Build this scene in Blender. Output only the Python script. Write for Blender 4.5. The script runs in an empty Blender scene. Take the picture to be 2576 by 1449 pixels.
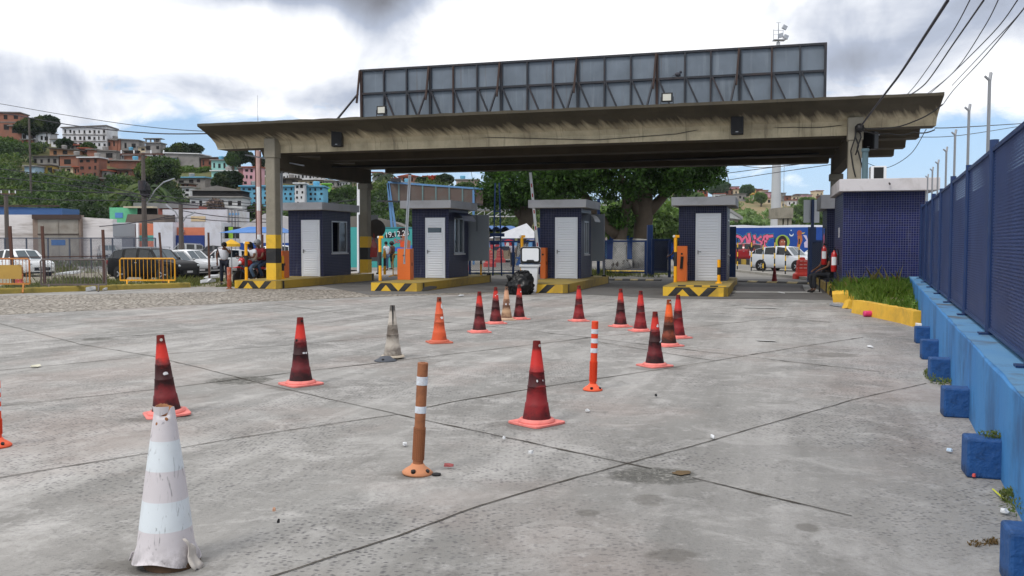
import bpy, math, random
import numpy as np
from mathutils import Vector, Matrix
R = math.radians
rnd = random.Random(7)
sc = bpy.context.scene
# ------------------------------------------------------------------ camera
FPX, HZ, CH = 2250.0, 613.0, 1.6          # focal length in reference pixels, horizon row, eye height
PITCH = math.atan((724.5 - HZ) / FPX)
cam_d = bpy.data.cameras.new('camera'); cam = bpy.data.objects.new('camera', cam_d)
sc.collection.objects.link(cam); sc.camera = cam
cam.location = (0, 0, CH); cam.rotation_euler = (R(90) - PITCH, 0, 0)
cam_d.sensor_width = 36.0; cam_d.lens = 36.0 * FPX / 2576.0
cam_d.clip_start = 0.1; cam_d.clip_end = 3000
# ------------------------------------------------------------------ sun and sky
SUN_EL, SUN_AZ = R(50), R(-140)            # azimuth from +Y towards +X
sun_d = bpy.data.lights.new('sun', 'SUN'); sun = bpy.data.objects.new('sun', sun_d)
sc.collection.objects.link(sun)
sun_d.energy = 1.4; sun_d.angle = R(16); sun_d.color = (1.0, 0.96, 0.9)
sv = Vector((math.cos(SUN_EL) * math.sin(SUN_AZ), math.cos(SUN_EL) * math.cos(SUN_AZ), math.sin(SUN_EL)))
sun.rotation_euler = (-sv).to_track_quat('-Z', 'Y').to_euler()
sc.view_settings.view_transform = 'Standard'; sc.view_settings.look = 'None'
sc.view_settings.exposure = 0.2; sc.view_settings.gamma = 1.0
sc.cycles.use_denoising = True
sc.cycles.max_bounces = 6; sc.cycles.diffuse_bounces = 3; sc.cycles.glossy_bounces = 3
sc.cycles.transmission_bounces = 4; sc.cycles.transparent_max_bounces = 16
sc.cycles.caustics_reflective = False; sc.cycles.caustics_refractive = False

class NG:
    """small node-graph helper"""
    def __init__(s, nt): s.nt = nt; s.n = nt.nodes; s.l = nt.links
    def new(s, t, **k):
        n = s.n.new(t)
        for a, b in k.items(): setattr(n, a, b)
        return n
    def put(s, sock, v):
        if hasattr(v, 'is_output') or isinstance(v, bpy.types.NodeSocket): s.l.new(v, sock)
        else: sock.default_value = v
    def math(s, op, a, b=0.0, c=None, clamp=False):
        n = s.new('ShaderNodeMath', operation=op); n.use_clamp = clamp
        s.put(n.inputs[0], a); s.put(n.inputs[1], b)
        if c is not None: s.put(n.inputs[2], c)
        return n.outputs[0]
    def mix(s, f, a, b, kind='MIX'):
        n = s.new('ShaderNodeMix', data_type='RGBA', blend_type=kind)
        n.clamp_factor = True
        s.put(n.inputs[0], f)
        s.put(n.inputs[6], a if not isinstance(a, tuple) else (a + (1,))[:4])
        s.put(n.inputs[7], b if not isinstance(b, tuple) else (b + (1,))[:4])
        return n.outputs[2]
    def ramp(s, f, a, b):
        n = s.new('ShaderNodeMapRange'); n.clamp = True
        s.put(n.inputs[0], f); n.inputs[1].default_value = a; n.inputs[2].default_value = b
        n.inputs[3].default_value = 0.0; n.inputs[4].default_value = 1.0
        return n.outputs[0]
    def noise(s, vec, scale, detail=4.0, rough=0.55, dist=0.0, w=None):
        n = s.new('ShaderNodeTexNoise'); n.noise_dimensions = '4D' if w is not None else '3D'
        if vec is not None: s.l.new(vec, n.inputs['Vector'])
        n.inputs['Scale'].default_value = scale; n.inputs['Detail'].default_value = detail
        n.inputs['Roughness'].default_value = rough; n.inputs['Distortion'].default_value = dist
        if w is not None: s.put(n.inputs['W'], w)
        return n.outputs[0]
    def scale(s, vec, v):
        n = s.new('ShaderNodeVectorMath', operation='MULTIPLY')
        s.l.new(vec, n.inputs[0]); n.inputs[1].default_value = v
        return n.outputs[0]
    def xyz(s, vec):
        n = s.new('ShaderNodeSeparateXYZ'); s.l.new(vec, n.inputs[0]); return n.outputs
    def comb(s, x, y, z=0.0):
        n = s.new('ShaderNodeCombineXYZ'); s.put(n.inputs[0], x); s.put(n.inputs[1], y); s.put(n.inputs[2], z)
        return n.outputs[0]

w = bpy.data.worlds.new('World'); sc.world = w; w.use_nodes = True
g = NG(w.node_tree); g.n.clear()
sky = g.new('ShaderNodeTexSky', sky_type='NISHITA', sun_disc=False, sun_elevation=SUN_EL, sun_rotation=SUN_AZ)
sky.air_density = 1.0; sky.dust_density = 0.6; sky.ozone_density = 1.4
tc = g.new('ShaderNodeTexCoord').outputs['Generated']
x, y, z = g.xyz(tc)
az = g.math('ARCTAN2', x, y)
el = g.math('ARCSINE', z)
def blob(pa, pb, ra, rb):                 # soft patch of sky, centre and radii given in reference pixels
    a0 = math.atan((pa - 1288) / FPX); e0 = math.atan((HZ - pb) / FPX)
    dx = g.math('DIVIDE', g.math('SUBTRACT', az, a0), ra / FPX)
    dy = g.math('DIVIDE', g.math('SUBTRACT', el, e0), rb / FPX)
    d = g.math('ADD', g.math('MULTIPLY', dx, dx), g.math('MULTIPLY', dy, dy))
    return g.math('POWER', 2.718, g.math('MULTIPLY', d, -1.0))
def total(items):
    acc = 0.0
    for amp, b in items:
        acc = g.math('MULTIPLY_ADD', blob(*b), amp, acc)
    return acc
zz = g.math('ADD', g.math('MAXIMUM', z, 0.0), 0.16)
flat = g.comb(g.math('DIVIDE', x, zz), g.math('DIVIDE', y, zz), g.math('MULTIPLY', el, 1.5))
n_big = g.noise(flat, 1.15, 9.0, 0.58, 0.35)
n_sm = g.noise(tc, 9.0, 9.0, 0.55, 0.5)
n_wisp = g.noise(g.scale(tc, (5.0, 5.0, 14.0)), 2.0, 9.0, 0.62, 0.6)
# how much cloud: clear near the horizon, closed higher up
cov = g.math('MULTIPLY_ADD', el, 5.2, -0.38)
cov = g.math('ADD', cov, g.math('MULTIPLY', g.math('SUBTRACT', n_wisp, 0.5), 2.6))
cov = g.math('ADD', cov, g.math('MULTIPLY', g.math('SUBTRACT', n_big, 0.5), 0.9))
cov = g.math('ADD', cov, total([(-0.7, (430, 365, 230, 50)), (-0.75, (2440, 420, 260, 80)), (-1.5, (215, 38, 50, 26)), (.5, (150, 260, 300, 50)), (.5, (2480, 250, 180, 60)),
                                (0.5, (80, 330, 260, 70)), (0.45, (2230, 330, 120, 40)), (0.5, (1990, 455, 28, 18)), (-0.5, (250, 250, 120, 30)),
                                (0.9, (1300, 120, 900, 160))]))
cov = g.ramp(cov, 0.0, 0.62)
# how grey the cloud is
gr = g.math('MULTIPLY', g.math('SUBTRACT', n_big, 0.46), 1.7)
gr = g.math('ADD', gr, g.math('MULTIPLY', g.math('SUBTRACT', n_sm, 0.50), 2.9))
gr = g.math('ADD', gr, total([(2.1, (820, -14, 330, 62)), (0.75, (960, 70, 130, 60)), (0.5, (760, 262, 230, 36)), (0.4, (690, 105, 140, 26)),
                              (0.25, (520, 240, 200, 26)), (0.3, (220, 235, 330, 50)), (0.95, (2270, 110, 260, 110)), (0.7, (2150, 190, 120, 45)), (0.5, (2480, 70, 120, 80)),
                              (0.3, (60, 320, 180, 60)), (-1.1, (1500, 70, 420, 100)), (-1.1, (300, 110, 420, 90)), (-0.3, (2500, 230, 120, 50)),
                              (-0.4, (330, 200, 120, 50)), (0.35, (120, 235, 160, 50))]))
gr2 = g.ramp(gr, 1.0, 2.3); gr = g.ramp(gr, -0.1, 1.0)
lum = g.mix(gr, (11.0, 11.1, 11.3), (4.3, 4.8, 5.9)); lum = g.mix(gr2, lum, (1.9, 1.95, 2.2))
skyc = g.mix(1.0, sky.outputs[0], (1.05, 1.12, 1.18), 'MULTIPLY')
low = g.ramp(el, 0.0, 0.16)
skyc = g.mix(g.math('MULTIPLY_ADD', low, -0.3, 0.75), skyc, (4.1, 6.0, 9.0))
up = g.ramp(z, -0.02, 0.0)
col = g.mix(cov, skyc, lum)
bg = g.new('ShaderNodeBackground'); g.l.new(col, bg.inputs[0]); bg.inputs[1].default_value = 0.1
out = g.new('ShaderNodeOutputWorld'); g.l.new(bg.outputs[0], out.inputs[0])

# ------------------------------------------------------------------ where things stand
FW = Vector((0, math.cos(PITCH), -math.sin(PITCH))); UPV = Vector((0, math.sin(PITCH), math.cos(PITCH)))
def ray(px, py): return FW + Vector((1, 0, 0)) * ((px - 1288) / FPX) + UPV * ((724.5 - py) / FPX)
def P(px, py, Y):
    d = ray(px, py); return Vector((0, 0, CH)) + d * (Y / d.y)
def G(px, py, z=0.0):
    d = ray(px, py); return Vector((0, 0, CH)) + d * ((z - CH) / d.z)
def hz(py, Y): return P(1288, py, Y).z
# ------------------------------------------------------------------ mesh helpers
def lin(c):
    return tuple(((v / 255) / 12.92 if v / 255 <= 0.04045 else ((v / 255 + 0.055) / 1.055) ** 2.4) for v in c[:3])
class MB:
    def __init__(s): s.v = []; s.f = []; s.m = []; s.k = 0
    def mat(s, k): s.k = k; return s
    def add(s, vs, fs):
        o = len(s.v); s.v += [tuple(v) for v in vs]
        for f in fs: s.f.append(tuple(o + i for i in f)); s.m.append(s.k)
        return s
    def box(s, c, d, rot=None, taper=1.0):
        cx, cy, cz = c; a, b, h = d[0] / 2, d[1] / 2, d[2] / 2
        vs = [Vector((sx * a * (taper if sz > 0 else 1), sy * b * (taper if sz > 0 else 1), sz * h)) for sz in (-1, 1) for sy in (-1, 1) for sx in (-1, 1)]
        if rot is not None: vs = [rot @ v for v in vs]
        vs = [(v.x + cx, v.y + cy, v.z + cz) for v in vs]
        return s.add(vs, [(0, 2, 3, 1), (4, 5, 7, 6), (0, 1, 5, 4), (2, 6, 7, 3), (0, 4, 6, 2), (1, 3, 7, 5)])
    def bb(s, lo, hi): return s.box([(lo[i] + hi[i]) / 2 for i in range(3)], [hi[i] - lo[i] for i in range(3)])
    def cyl(s, p0, p1, r0, r1=None, n=10, cap=True):
        r1 = r0 if r1 is None else r1
        p0, p1 = Vector(p0), Vector(p1); d = (p1 - p0)
        if d.length < 1e-6: return s
        d.normalize(); a = d.orthogonal().normalized(); b = d.cross(a)
        vs = []
        for p, r in ((p0, r0), (p1, r1)):
            for i in range(n):
                t = 2 * math.pi * i / n; vs.append(p + (a * math.cos(t) + b * math.sin(t)) * r)
        fs = [(i, (i + 1) % n, n + (i + 1) % n, n + i) for i in range(n)]
        if cap: fs += [tuple(range(n))[::-1], tuple(range(n, 2 * n))]
        return s.add(vs, fs)
    def bar(s, p0, p1, w, h=None, up=(0, 0, 1)):
        h = w if h is None else h
        p0, p1 = Vector(p0), Vector(p1); d = (p1 - p0).normalized(); u = Vector(up)
        if abs(d.dot(u)) > 0.98: u = Vector((0, 1, 0))
        a = d.cross(u).normalized(); b = a.cross(d)
        vs = [p + a * (sx * w / 2) + b * (sz * h / 2) for p in (p0, p1) for sx, sz in ((-1, -1), (1, -1), (1, 1), (-1, 1))]
        return s.add(vs, [(0, 1, 2, 3), (7, 6, 5, 4), (0, 4, 5, 1), (1, 5, 6, 2), (2, 6, 7, 3), (3, 7, 4, 0)])
    def tube(s, pts, r, n=5):
        pts = [Vector(p) for p in pts]; vs = []; fs = []
        ref = None
        for i, p in enumerate(pts):
            d = (pts[min(i + 1, len(pts) - 1)] - pts[max(i - 1, 0)]).normalized()
            if ref is None: ref = d.orthogonal().normalized()
            a = (ref - d * ref.dot(d)).normalized(); b = d.cross(a); ref = a
            rr = r[i] if isinstance(r, (list, tuple)) else r
            for k in range(n):
                t = 2 * math.pi * k / n; vs.append(p + (a * math.cos(t) + b * math.sin(t)) * rr)
        for i in range(len(pts) - 1):
            for k in range(n): fs.append((i * n + k, i * n + (k + 1) % n, (i + 1) * n + (k + 1) % n, (i + 1) * n + k))
        fs += [tuple(range(n))[::-1], tuple(range((len(pts) - 1) * n, len(pts) * n))]
        return s.add(vs, fs)
    def lathe(s, prof, c=(0, 0, 0), n=20, wob=0.0, cap=True):
        vs = []; fs = []
        for r, z in prof:
            for k in range(n):
                t = 2 * math.pi * k / n; q = r * (1 + wob * math.sin(3 * t + z * 9))
                vs.append((c[0] + q * math.cos(t), c[1] + q * math.sin(t), c[2] + z))
        for i in range(len(prof) - 1):
            for k in range(n): fs.append((i * n + k, i * n + (k + 1) % n, (i + 1) * n + (k + 1) % n, (i + 1) * n + k))
        if cap: fs += [tuple(range(n))[::-1], tuple(range((len(prof) - 1) * n, len(prof) * n))]
        return s.add(vs, fs)
    def ball(s, c, r, n=10, m=7, sc=(1, 1, 1)):
        pr = [(max(math.sin(math.pi * i / m), 0.02), -math.cos(math.pi * i / m)) for i in range(m + 1)]
        vs = []; fs = []
        for q, zq in pr:
            for k in range(n):
                t = 2 * math.pi * k / n
                vs.append((c[0] + r * sc[0] * q * math.cos(t), c[1] + r * sc[1] * q * math.sin(t), c[2] + r * sc[2] * zq))
        for i in range(m):
            for k in range(n): fs.append((i * n + k, i * n + (k + 1) % n, (i + 1) * n + (k + 1) % n, (i + 1) * n + k))
        fs += [tuple(range(n))[::-1], tuple(range(m * n, (m + 1) * n))]
        return s.add(vs, fs)
    def prism(s, poly, y0, y1, ax='y'):
        """extrude a 2-D outline; ax='y': outline in x,z; ax='x': outline in y,z; ax='z': outline in x,y"""
        n = len(poly); vs = []
        for q in (y0, y1):
            for a, b in poly:
                vs.append((a, q, b) if ax == 'y' else ((q, a, b) if ax == 'x' else (a, b, q)))
        fs = [(i, (i + 1) % n, n + (i + 1) % n, n + i) for i in range(n)] + [tuple(range(n))[::-1], tuple(range(n, 2 * n))]
        return s.add(vs, fs)
    def poly(s, pts): return s.add(pts, [tuple(range(len(pts)))])
    def loft(s, rings, closed=True, cap=True):
        n = len(rings[0]); vs = [v for r in rings for v in r]; fs = []
        for i in range(len(rings) - 1):
            for k in range(n if closed else n - 1):
                fs.append((i * n + k, i * n + (k + 1) % n, (i + 1) * n + (k + 1) % n, (i + 1) * n + k))
        if cap and closed: fs += [tuple(range(n))[::-1], tuple(range((len(rings) - 1) * n, len(rings) * n))]
        return s.add(vs, fs)
    def build(s, name, mats, parent=None, smooth=False, bevel=0.0, loc=None, fix=True, sub=0):
        me = bpy.data.meshes.new(name); me.from_pydata(s.v, [], s.f)
        if not isinstance(mats, (list, tuple)): mats = [mats]
        for m in mats: me.materials.append(m)
        if len(mats) > 1: me.polygons.foreach_set('material_index', s.m)
        if fix:
            import bmesh
            bm = bmesh.new(); bm.from_mesh(me); bmesh.ops.recalc_face_normals(bm, faces=bm.faces); bm.to_mesh(me); bm.free()
        if smooth: me.polygons.foreach_set('use_smooth', [True] * len(me.polygons))
        me.update()
        o = bpy.data.objects.new(name, me); sc.collection.objects.link(o)
        if parent is not None: o.parent = parent
        if loc is not None: o.location = loc
        if bevel > 0:
            b = o.modifiers.new('bevel', 'BEVEL'); b.width = bevel; b.segments = 2; b.limit_method = 'ANGLE'; b.angle_limit = R(35)
        if sub:
            b = o.modifiers.new('sub', 'SUBSURF'); b.levels = sub; b.render_levels = sub
        if smooth == 'auto':
            me.polygons.foreach_set('use_smooth', [False] * len(me.polygons))
        return o
def tag(o, label, cat, group=None):
    o['label'] = label; o['category'] = cat
    if group: o['group'] = group
    return o
def kind(o, k, label=None):
    o['kind'] = k
    if label: o['label'] = label
    return o
def thing(name, label, cat, loc=(0, 0, 0), rz=0.0, group=None):
    o = bpy.data.objects.new(name, None); sc.collection.objects.link(o)
    o.empty_display_size = 0.2
    o.location = loc; o.rotation_euler = (0, 0, rz)
    return tag(o, label, cat, group)
def kids(o): return [c for c in bpy.data.objects if c.parent == o]
def dup(root, loc, rz=None, label=None, scale=None):
    def cp(o, par):
        c = o.copy(); sc.collection.objects.link(c)
        if par is not None: c.parent = par
        for ch in kids(o): cp(ch, c)
        return c
    r = cp(root, None); r.location = loc
    if rz is not None: r.rotation_euler = (0, 0, rz)
    if label: r['label'] = label
    if scale is not None: r.scale = scale if isinstance(scale, (tuple, list)) else (scale,) * 3
    return r
# ------------------------------------------------------------------ materials
MATS = {}
def mat(name, c, rough=0.7, c2=None, scale=3.0, amt=0.6, bump=0.0, bscale=20.0, metal=0.0, spec=0.4, dirt=None, stretch=(1, 1, 1), detail=5.0, coat=0.0, alpha=None, emit=None):
    """colour c varied towards c2 by noise, optional dirt colour in blotches"""
    if name in MATS: return MATS[name]
    m = bpy.data.materials.new(name); m.use_nodes = True; g = NG(m.node_tree)
    b = g.n['Principled BSDF']; MATS[name] = m
    vec = g.new('ShaderNodeTexCoord').outputs['Object']
    if stretch != (1, 1, 1): vec = g.scale(vec, stretch)
    c2 = c2 or tuple(v * 0.82 for v in c)
    f = g.ramp(g.noise(vec, scale, detail, 0.6), 0.5 - 0.28 * 1, 0.5 + 0.28)
    col = g.mix(g.math('MULTIPLY', f, amt), lin(c), lin(c2))
    if dirt:
        dc, da, ds = dirt
        d = g.ramp(g.noise(vec, ds, 6.0, 0.65, 0.4), 0.50, 0.68)
        col = g.mix(g.math('MULTIPLY', d, da), col, lin(dc))
    g.l.new(col, b.inputs['Base Color']); b.inputs['Roughness'].default_value = rough
    b.inputs['Metallic'].default_value = metal; b.inputs['Specular IOR Level'].default_value = spec
    if coat: b.inputs['Coat Weight'].default_value = coat; b.inputs['Coat Roughness'].default_value = 0.08
    if bump:
        n = g.new('ShaderNodeBump'); n.inputs['Strength'].default_value = bump; n.inputs['Distance'].default_value = 0.02
        g.l.new(g.noise(vec, bscale, 6.0, 0.6), n.inputs['Height']); g.l.new(n.outputs[0], b.inputs['Normal'])
    if alpha is not None: b.inputs['Alpha'].default_value = alpha
    if emit: b.inputs['Emission Color'].default_value = lin(emit[0]) + (1,); b.inputs['Emission Strength'].default_value = emit[1]
    return m
def leaf_mat(name, c1, c2, c3=None, rough=0.55):
    if name in MATS: return MATS[name]
    m = bpy.data.materials.new(name); m.use_nodes = True; g = NG(m.node_tree); b = g.n['Principled BSDF']; MATS[name] = m
    geo = g.new('ShaderNodeNewGeometry')
    vec = g.new('ShaderNodeTexCoord').outputs['Object']
    f = geo.outputs['Random Per Island']
    big = g.ramp(g.noise(vec, 0.55, 3.0, 0.5), 0.35, 0.65)
    col = g.mix(f, lin(c1), lin(c2)); col = g.mix(g.math('MULTIPLY', big, 0.6), col, lin(c3 or c2))
    if name[:4] in ('hill', 'dark'):
        lump = g.noise(vec, 0.10, 4.0, 0.6, 0.6); col = g.mix(g.math('MULTIPLY', g.ramp(lump, 0.5, 0.62), 0.7), col, lin(tuple(v * .6 for v in c1))); col = g.mix(g.math('MULTIPLY', g.ramp(lump, 0.48, 0.36), 0.55), col, lin((112, 122, 66)))
    g.l.new(col, b.inputs['Base Color']); b.inputs['Roughness'].default_value = rough
    b.inputs['Specular IOR Level'].default_value = 0.25
    tr = g.new('ShaderNodeBsdfTranslucent'); g.l.new(g.mix(1.0, col, (1.3, 1.5, 0.6), 'MULTIPLY'), tr.inputs[0])
    mx = g.new('ShaderNodeMixShader'); mx.inputs[0].default_value = 0.3
    g.l.new(b.outputs[0], mx.inputs[1]); g.l.new(tr.outputs[0], mx.inputs[2])
    g.l.new(mx.outputs[0], g.n['Material Output'].inputs[0])
    return m
def leaf_object(name, clumps, per, size, m, parent=None, seed=1, flat=0.0, aspect=0.5, loc=None):
    """many leaf-sized quads round the clump centres (x,y,z,r)"""
    rs = np.random.RandomState(seed); C = np.array(clumps, dtype=float)
    n = len(C) * per
    ci = np.repeat(np.arange(len(C)), per)
    d = rs.normal(size=(n, 3)); d /= np.linalg.norm(d, axis=1)[:, None]
    rad = rs.uniform(0.25, 1.0, n) ** 0.5
    ctr = C[ci, :3] + d * (rad * C[ci, 3])[:, None] * np.array([1, 1, 0.75])
    a = rs.normal(size=(n, 3)); a[:, 2] *= (1 - flat); a /= np.linalg.norm(a, axis=1)[:, None]
    b = np.cross(a, rs.normal(size=(n, 3))); b /= np.linalg.norm(b, axis=1)[:, None]
    s = (size * rs.uniform(0.6, 1.4, n))[:, None]
    V = np.empty((n, 4, 3)); V[:, 0] = ctr - a * s; V[:, 1] = ctr + b * s * aspect; V[:, 2] = ctr + a * s; V[:, 3] = ctr - b * s * aspect
    me = bpy.data.meshes.new(name); me.vertices.add(n * 4); me.vertices.foreach_set('co', V.reshape(-1))
    me.loops.add(n * 4); me.loops.foreach_set('vertex_index', np.arange(n * 4, dtype=np.int32))
    me.polygons.add(n); me.polygons.foreach_set('loop_start', np.arange(0, n * 4, 4, dtype=np.int32))
    me.polygons.foreach_set('loop_total', np.full(n, 4, dtype=np.int32))
    me.materials.append(m); me.update(calc_edges=True)
    o = bpy.data.objects.new(name, me); sc.collection.objects.link(o)
    if parent is not None: o.parent = parent
    if loc is not None: o.location = loc
    return o
# ------------------------------------------------------------------ special materials
def tile_mat(name, tile, grout, pitch=0.062, rough=0.22):
    m = bpy.data.materials.new(name); m.use_nodes = True; g = NG(m.node_tree); b = g.n['Principled BSDF']
    vec = g.new('ShaderNodeTexCoord').outputs['Object']; x, y, z = g.xyz(vec)
    br = g.new('ShaderNodeTexBrick'); br.offset = 0.0; br.squash = 1.0
    g.l.new(g.comb(g.math('ADD', g.math('ADD', x, y), 5.0), g.math('ADD', z, 3.0)), br.inputs['Vector'])
    br.inputs['Scale'].default_value = 1.0; br.inputs['Brick Width'].default_value = pitch; br.inputs['Row Height'].default_value = pitch
    br.inputs['Mortar Size'].default_value = pitch * 0.085; br.inputs['Mortar Smooth'].default_value = 0.1; br.inputs['Bias'].default_value = 0.0
    br.inputs['Color1'].default_value = lin(tile) + (1,); br.inputs['Color2'].default_value = lin(tuple(v * 0.72 for v in tile)) + (1,)
    br.inputs['Mortar'].default_value = lin(grout) + (1,)
    big = g.ramp(g.noise(vec, 0.9, 4.0, 0.6), 0.35, 0.7)
    col = g.mix(g.math('MULTIPLY', big, 0.35), br.outputs[0], lin(tuple(v * 0.7 for v in tile)))
    stain = g.ramp(g.noise(g.scale(vec, (3, 3, 0.7)), 1.6, 5.0, 0.6), 0.58, 0.75)
    col = g.mix(g.math('MULTIPLY', stain, 0.22), col, lin((120, 118, 125)))
    g.l.new(col, b.inputs['Base Color'])
    g.l.new(g.math('MULTIPLY_ADD', br.outputs['Fac'], 0.5, rough), b.inputs['Roughness'])
    b.inputs['Specular IOR Level'].default_value = 0.22
    n = g.new('ShaderNodeBump'); n.inputs['Strength'].default_value = 0.5; n.inputs['Distance'].default_value = 0.004
    g.l.new(g.math('SUBTRACT', 1.0, br.outputs['Fac']), n.inputs['Height']); g.l.new(n.outputs[0], b.inputs['Normal'])
    return m
M_tile = tile_mat('mosaic_tile', (16, 25, 66), (92, 94, 116), rough=.36)
M_tile_b = tile_mat('mosaic_tile_bright', (14, 24, 84), (92, 94, 120), 0.066, rough=.34)
def concrete_ground():
    m = bpy.data.materials.new('pavement_concrete'); m.use_nodes = True; g = NG(m.node_tree); b = g.n['Principled BSDF']
    vec = g.new('ShaderNodeTexCoord').outputs['Object']; X, Yc, Zc = g.xyz(vec)
    def mx(f, amt, c, base): return g.mix(g.math('MULTIPLY', f, amt), base, lin(c))
    big = g.noise(vec, 0.14, 5.0, 0.6, 0.5); mid = g.noise(vec, 0.8, 7.0, 0.66, 0.5); fine = g.noise(vec, 7.0, 7.0, 0.75); grit = g.noise(vec, 42.0, 5.0, 0.8)
    lane = g.noise(g.scale(g.comb(g.math('MULTIPLY_ADD', Yc, -.33, X), Yc), (1.3, 0.10, 1)), 1.0, 6.0, 0.62, 0.3)
    base = g.mix(g.ramp(big, 0.38, 0.62), lin((163, 160, 156)), lin((139, 138, 135)))
    base = mx(g.ramp(lane, 0.50, 0.64), 0.5, (116, 114, 110), base); base = mx(g.ramp(lane, 0.49, 0.36), 0.5, (190, 187, 184), base)
    base = mx(g.ramp(mid, 0.50, 0.66), 0.5, (112, 110, 106), base)
    base = mx(g.ramp(g.noise(vec, 1.7, 8.0, 0.7, 0.8), 0.50, 0.66), 0.55, (196, 193, 190), base)
    base = mx(g.ramp(g.noise(vec, 0.33, 4.0, 0.6), 0.50, 0.62), 0.35, (160, 143, 135), base)
    # slabs cast at different times differ in tone
    sx = g.math('FLOOR', g.math('DIVIDE', g.math('ADD', g.math('MULTIPLY', X, .70), g.math('MULTIPLY', Yc, .72)), 4.4)); sy = g.math('FLOOR', g.math('DIVIDE', g.math('SUBTRACT', g.math('MULTIPLY', Yc, .70), g.math('MULTIPLY', X, .72)), 4.4))
    wn = g.new('ShaderNodeTexWhiteNoise'); wn.noise_dimensions = '2D'; g.l.new(g.comb(sx, sy), wn.inputs['Vector'])
    base = mx(wn.outputs['Value'], 0.22, (122, 120, 117), base)
    zone = g.ramp(g.noise(vec, 0.42, 4.0, 0.6, 0.6), 0.40, 0.58)
    vo = g.new('ShaderNodeTexVoronoi'); g.l.new(g.scale(vec, (.8, 1.3, 1)), vo.inputs['Vector']); vo.inputs['Scale'].default_value = 38.0
    chip = g.math('MULTIPLY', g.math('SUBTRACT', 1.0, g.ramp(g.math('MULTIPLY_ADD', g.math('SUBTRACT', grit, .5), .5, vo.outputs['Distance']), 0.22, 0.48)), g.ramp(g.xyz(vo.outputs['Color'])[0], 0.35, 0.6))
    base = mx(g.math('MULTIPLY', zone, chip), 0.72, (70, 68, 76), base)
    base = mx(g.ramp(grit, 0.54, 0.70), 0.42, (78, 76, 76), base); base = mx(g.ramp(fine, 0.54, 0.68), 0.4, (190, 187, 184), base)
    base = mx(g.ramp(g.noise(vec, 3.1, 6.0, 0.7, 1.0), 0.60, 0.70), 0.5, (96, 93, 90), base)
    # damp spots, painted contact shade and dirt round cone and post feet, spalled corners
    wob = g.math('MULTIPLY', g.math('SUBTRACT', g.noise(vec, 3.5, 6.0, 0.75), .5), 3.8)
    def spots(L):
        acc = 0.0
        for px, py, rx, ry in L:
            c = G(px, py); u = (G(px + rx, py) - c).length; v = (G(px, py - ry) - c).length
            d = g.math('ADD', g.math('POWER', g.math('DIVIDE', g.math('SUBTRACT', X, c.x), u), 2.0), g.math('POWER', g.math('DIVIDE', g.math('SUBTRACT', Yc, c.y), v), 2.0))
            acc = g.math('MAXIMUM', acc, g.math('SUBTRACT', 1.4, g.math('ADD', d, wob)))
        return g.ramp(acc, 0.0, .8)
    base = mx(spots([(1690, 1397, 66, 15), (1630, 1258, 46, 12), (2032, 1328, 26, 10), (1480, 1290, 30, 8), (2100, 893, 60, 5), (400, 1425, 150, 22), (1340, 1070, 90, 12), (1045, 1195, 70, 10), (415, 1052, 90, 9), (755, 975, 80, 7), (1650, 926, 60, 6)]), 0.5, (92, 88, 82), base)
    brk = spots([(1648, 1197, 96, 20), (606, 957, 70, 9), (248, 853, 36, 3)])
    cr = g.ramp(g.noise(vec, 11.0, 6.0, 0.8, 1.5), .44, .56)
    base = mx(brk, 0.55, (150, 148, 140), base); base = mx(g.math('MULTIPLY', brk, cr), 0.6, (74, 73, 70), base)
    g.l.new(base, b.inputs['Base Color']); b.inputs['Roughness'].default_value = 0.86; b.inputs['Specular IOR Level'].default_value = 0.25
    n = g.new('ShaderNodeBump'); n.inputs['Strength'].default_value = 0.7; n.inputs['Distance'].default_value = 0.014
    h = g.math('ADD', g.math('MULTIPLY', grit, 0.6), g.math('ADD', g.math('MULTIPLY', fine, 0.7), g.math('MULTIPLY_ADD', g.math('MULTIPLY', brk, cr), -2.5, g.math('MULTIPLY', g.math('MULTIPLY', zone, chip), -0.5))))
    g.l.new(h, n.inputs['Height']); g.l.new(n.outputs[0], b.inputs['Normal'])
    return m
M_ground = concrete_ground()
def cobble_mat():
    m = bpy.data.materials.new('cobbles'); m.use_nodes = True; g = NG(m.node_tree); b = g.n['Principled BSDF']
    vec = g.new('ShaderNodeTexCoord').outputs['Object']
    vo = g.new('ShaderNodeTexVoronoi'); g.l.new(g.scale(vec, (1.0, 0.8, 1.0)), vo.inputs['Vector']); vo.inputs['Scale'].default_value = 6.5; vo.feature = 'DISTANCE_TO_EDGE'
    vc = g.new('ShaderNodeTexVoronoi'); g.l.new(g.scale(vec, (1.0, 0.8, 1.0)), vc.inputs['Vector']); vc.inputs['Scale'].default_value = 6.5
    gap = g.math('SUBTRACT', 1.0, g.ramp(vo.outputs['Distance'], 0.02, 0.14))
    base = g.mix(g.xyz(vc.outputs['Color'])[0], lin((176, 168, 158)), lin((140, 133, 124)))
    base = g.mix(g.math('MULTIPLY', g.ramp(g.noise(vec, 0.6, 5.0), 0.45, 0.65), 0.4), base, lin((190, 182, 170)))
    base = g.mix(g.math('MULTIPLY', gap, 0.75), base, lin((92, 84, 72)))
    g.l.new(base, b.inputs['Base Color']); b.inputs['Roughness'].default_value = 0.85
    n = g.new('ShaderNodeBump'); n.inputs['Strength'].default_value = 0.9; n.inputs['Distance'].default_value = 0.05
    g.l.new(g.math('SUBTRACT', 1.0, gap), n.inputs['Height']); g.l.new(n.outputs[0], b.inputs['Normal'])
    return m
M_cobble = cobble_mat()
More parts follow.
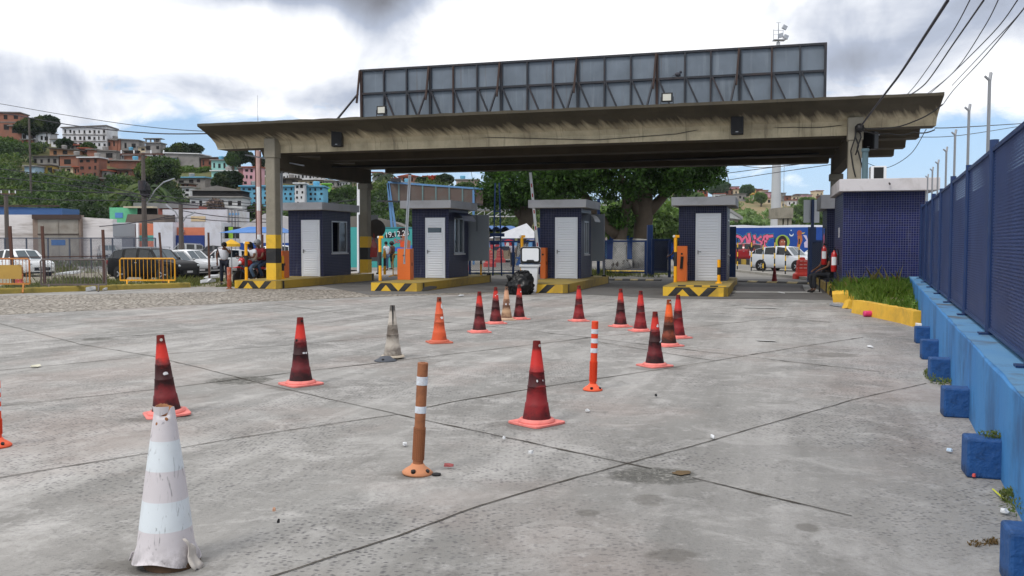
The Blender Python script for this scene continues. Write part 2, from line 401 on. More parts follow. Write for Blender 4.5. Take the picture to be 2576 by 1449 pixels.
def canopy_mat():
    m = bpy.data.materials.new('stained_concrete'); m.use_nodes = True; g = NG(m.node_tree); b = g.n['Principled BSDF']
    vec = g.new('ShaderNodeTexCoord').outputs['Object']; x, y, z = g.xyz(vec)
    base = g.mix(g.ramp(g.noise(vec, 1.2, 6.0, 0.62), 0.35, 0.68), lin((196, 184, 156)), lin((152, 142, 120)))
    diag = g.comb(g.math('ADD', x, g.math('MULTIPLY', z, 0.9)), y, g.math('MULTIPLY', z, 0.25))
    stk = g.noise(g.scale(diag, (3.2, 0.15, 0.7)), 1.0, 6.0, 0.62, 0.2)       # run-off streaks
    thr = g.math('MULTIPLY', g.math('SUBTRACT', z, 5.33), 2.4)               # mould is thickest along the upper lip
    mould = g.ramp(g.math('ADD', thr, g.math('MULTIPLY', g.math('SUBTRACT', stk, 0.5), 1.5)), -0.02, 0.42)
    base = g.mix(g.math('MULTIPLY', mould, 0.9), base, lin((56, 52, 46)))
    st2 = g.ramp(g.noise(g.scale(vec, (5.0, 0.2, 0.35)), 1.0, 5.0, 0.7), 0.56, 0.68)
    base = g.mix(g.math('MULTIPLY', st2, 0.6), base, lin((70, 66, 60)))
    st3 = g.ramp(g.noise(g.scale(vec, (9.0, 0.2, 1.2)), 1.0, 3.0, 0.6), 0.64, 0.70)
    base = g.mix(g.math('MULTIPLY', st3, 0.5), base, lin((60, 58, 54)))
    g.l.new(base, b.inputs['Base Color']); b.inputs['Roughness'].default_value = 0.9; b.inputs['Specular IOR Level'].default_value = 0.2
    n = g.new('ShaderNodeBump'); n.inputs['Strength'].default_value = 0.5; n.inputs['Distance'].default_value = 0.015
    g.l.new(g.noise(vec, 9.0, 8.0, 0.65), n.inputs['Height']); g.l.new(n.outputs[0], b.inputs['Normal'])
    return m
M_can = canopy_mat()
M_can_in = mat('shaded_concrete', (82, 74, 60), 0.92, (60, 54, 46), 1.4, 0.8, bump=0.3, bscale=8)  # concrete darkened in its colour to stand for shade under the canopy
M_col = mat('column_concrete', (150, 144, 130), 0.88, (122, 116, 102), 1.6, 0.8, bump=0.4, bscale=14, dirt=((84, 78, 68), 0.35, 1.3))
M_yel = mat('yellow_paint', (230, 186, 54), 0.6, (206, 164, 48), 1.5, 0.8, bump=0.15, bscale=18, dirt=((118, 98, 52), 0.5, 1.1))
M_yel_top = mat('worn_yellow_top', (176, 150, 66), 0.75, (148, 132, 82), 1.2, 0.9, bump=0.2, bscale=12, dirt=((110, 104, 90), 0.7, 0.9))
M_yel_side = mat('dusty_yellow_paint', (184, 150, 48), 0.7, (150, 126, 52), 0.9, 0.9, bump=0.2, bscale=12, dirt=((92, 82, 56), 0.6, 0.8))
M_yelb = mat('yellow_gloss', (246, 176, 18), 0.4, (232, 160, 20), 3, 0.5)
M_blk = mat('black_paint', (30, 30, 32), 0.55, (46, 46, 46), 2.5, 0.6, dirt=((86, 82, 70), 0.3, 2.5))
M_black = mat('black_plastic', (20, 20, 22), 0.5)
M_soft = mat('dark_rubber', (34, 34, 36), 0.8)
M_white = mat('white_paint', (222, 224, 226), 0.45, (206, 208, 212), 2, 0.5)
M_door = mat('white_door_metal', (236, 240, 246), 0.35, (214, 219, 228), 1.2, 0.6)
M_roof = mat('roof_fascia', (198, 198, 202), 0.7, (184, 184, 188), 0.8, 0.7, dirt=((120, 116, 110), 0.25, 1.2))
M_roof_w = mat('white_fascia', (208, 204, 206), 0.75, (190, 184, 184), 0.8, 0.7, dirt=((118, 108, 96), 0.4, 1.4))
M_orange = mat('orange_cabinet', (222, 112, 44), 0.5, (200, 98, 40), 1.5, 0.6)
M_glass = mat('dark_glass', (22, 27, 30), 0.08, spec=0.6)
M_glass2 = mat('sky_glass', (60, 76, 84), 0.06, (40, 54, 60), 0.6, 0.7, spec=0.9)
M_alu = mat('aluminium', (172, 174, 178), 0.35, metal=0.7)
M_galv = mat('galvanised_steel', (148, 150, 154), 0.5, (126, 128, 132), 3, 0.6, metal=0.35)
M_dsteel = mat('dark_steel', (38, 42, 50), 0.6, (46, 46, 50), 1.5, 0.7, dirt=((88, 58, 46), 0.3, 0.8))
M_rust = mat('rusty_steel', (70, 52, 46), 0.8, (54, 46, 44), 2, 0.8)
M_blue = mat('blue_paint', (28, 54, 100), 0.45, (22, 42, 80), 1.4, 0.7, dirt=((60, 72, 92), 0.25, 2.0))
M_bluew = mat('blue_wall_paint', (50, 118, 182), 0.7, (72, 140, 196), 0.8, 0.8, bump=0.3, bscale=10, dirt=((40, 74, 112), 0.85, 1.1), stretch=(1, 1, .6))
M_bluec = mat('blue_wall_cap', (104, 150, 184), 0.75, (70, 128, 182), 1.2, 0.9, bump=0.3, bscale=10, dirt=((84, 86, 90), 0.9, 2.2))
M_blueb = mat('blue_block_paint', (34, 84, 142), 0.65, (24, 62, 112), 1.4, 0.8, bump=1.0, bscale=14, dirt=((26, 38, 58), 0.85, 4.5))
M_orange_wall = mat('terracotta_paint', (206, 122, 92), 0.8)
M_grass = leaf_mat('grass', (112, 146, 60), (150, 168, 88), (92, 128, 52))
M_weed = leaf_mat('weeds', (78, 104, 48), (124, 126, 72), (98, 104, 60))
M_leaf_ficus = leaf_mat('ficus_leaves', (32, 56, 24), (78, 112, 44), (26, 46, 22))
M_leaf_hill = leaf_mat('hill_leaves', (50, 74, 40), (86, 108, 56), (38, 58, 34))
M_leaf_dark = leaf_mat('dark_leaves', (30, 48, 28), (48, 68, 38), (24, 40, 26))
M_leaf_pale = leaf_mat('pale_leaves', (92, 118, 66), (122, 142, 84), (78, 104, 60))
M_bark = mat('bark', (84, 74, 62), 0.9, (60, 52, 44), 3, 0.8, bump=0.8, bscale=12)
M_lime = mat('whitewashed_bark', (190, 188, 182), 0.9, (150, 148, 142), 2.5, 0.9, bump=0.8, bscale=10, dirt=((104, 100, 92), 0.6, 1.5))
M_skin = mat('brown_skin', (104, 70, 52), 0.55, (92, 60, 44), 4, 0.5)
M_skin2 = mat('tan_skin', (150, 106, 82), 0.55, (136, 94, 70), 4, 0.5)

def PR(vals): return [Vector(v) for v in vals]
# ------------------------------------------------------------------ ground
def gz(x, y):                                   # the car lot on the left lies a little lower
    a = min(max((-9.2 - x) / 1.5, 0), 1); b = min(max((y - 33.2) / 1.2, 0), 1)
    t = a * b * min(max((64 - y) / 8, 0), 1); return -0.22 * t * t * (3 - 2 * t)
xs = sorted(set(list(np.linspace(-900, -40, 18)) + list(np.linspace(-40, 40, 81)) + list(np.linspace(40, 900, 18))))
ys = sorted(set(list(np.linspace(-40, 20, 13)) + list(np.linspace(20, 60, 81)) + list(np.linspace(60, 1500, 40))))
mb = MB(); nx = len(xs)
mb.add([(a, b, gz(a, b)) for b in ys for a in xs], [(j * nx + i, j * nx + i + 1, (j + 1) * nx + i + 1, (j + 1) * nx + i) for j in range(len(ys) - 1) for i in range(nx - 1)])
kind(mb.build('ground', M_ground, fix=False, smooth=True), 'structure')
def sheet(name, pts, zoff, m, sub=1):
    mb = MB(); mb.poly([(p[0], p[1], zoff) for p in pts]); o = mb.build(name, m, fix=False)
    if o.data.polygons[0].normal.z < 0: o.data.flip_normals()
    return kind(o, 'structure')
# cobbled strip along the far left edge of the slabs
cob = [G(-420, 830), G(0, 793), G(480, 768), G(797, 753), G(930, 747), G(1272, 738), G(1272, 731), G(590, 727), G(566, 734), G(200, 741), G(-420, 752)]
sheet('cobbled_strip', cob, 0.004, M_cobble)
M_asph = mat('dark_asphalt', (112, 110, 108), 0.9, (92, 90, 88), 0.5, 0.9, bump=0.5, bscale=30, dirt=((70, 68, 66), 0.6, 0.5))
M_asph2 = mat('far_asphalt', (138, 134, 128), 0.9, (120, 117, 112), 0.4, 0.9, bump=0.3, bscale=20, dirt=((100, 97, 92), 0.5, 0.35))
sheet('lane_road', [G(930, 742), G(1272, 735), G(1500, 742), G(1700, 752), G(1960, 752), G(2120, 756), G(2110, 690), G(1930, 668), G(1240, 690), G(990, 692), G(700, 700)], 0.008, M_asph)
sheet('far_road', [G(1255, 703), G(2060, 703), G(2060, 662), (45, 60, 0), (45, 90, 0), (-20, 90, 0), (-20, 56, 0), G(1000, 680)], 0.012, M_asph2)
sheet('lot_road', [G(-300, 716) , G(300, 714), G(560, 716), (-20, 75, 0), (-60, 75, 0), (-60, 34.5, 0)], -0.21, mat('lot_dirt', (150, 142, 128), 0.95, (126, 118, 102), 0.4, 0.9, bump=0.4, bscale=10, dirt=((96, 104, 66), 0.8, 0.35)))
# slab joints
M_joint = mat('joint_crack', (58, 54, 50), 0.95, (88, 82, 72), 4, 0.9)
M_spall = mat('pale_joint_edge', (196, 192, 186), 0.9, (160, 156, 150), 6, 0.9)
def joint(pix, wd=0.016, z=0.0056, edge=True):
    pts = []
    for (a, b), (c, d) in zip(pix[:-1], pix[1:]):
        p, q = G(a, b), G(c, d); n = max(int((q - p).length / 0.12), 1)
        pts += [p.lerp(q, i / n) for i in range(n)]
    pts.append(G(*pix[-1]))
    L = []; Rr = []; jit = 0.0
    side = []
    for i, p in enumerate(pts):
        d = (pts[min(i + 1, len(pts) - 1)] - pts[max(i - 1, 0)]).normalized(); nrm = Vector((-d.y, d.x, 0))
        jit = jit * 0.8 + rnd.uniform(-0.006, 0.006); ww = wd * rnd.uniform(0.6, 1.0) * (1 + 1.1 * (rnd.random() < 0.05))
        c = p + nrm * jit
        L.append((c.x - nrm.x * ww / 2, c.y - nrm.y * ww / 2, z)); Rr.append((c.x + nrm.x * ww / 2, c.y + nrm.y * ww / 2, z)); side.append(nrm)
    m = MB(); vs = L + Rr; n = len(L)
    m.add(vs, [(i, i + 1, n + i + 1, n + i) for i in range(n - 1)])
    o = m.build('slab_joint', M_joint, fix=False)
    if o.data.polygons[0].normal.z < 0: o.data.flip_normals()
    kind(o, 'structure')
    if edge:
        m = MB()
        i = 0
        while i < n - 3:
            ln = rnd.randint(2, 9)
            if rnd.random() < 0.35:
                sgn = rnd.choice((-1, 1, 1)); a = []; b = []
                for k in range(i, min(i + ln, n)):
                    base = L[k] if sgn < 0 else Rr[k]; ww = rnd.uniform(0.008, 0.03) * math.sin(math.pi * (k - i + 0.5) / ln)
                    a.append((base[0], base[1], z - 0.003)); b.append((base[0] + side[k].x * sgn * ww, base[1] + side[k].y * sgn * ww, z - 0.003))
                q = len(a)
                if q > 1: m.add(a + b, [(j, j + 1, q + j + 1, q + j) for j in range(q - 1)])
            i += ln + rnd.randint(0, 6)
        if m.f:
            o = m.build('slab_edge', M_spall, fix=False)
            for p in o.data.polygons:
                if p.normal.z < 0: p.flip()
            kind(o, 'structure')
J = [[(-200, 770), (0, 815), (200, 866), (387, 897), (740, 985), (1000, 1043), (1300, 1107), (1590, 1170), (1640, 1180)],
     [(1740, 1203), (1900, 1243), (2140, 1300)],
     [(691, 765), (848, 787), (1107, 810), (1232, 821), (1484, 850), (1744, 882), (1992, 911), (2213, 936)],
     [(1335, 753), (1474, 764), (1820, 790), (1966, 800), (2088, 811)],
     [(560, 1490), (690, 1449), (1000, 1350), (1207, 1272), (1353, 1228), (1575, 1169), (1790, 1110), (2147, 1006), (2330, 965)],
     [(-250, 1243), (0, 1202), (365, 1143), (603, 1102), (1000, 1043)],
     [(1045, 1032), (1140, 1011), (1321, 981), (1771, 913), (1853, 899), (2010, 873), (2170, 849)],
     [(-200, 1048), (0, 1022), (402, 979), (603, 954), (797, 931), (939, 915), (1140, 891), (1485, 850), (1744, 824), (1957, 800), (2040, 792)],
     [(-100, 945), (0, 932), (354, 899)], [(387, 893), (708, 870), (1089, 837), (1418, 802), (1771, 776), (1920, 762)],
     [(-100, 878), (0, 868), (177, 855), (467, 836), (697, 820), (970, 800), (1418, 767), (1744, 748), (1920, 737)],
     [(216, 813), (547, 792)], [(1500, 860), (1744, 900), (1800, 908)]]
for k, q in enumerate(J): joint(q, 0.015 if k in (0, 1, 4, 5) else 0.021, edge=k not in (0, 4))
# broken slab corners and damp spots
def patch(px, py, rx, ry, m, z, name, n=60, jag=0.12, rot=0.0):
    c = G(px, py); a = G(px + rx, py); b = G(px, py - ry); u = (a - c).length; v = (b - c).length; pts = []
    for i in range(n):
        t = 2 * math.pi * i / n; q = 1 + .16 * math.sin(2 * t + px) + .1 * math.sin(5 * t + py) + .06 * math.sin(9 * t + px) + rnd.uniform(-jag, jag) * .4
        x_, y_ = u * q * math.cos(t), v * q * math.sin(t)
        pts.append((c.x + x_ * math.cos(rot) - y_ * math.sin(rot), c.y + x_ * math.sin(rot) + y_ * math.cos(rot)))
    return sheet(name, pts, z, m)
patch(1715, 1192, 24, 5, mat('dead_moss', (112, 90, 60), 0.95, (84, 72, 52), 9, 0.9), 0.009, 'moss_patch')
M_line = mat('white_road_paint', (196, 196, 194), 0.8, (150, 148, 144), 3, 0.9, dirt=((116, 114, 110), 0.7, 3.0))
# faint painted strips on the slabs
for (a, b, c, d, wd) in ((1872, 775, 1952, 776, 0.10), (1905, 858, 1952, 860, 0.08), (1795, 741, 1850, 743, 0.06)):
    p, q = G(a, b), G(c, d); sheet('road_marking', [(p.x, p.y - wd), (q.x, q.y - wd), (q.x, q.y + wd), (p.x, p.y + wd)], 0.016, M_line)
# painted frame before the right-hand lane
def strip(pa, pb, wpx, m, z, name='road_marking'):
    p, q = G(*pa), G(*pb); r_, s_ = G(pa[0], pa[1] + wpx), G(pb[0], pb[1] + wpx)
    sheet(name, [(p.x, p.y), (q.x, q.y), (s_.x, s_.y), (r_.x, r_.y)], z, m)
strip((1822, 733.5), (2068, 735), 3.2, M_line, 0.016); strip((1845, 716), (2035, 718), 2.0, M_line, 0.016)
sheet('road_marking', [G(1845, 718), G(1862, 718), G(1850, 733), G(1822, 733)], 0.020, M_line)
sheet('road_marking', [G(2000, 720), G(2036, 720), G(2068, 735), G(2030, 734)], 0.020, M_line)
M_ramp = mat('lane_ramp', (98, 96, 98), 0.85, (84, 82, 84), 1.5, 0.8, bump=0.3)
mb = MB(); a, b, c, d = G(1846, 719), G(2008, 721), G(2024, 734), G(1846, 732)
mb.add([(a.x, a.y, 0.01), (b.x, b.y, 0.01), (c.x, c.y, 0.01), (d.x, d.y, 0.01), (a.x, a.y - .5, 0.09), (b.x, b.y - .5, 0.09), (c.x, c.y + .5, 0.09), (d.x, d.y + .5, 0.09)],
       [(4, 5, 6, 7), (0, 1, 5, 4), (2, 3, 7, 6), (1, 2, 6, 5), (0, 4, 7, 3)])
kind(mb.build('lane_ramp', M_ramp), 'structure')
# speed humps of pale yellow and dark rubber blocks
M_cream = mat('cream_hump', (226, 204, 150), 0.7, (200, 178, 128), 3, 0.7, dirt=((130, 120, 104), 0.5, 3))
def hump(pa, pb, n, first, label, name='speed_hump'):
    p, q = G(*pa), G(*pb); d = q - p; ln = d.length
    t = thing(name, label, 'speed hump', (p.x, p.y, 0), math.atan2(d.y, d.x), 'speed humps across the lanes')
    for i in range(n):
        x0, x1 = ln * i / n, ln * (i + 1) / n - 0.01
        MB().prism([(-0.19, 0.012), (-0.15, 0.05), (-0.05, 0.075), (0.05, 0.075), (0.15, 0.05), (0.19, 0.012)], x0, x1, 'x').build('hump_block', M_cream if (i + first) % 2 else M_asph, t)
    return t
hump((1860, 709.5), (2062, 715.5), 8, 0, 'striped cream and grey speed hump crossing the right-hand lane')
hump((1510, 705), (1665, 707), 8, 1, 'striped tan and grey speed hump between the third and fourth booth islands')

# ------------------------------------------------------------------ toll plaza frame
TA = R(16.0); TU = Vector((math.cos(TA), -math.sin(TA), 0)); TV = Vector((math.sin(TA), math.cos(TA), 0))
T0 = G(683, 703.7, 0.3); T0 = Vector((T0.x, T0.y, 0)) + TV * 0.18
def TW(s, t, z=0.0): return T0 + TU * s + TV * t + Vector((0, 0, z))
def S(px, t, z=5.0):                       # position along the canopy for a picture column
    k = (px - 1288) / FPX                  # solve x = k*y' (y' = depth along the lens axis)
    b = T0 + TV * t; dz = z - CH
    dep = lambda q: q.y * math.cos(PITCH) - dz * math.sin(PITCH)
    # b.x + s*TU.x = k*(dep(b)+s*TU.y*cos)
    return (k * dep(b) - b.x) / (TU.x - k * TU.y * math.cos(PITCH))
def Zt(px, py, t, z0=5.0):
    s = S(px, t, z0); return P(px, py, TW(s, t).y).z
# ------------------------------------------------------------------ canopy
can = thing('toll_canopy', 'long stained concrete canopy on columns spanning the booths', 'canopy', T0, -TA)
s_l, s_r = S(547, 0.2), S(2355, 0.2); sL, sR = 0.0, S(2151, 0.0)
zt = (Zt(496, 308, -1.0) + Zt(2373, 236, -1.0)) / 2
def beam_ring(s, t, zb, wob):
    j = lambda a: rnd.uniform(-a, a)
    p = [(-1.2, zt - .09), (-.75, zt - .25), (-.38, zt - .42), (-.12, zt - .58), (0.0, zt - .74), (0.0, zb), (0.7, zb), (0.7, zt - .74),
         (.82, zt - .58), (1.08, zt - .42), (1.45, zt - .25), (1.88, zt - .09), (1.88, zt), (1.55, zt - .08), (1.0, zt - .30), (.35, zt - .42), (-.3, zt - .30), (-.86, zt - .08), (-1.2, zt + wob)]
    return [(s, t + a + 0.2, b) for a, b in p]
for k in range(4):
    t = 3.1 * k; rings = []; n = 90
    ss = sorted([s_l + (s_r - s_l) * i / n for i in range(n + 1)] + [sL + 0.15, sL + 0.16, sR - 0.15, sR - 0.16])
    zin, zout = 4.87, 5.08
    for s in ss:
        zb = zin if sL + 0.155 < s < sR - 0.155 else zout
        rings.append(beam_ring(s, t, zb, rnd.uniform(-0.012, 0.012)))
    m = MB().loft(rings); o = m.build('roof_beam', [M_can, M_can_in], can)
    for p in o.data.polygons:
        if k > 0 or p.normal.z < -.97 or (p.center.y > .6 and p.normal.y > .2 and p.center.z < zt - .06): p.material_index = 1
for s in (sL, sR):
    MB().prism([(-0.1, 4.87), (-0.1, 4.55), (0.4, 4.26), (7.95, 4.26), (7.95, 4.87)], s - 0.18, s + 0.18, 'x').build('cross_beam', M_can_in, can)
def column(s, t, front):
    r = 0.19
    z0 = 0.3 if s < 5 else 0.0
    c = MB()
    if front:
        c.prism([(s - r, t - r), (s + r - .03, t - r), (s + r, t - r + .03), (s + r, t + r), (s - r, t + r)], z0, 4.68, 'z')
        c.prism([(s - r - .03, t - r - .03), (s + r + .03, t - r - .03), (s + r + .03, t + 0.199), (s - r - .03, t + 0.199)], 4.68, 5.36, 'z')
    else:
        c.prism([(s - r, t - r), (s + r, t - r), (s + r, t + r), (s - r, t + r)], z0, 4.26, 'z')
        c.prism([(s - r - .06, t - r - .06), (s + r + .06, t - r - .06), (s + r + .06, t + r + .06), (s - r - .06, t + r + .06)], 4.0, 4.258, 'z')
    o = c.build('column', M_col, can, bevel=0.02)
    q = r + 0.006
    for z0, z1, m in ((0.302, 0.90, M_yel), (0.902, 1.43, M_blk), (1.432, 1.92, M_yel)):
        if s > 5: continue
        MB().bb((s - q, t - q, z0), (s + q, t + q, z1)).build('painted_band', m, o)
    return o
column(sL, 0.0, True); column(sR, 0.0, True); column(sL, 7.7, False); column(sR, 7.7, False)
# billboard back
bt = 1.3
xs_b = [910, 967, 1024, 1083, 1141, 1201, 1261, 1327, 1391, 1454, 1521, 1587, 1653, 1723, 1788, 1861, 1941, 2012, 2076]
bb_ = thing('billboard', 'long grey billboard seen from its rusty framed back on the canopy roof', 'billboard', T0, -TA)
ztop = (Zt(908, 174, bt, 7) + Zt(2076, 115, bt, 7)) / 2; zmid = (Zt(908, 232, bt, 6.5) + Zt(2076, 184, bt, 6.5)) / 2; zbot = zt - 0.25
def sheet_mat():
    m = bpy.data.materials.new('billboard_sheet'); m.use_nodes = True; g = NG(m.node_tree); b = g.n['Principled BSDF']
    vec = g.new('ShaderNodeTexCoord').outputs['Object']
    st = g.noise(g.scale(vec, (6, 1, 0.5)), 1.0, 6.0, 0.65); bl = g.noise(vec, 0.8, 4.0)
    c = g.mix(g.ramp(bl, 0.35, 0.65), lin((110, 121, 133)), lin((92, 102, 113)))
    c = g.mix(g.math('MULTIPLY', g.ramp(st, 0.55, 0.72), 0.45), c, lin((140, 148, 156)))
    c = g.mix(g.math('MULTIPLY', g.ramp(g.noise(g.scale(vec, (9, 1, 0.4)), 1.0, 5.0), 0.62, 0.72), 0.4), c, lin((92, 84, 80)))
    g.l.new(c, b.inputs['Base Color']); b.inputs['Roughness'].default_value = 0.6; b.inputs['Metallic'].default_value = 0.0
    return m
M_sheet = sheet_mat()
sb = [S(v, bt, 7) for v in xs_b]
for i in range(len(sb) - 1):
    MB().bb((sb[i], bt + 0.03, zmid + .01), (sb[i + 1] - .012, bt + 0.045, ztop - .03)).build('sheet_panel', M_sheet, bb_)
    MB().bb((sb[i], bt + 0.03, zbot), (sb[i + 1] - .012, bt + 0.045, zmid - .01)).build('sheet_panel', M_sheet, bb_)
fr = MB()
for z in (ztop, zmid, zbot + .05): fr.bb((sb[0] - .04, bt - .06, z - .035), (sb[-1] + .04, bt + .028, z + .035))
fr.build('rail', M_dsteel, bb_)
for i, s in enumerate(sb):
    main = i in (0, 3, 6, 9, 12, 15, 18); wd = .05 if main else .032
    MB().bar((s, bt - .03, zbot), (s, bt - .03, ztop - .036), wd * 1.6, .08, (0, 1, 0)).build('post', M_dsteel if i % 4 else M_rust, bb_)
    if main and i < 18:
        MB().bar((s - .03, bt - .09, ztop), (s - .10, bt - .22, zmid - .35), .06).build('strut', M_rust, bb_)
        MB().bar((s - .1, bt - .1, zmid), (s - (.45 if i == 0 else .3), bt - (1.35 if i == 0 else .7), zt - .05), .055).build('strut', M_dsteel, bb_)
for i in range(1, len(sb) - 1):
    s = sb[i]; MB().bar((s + .06, bt - .1, zmid - .04), (s + .62, bt - .2, zt - .1), .05).build('strut', M_dsteel, bb_)
# small bird on the middle rail
s = S(1703, bt - .2, 6.6)
b = MB(); b.ball((0, 0, .09), .075, 10, 6, (1.35, .8, .85)); b.ball((.1, 0, .17), .04, 8, 5); b.cyl((.13, 0, .17), (.17, 0, .165), .01, .003, 5)
b.bar((-.08, 0, .07), (-.2, 0, .02), .05, .015); b.cyl((.02, .02, .03), (.02, .02, 0), .006, n=4); b.cyl((.02, -.02, .03), (.02, -.02, 0), .006, n=4)
o = b.build('pigeon', mat('pigeon_grey', (70, 70, 78), 0.8), smooth=True); o.location = TW(s, bt - .02, zmid + .036); o.rotation_euler = (0, 0, .2)
tag(o, 'dark grey pigeon perched on the middle rail of the billboard back', 'bird')
# floodlights on the canopy lip and loudspeakers under it
def floodlight(px, label, sc_=1.0):
    s = S(px, -1.0, zt); t = thing('floodlight', label, 'floodlight', TW(s, -.86, zt + .01), -TA, 'floodlights on the canopy edge')
    MB().bb((-.17, -.07, .06), (.17, .0, .34)).build('housing', M_black, t, bevel=.01)
    MB().bb((-.125, -.076, .1), (.125, -.071, .30)).build('lens', mat('flood_lens', (206, 204, 192), 0.3), t)
    m = MB(); m.bar((-.19, -.03, 0), (-.19, -.03, .22), .02); m.bar((.19, -.03, 0), (.19, -.03, .22), .02); m.bar((-.2, -.03, .0), (.2, -.03, .0), .03, .02); m.build('bracket', M_black, t)
floodlight(957, 'small square floodlight at the left end of the billboard'); floodlight(1677, 'small square floodlight below the perched pigeon')
def speaker(px, py, label, t_=0.0, rz=0.0, name='loudspeaker'):
    s = S(px, t_, 5.3); z = P(px, py, TW(s, t_).y).z
    t = thing(name, label, 'loudspeaker', TW(s, t_, z), -TA + rz, 'loudspeakers hung on the canopy')
    MB().box((0, -.16, 0), (.38, .28, .55)).build('cabinet', M_black, t, bevel=.03)
    MB().box((0, -.304, 0.02), (.32, .008, .47)).build('grille', mat('speaker_grille', (28, 28, 30), 0.7, bump=0.8, bscale=90), t)
    MB().box((0, -.309, -.2), (.08, .006, .03)).build('badge', M_galv, t)
    m = MB(); m.bar((-.1, .17, .2), (-.1, -.02, .2), .03); m.bar((.1, .17, .2), (.1, -.02, .2), .03); m.build('bracket', M_galv, t)
speaker(852, 351, 'black loudspeaker on the left half of the canopy face', rz=.18)
speaker(1855, 318, 'black loudspeaker on the right half of the canopy face')
speaker(2198, 355, 'black loudspeaker tucked behind the right-hand column', t_=1.6, rz=-.6)
# cables on the canopy face
def wire(name, pts, r, label, cat='cable', m=None, group=None, sag=0.0, n=14):
    q = []
    for a, b in zip(pts[:-1], pts[1:]):
        a, b = Vector(a), Vector(b)
        for i in range(n): f = i / n; p = a.lerp(b, f); p.z -= sag * 4 * f * (1 - f); q.append(p)
    q.append(Vector(pts[-1]))
    o = MB().tube(q, r, 4).build(name, m or M_black, smooth=True)
    tag(o, label, cat, group); return o
def face(px, py, t=-0.01, z=5.2): 
    s = S(px, t, z); w_ = TW(s, t); return P(px, py, w_.y)
tf = .165
wire('cable', [face(880, 337, tf), face(1200, 345, tf), face(1500, 352, tf)] + [face(1700, 337, tf), face(1836, 312, tf)], .012, 'thin black cable strung between the two front loudspeakers')
wire('cable', [face(1872, 311, tf), face(2000, 320, tf), face(2135, 312, tf)], .012, 'thin cable running from the right loudspeaker to the right column', sag=.05)
wire('cable', [face(735, 421, 3.2, 4.9), face(1000, 417, 6.0, 4.9), face(1500, 408, 6.0, 4.9), face(2060, 386, 6.0, 4.9)], .05, 'thick black conduit slung under the canopy beams')
# tangle of cables on the right column
cx = lambda px, py, t: face(px, py, t)
for i, (q, lab) in enumerate([([cx(2155, 325, -.25), cx(2150, 350, -.3), cx(2140, 380, -.28), cx(2146, 420, -.25), cx(2152, 445, -.25)], 'black cable running down the left side of the right column'),
                              ([cx(2160, 322, -.3), cx(2166, 345, -.35), cx(2156, 372, -.3), cx(2164, 400, -.28), cx(2172, 432, -.25)], 'black cable looping down the right side of the right column'),
                              ([cx(2152, 318, -.3), cx(2152, 345, -.4), cx(2160, 366, -.38), cx(2152, 390, -.3)], 'short tangled black cable at the top of the right column')]):
    wire('column_cable', q, .022, lab, n=3)
wire('cable', [cx(2160, 325, -.4), cx(2240, 336, -.6), cx(2300, 332, -.9), cx(2352, 326, -1.0)], .02, 'black cable sagging under the right end of the canopy', sag=.06)
wire('cable', [cx(2158, 318, -.4), cx(2225, 322, -.7), cx(2300, 305, -1.0), cx(2372, 262, -1.2)], .02, 'black cable rising from the column to the canopy tip', sag=.05)
b = MB().ball((0, 0, 0), .14, 8, 6).build('junction_box', M_black); b.location = cx(2163, 322, -.4); tag(b, 'small dark round junction box where the cables meet on the right column', 'junction box')
o = MB().cyl((0, 0, 0), (0, 0, 1.35), .012, .004, 5).build('antenna_rod', M_dsteel); o.location = TW(S(650, 1.4), 1.4, zt); tag(o, 'thin upright rod on the left end of the canopy roof', 'antenna')
o = MB().bar((0, 0, 0), (2.45, 0, -.46), .07, .05).build('steel_rail', M_galv); o.location = TW(S(617, .9), .9, 4.93); o.rotation_euler = (0, 0, -TA); tag(o, 'pale steel rail hanging below the left end of the canopy', 'rail')

# ------------------------------------------------------------------ islands
def island(cor, label, wd=1.8, ln=8.0, h=0.3, chev=True, dirty=False, vee=False):
    t = thing('traffic_island', label, 'traffic island', (cor.x, cor.y, 0), -TA, 'yellow kerbed booth islands')
    c = .13
    out_ = [(0, 0), (wd - c, 0), (wd, c), (wd, ln - .1), (wd - .1, ln), (0.0, ln)]
    MB().prism(out_, 0, h - .006, 'z').build('kerb', M_yel_side, t, bevel=.02)
    MB().prism([(a * .999 + .001, b * .999 + .004) for a, b in out_], h - .0055, h, 'z').build('top', M_yel_top, t)
    e = -.004
    MB().bb((0.01, e, .012), (wd - c - .01, e + .003, h - .02)).build('front_face', M_yel, t)
    st = [(0.22, 0.38, 0.42, 0.62)] if not chev else [(.14, .36, .36, .60), (.74, 1.0, .50, .74), (1.0, 1.24, 1.24, 1.50)]
    if vee: st = [(.26, .52, .04, .30), (.86, 1.12, 1.14, 1.42)]
    for a0, a1, b0, b1 in st:
        a0, a1, b0, b1 = [min(v * wd / 1.8, wd - c - .01) for v in (a0, a1, b0, b1)]
        MB().prism([(a0, .014), (a1, .014), (b1, h - .022), (b0, h - .022)], e - .004, e - .001, 'y').build('black_stripe', M_blk, t)
    MB().bb((wd - .001, .22, .012), (wd + .003, .34, h - .02)).build('black_stripe', M_blk, t)
    MB().bb((wd - .001, ln - .34, .012), (wd + .003, ln - .2, h - .02)).build('black_stripe', M_blk, t)
    if dirty:
        MB().prism([(.05, .02), (.9, .02), (1.5, .05), (1.5, .12), (.9, .16), (.3, .14)], wd - .001, wd + .004, 'x').build('scrape_mark', M_asph, t)
    return t
def Rz(p): return Matrix.Rotation(-TA, 3, 'Z') @ Vector(p)
I1 = G(590, 725.7); I2 = G(933, 732.3); I3 = G(1420, 738.5) - TU * 1.72; I4 = G(1667, 745)
island(I1, 'yellow island with black chevrons under the leftmost booth'); island(I2, 'yellow island with a scraped right side under the second booth', dirty=True)
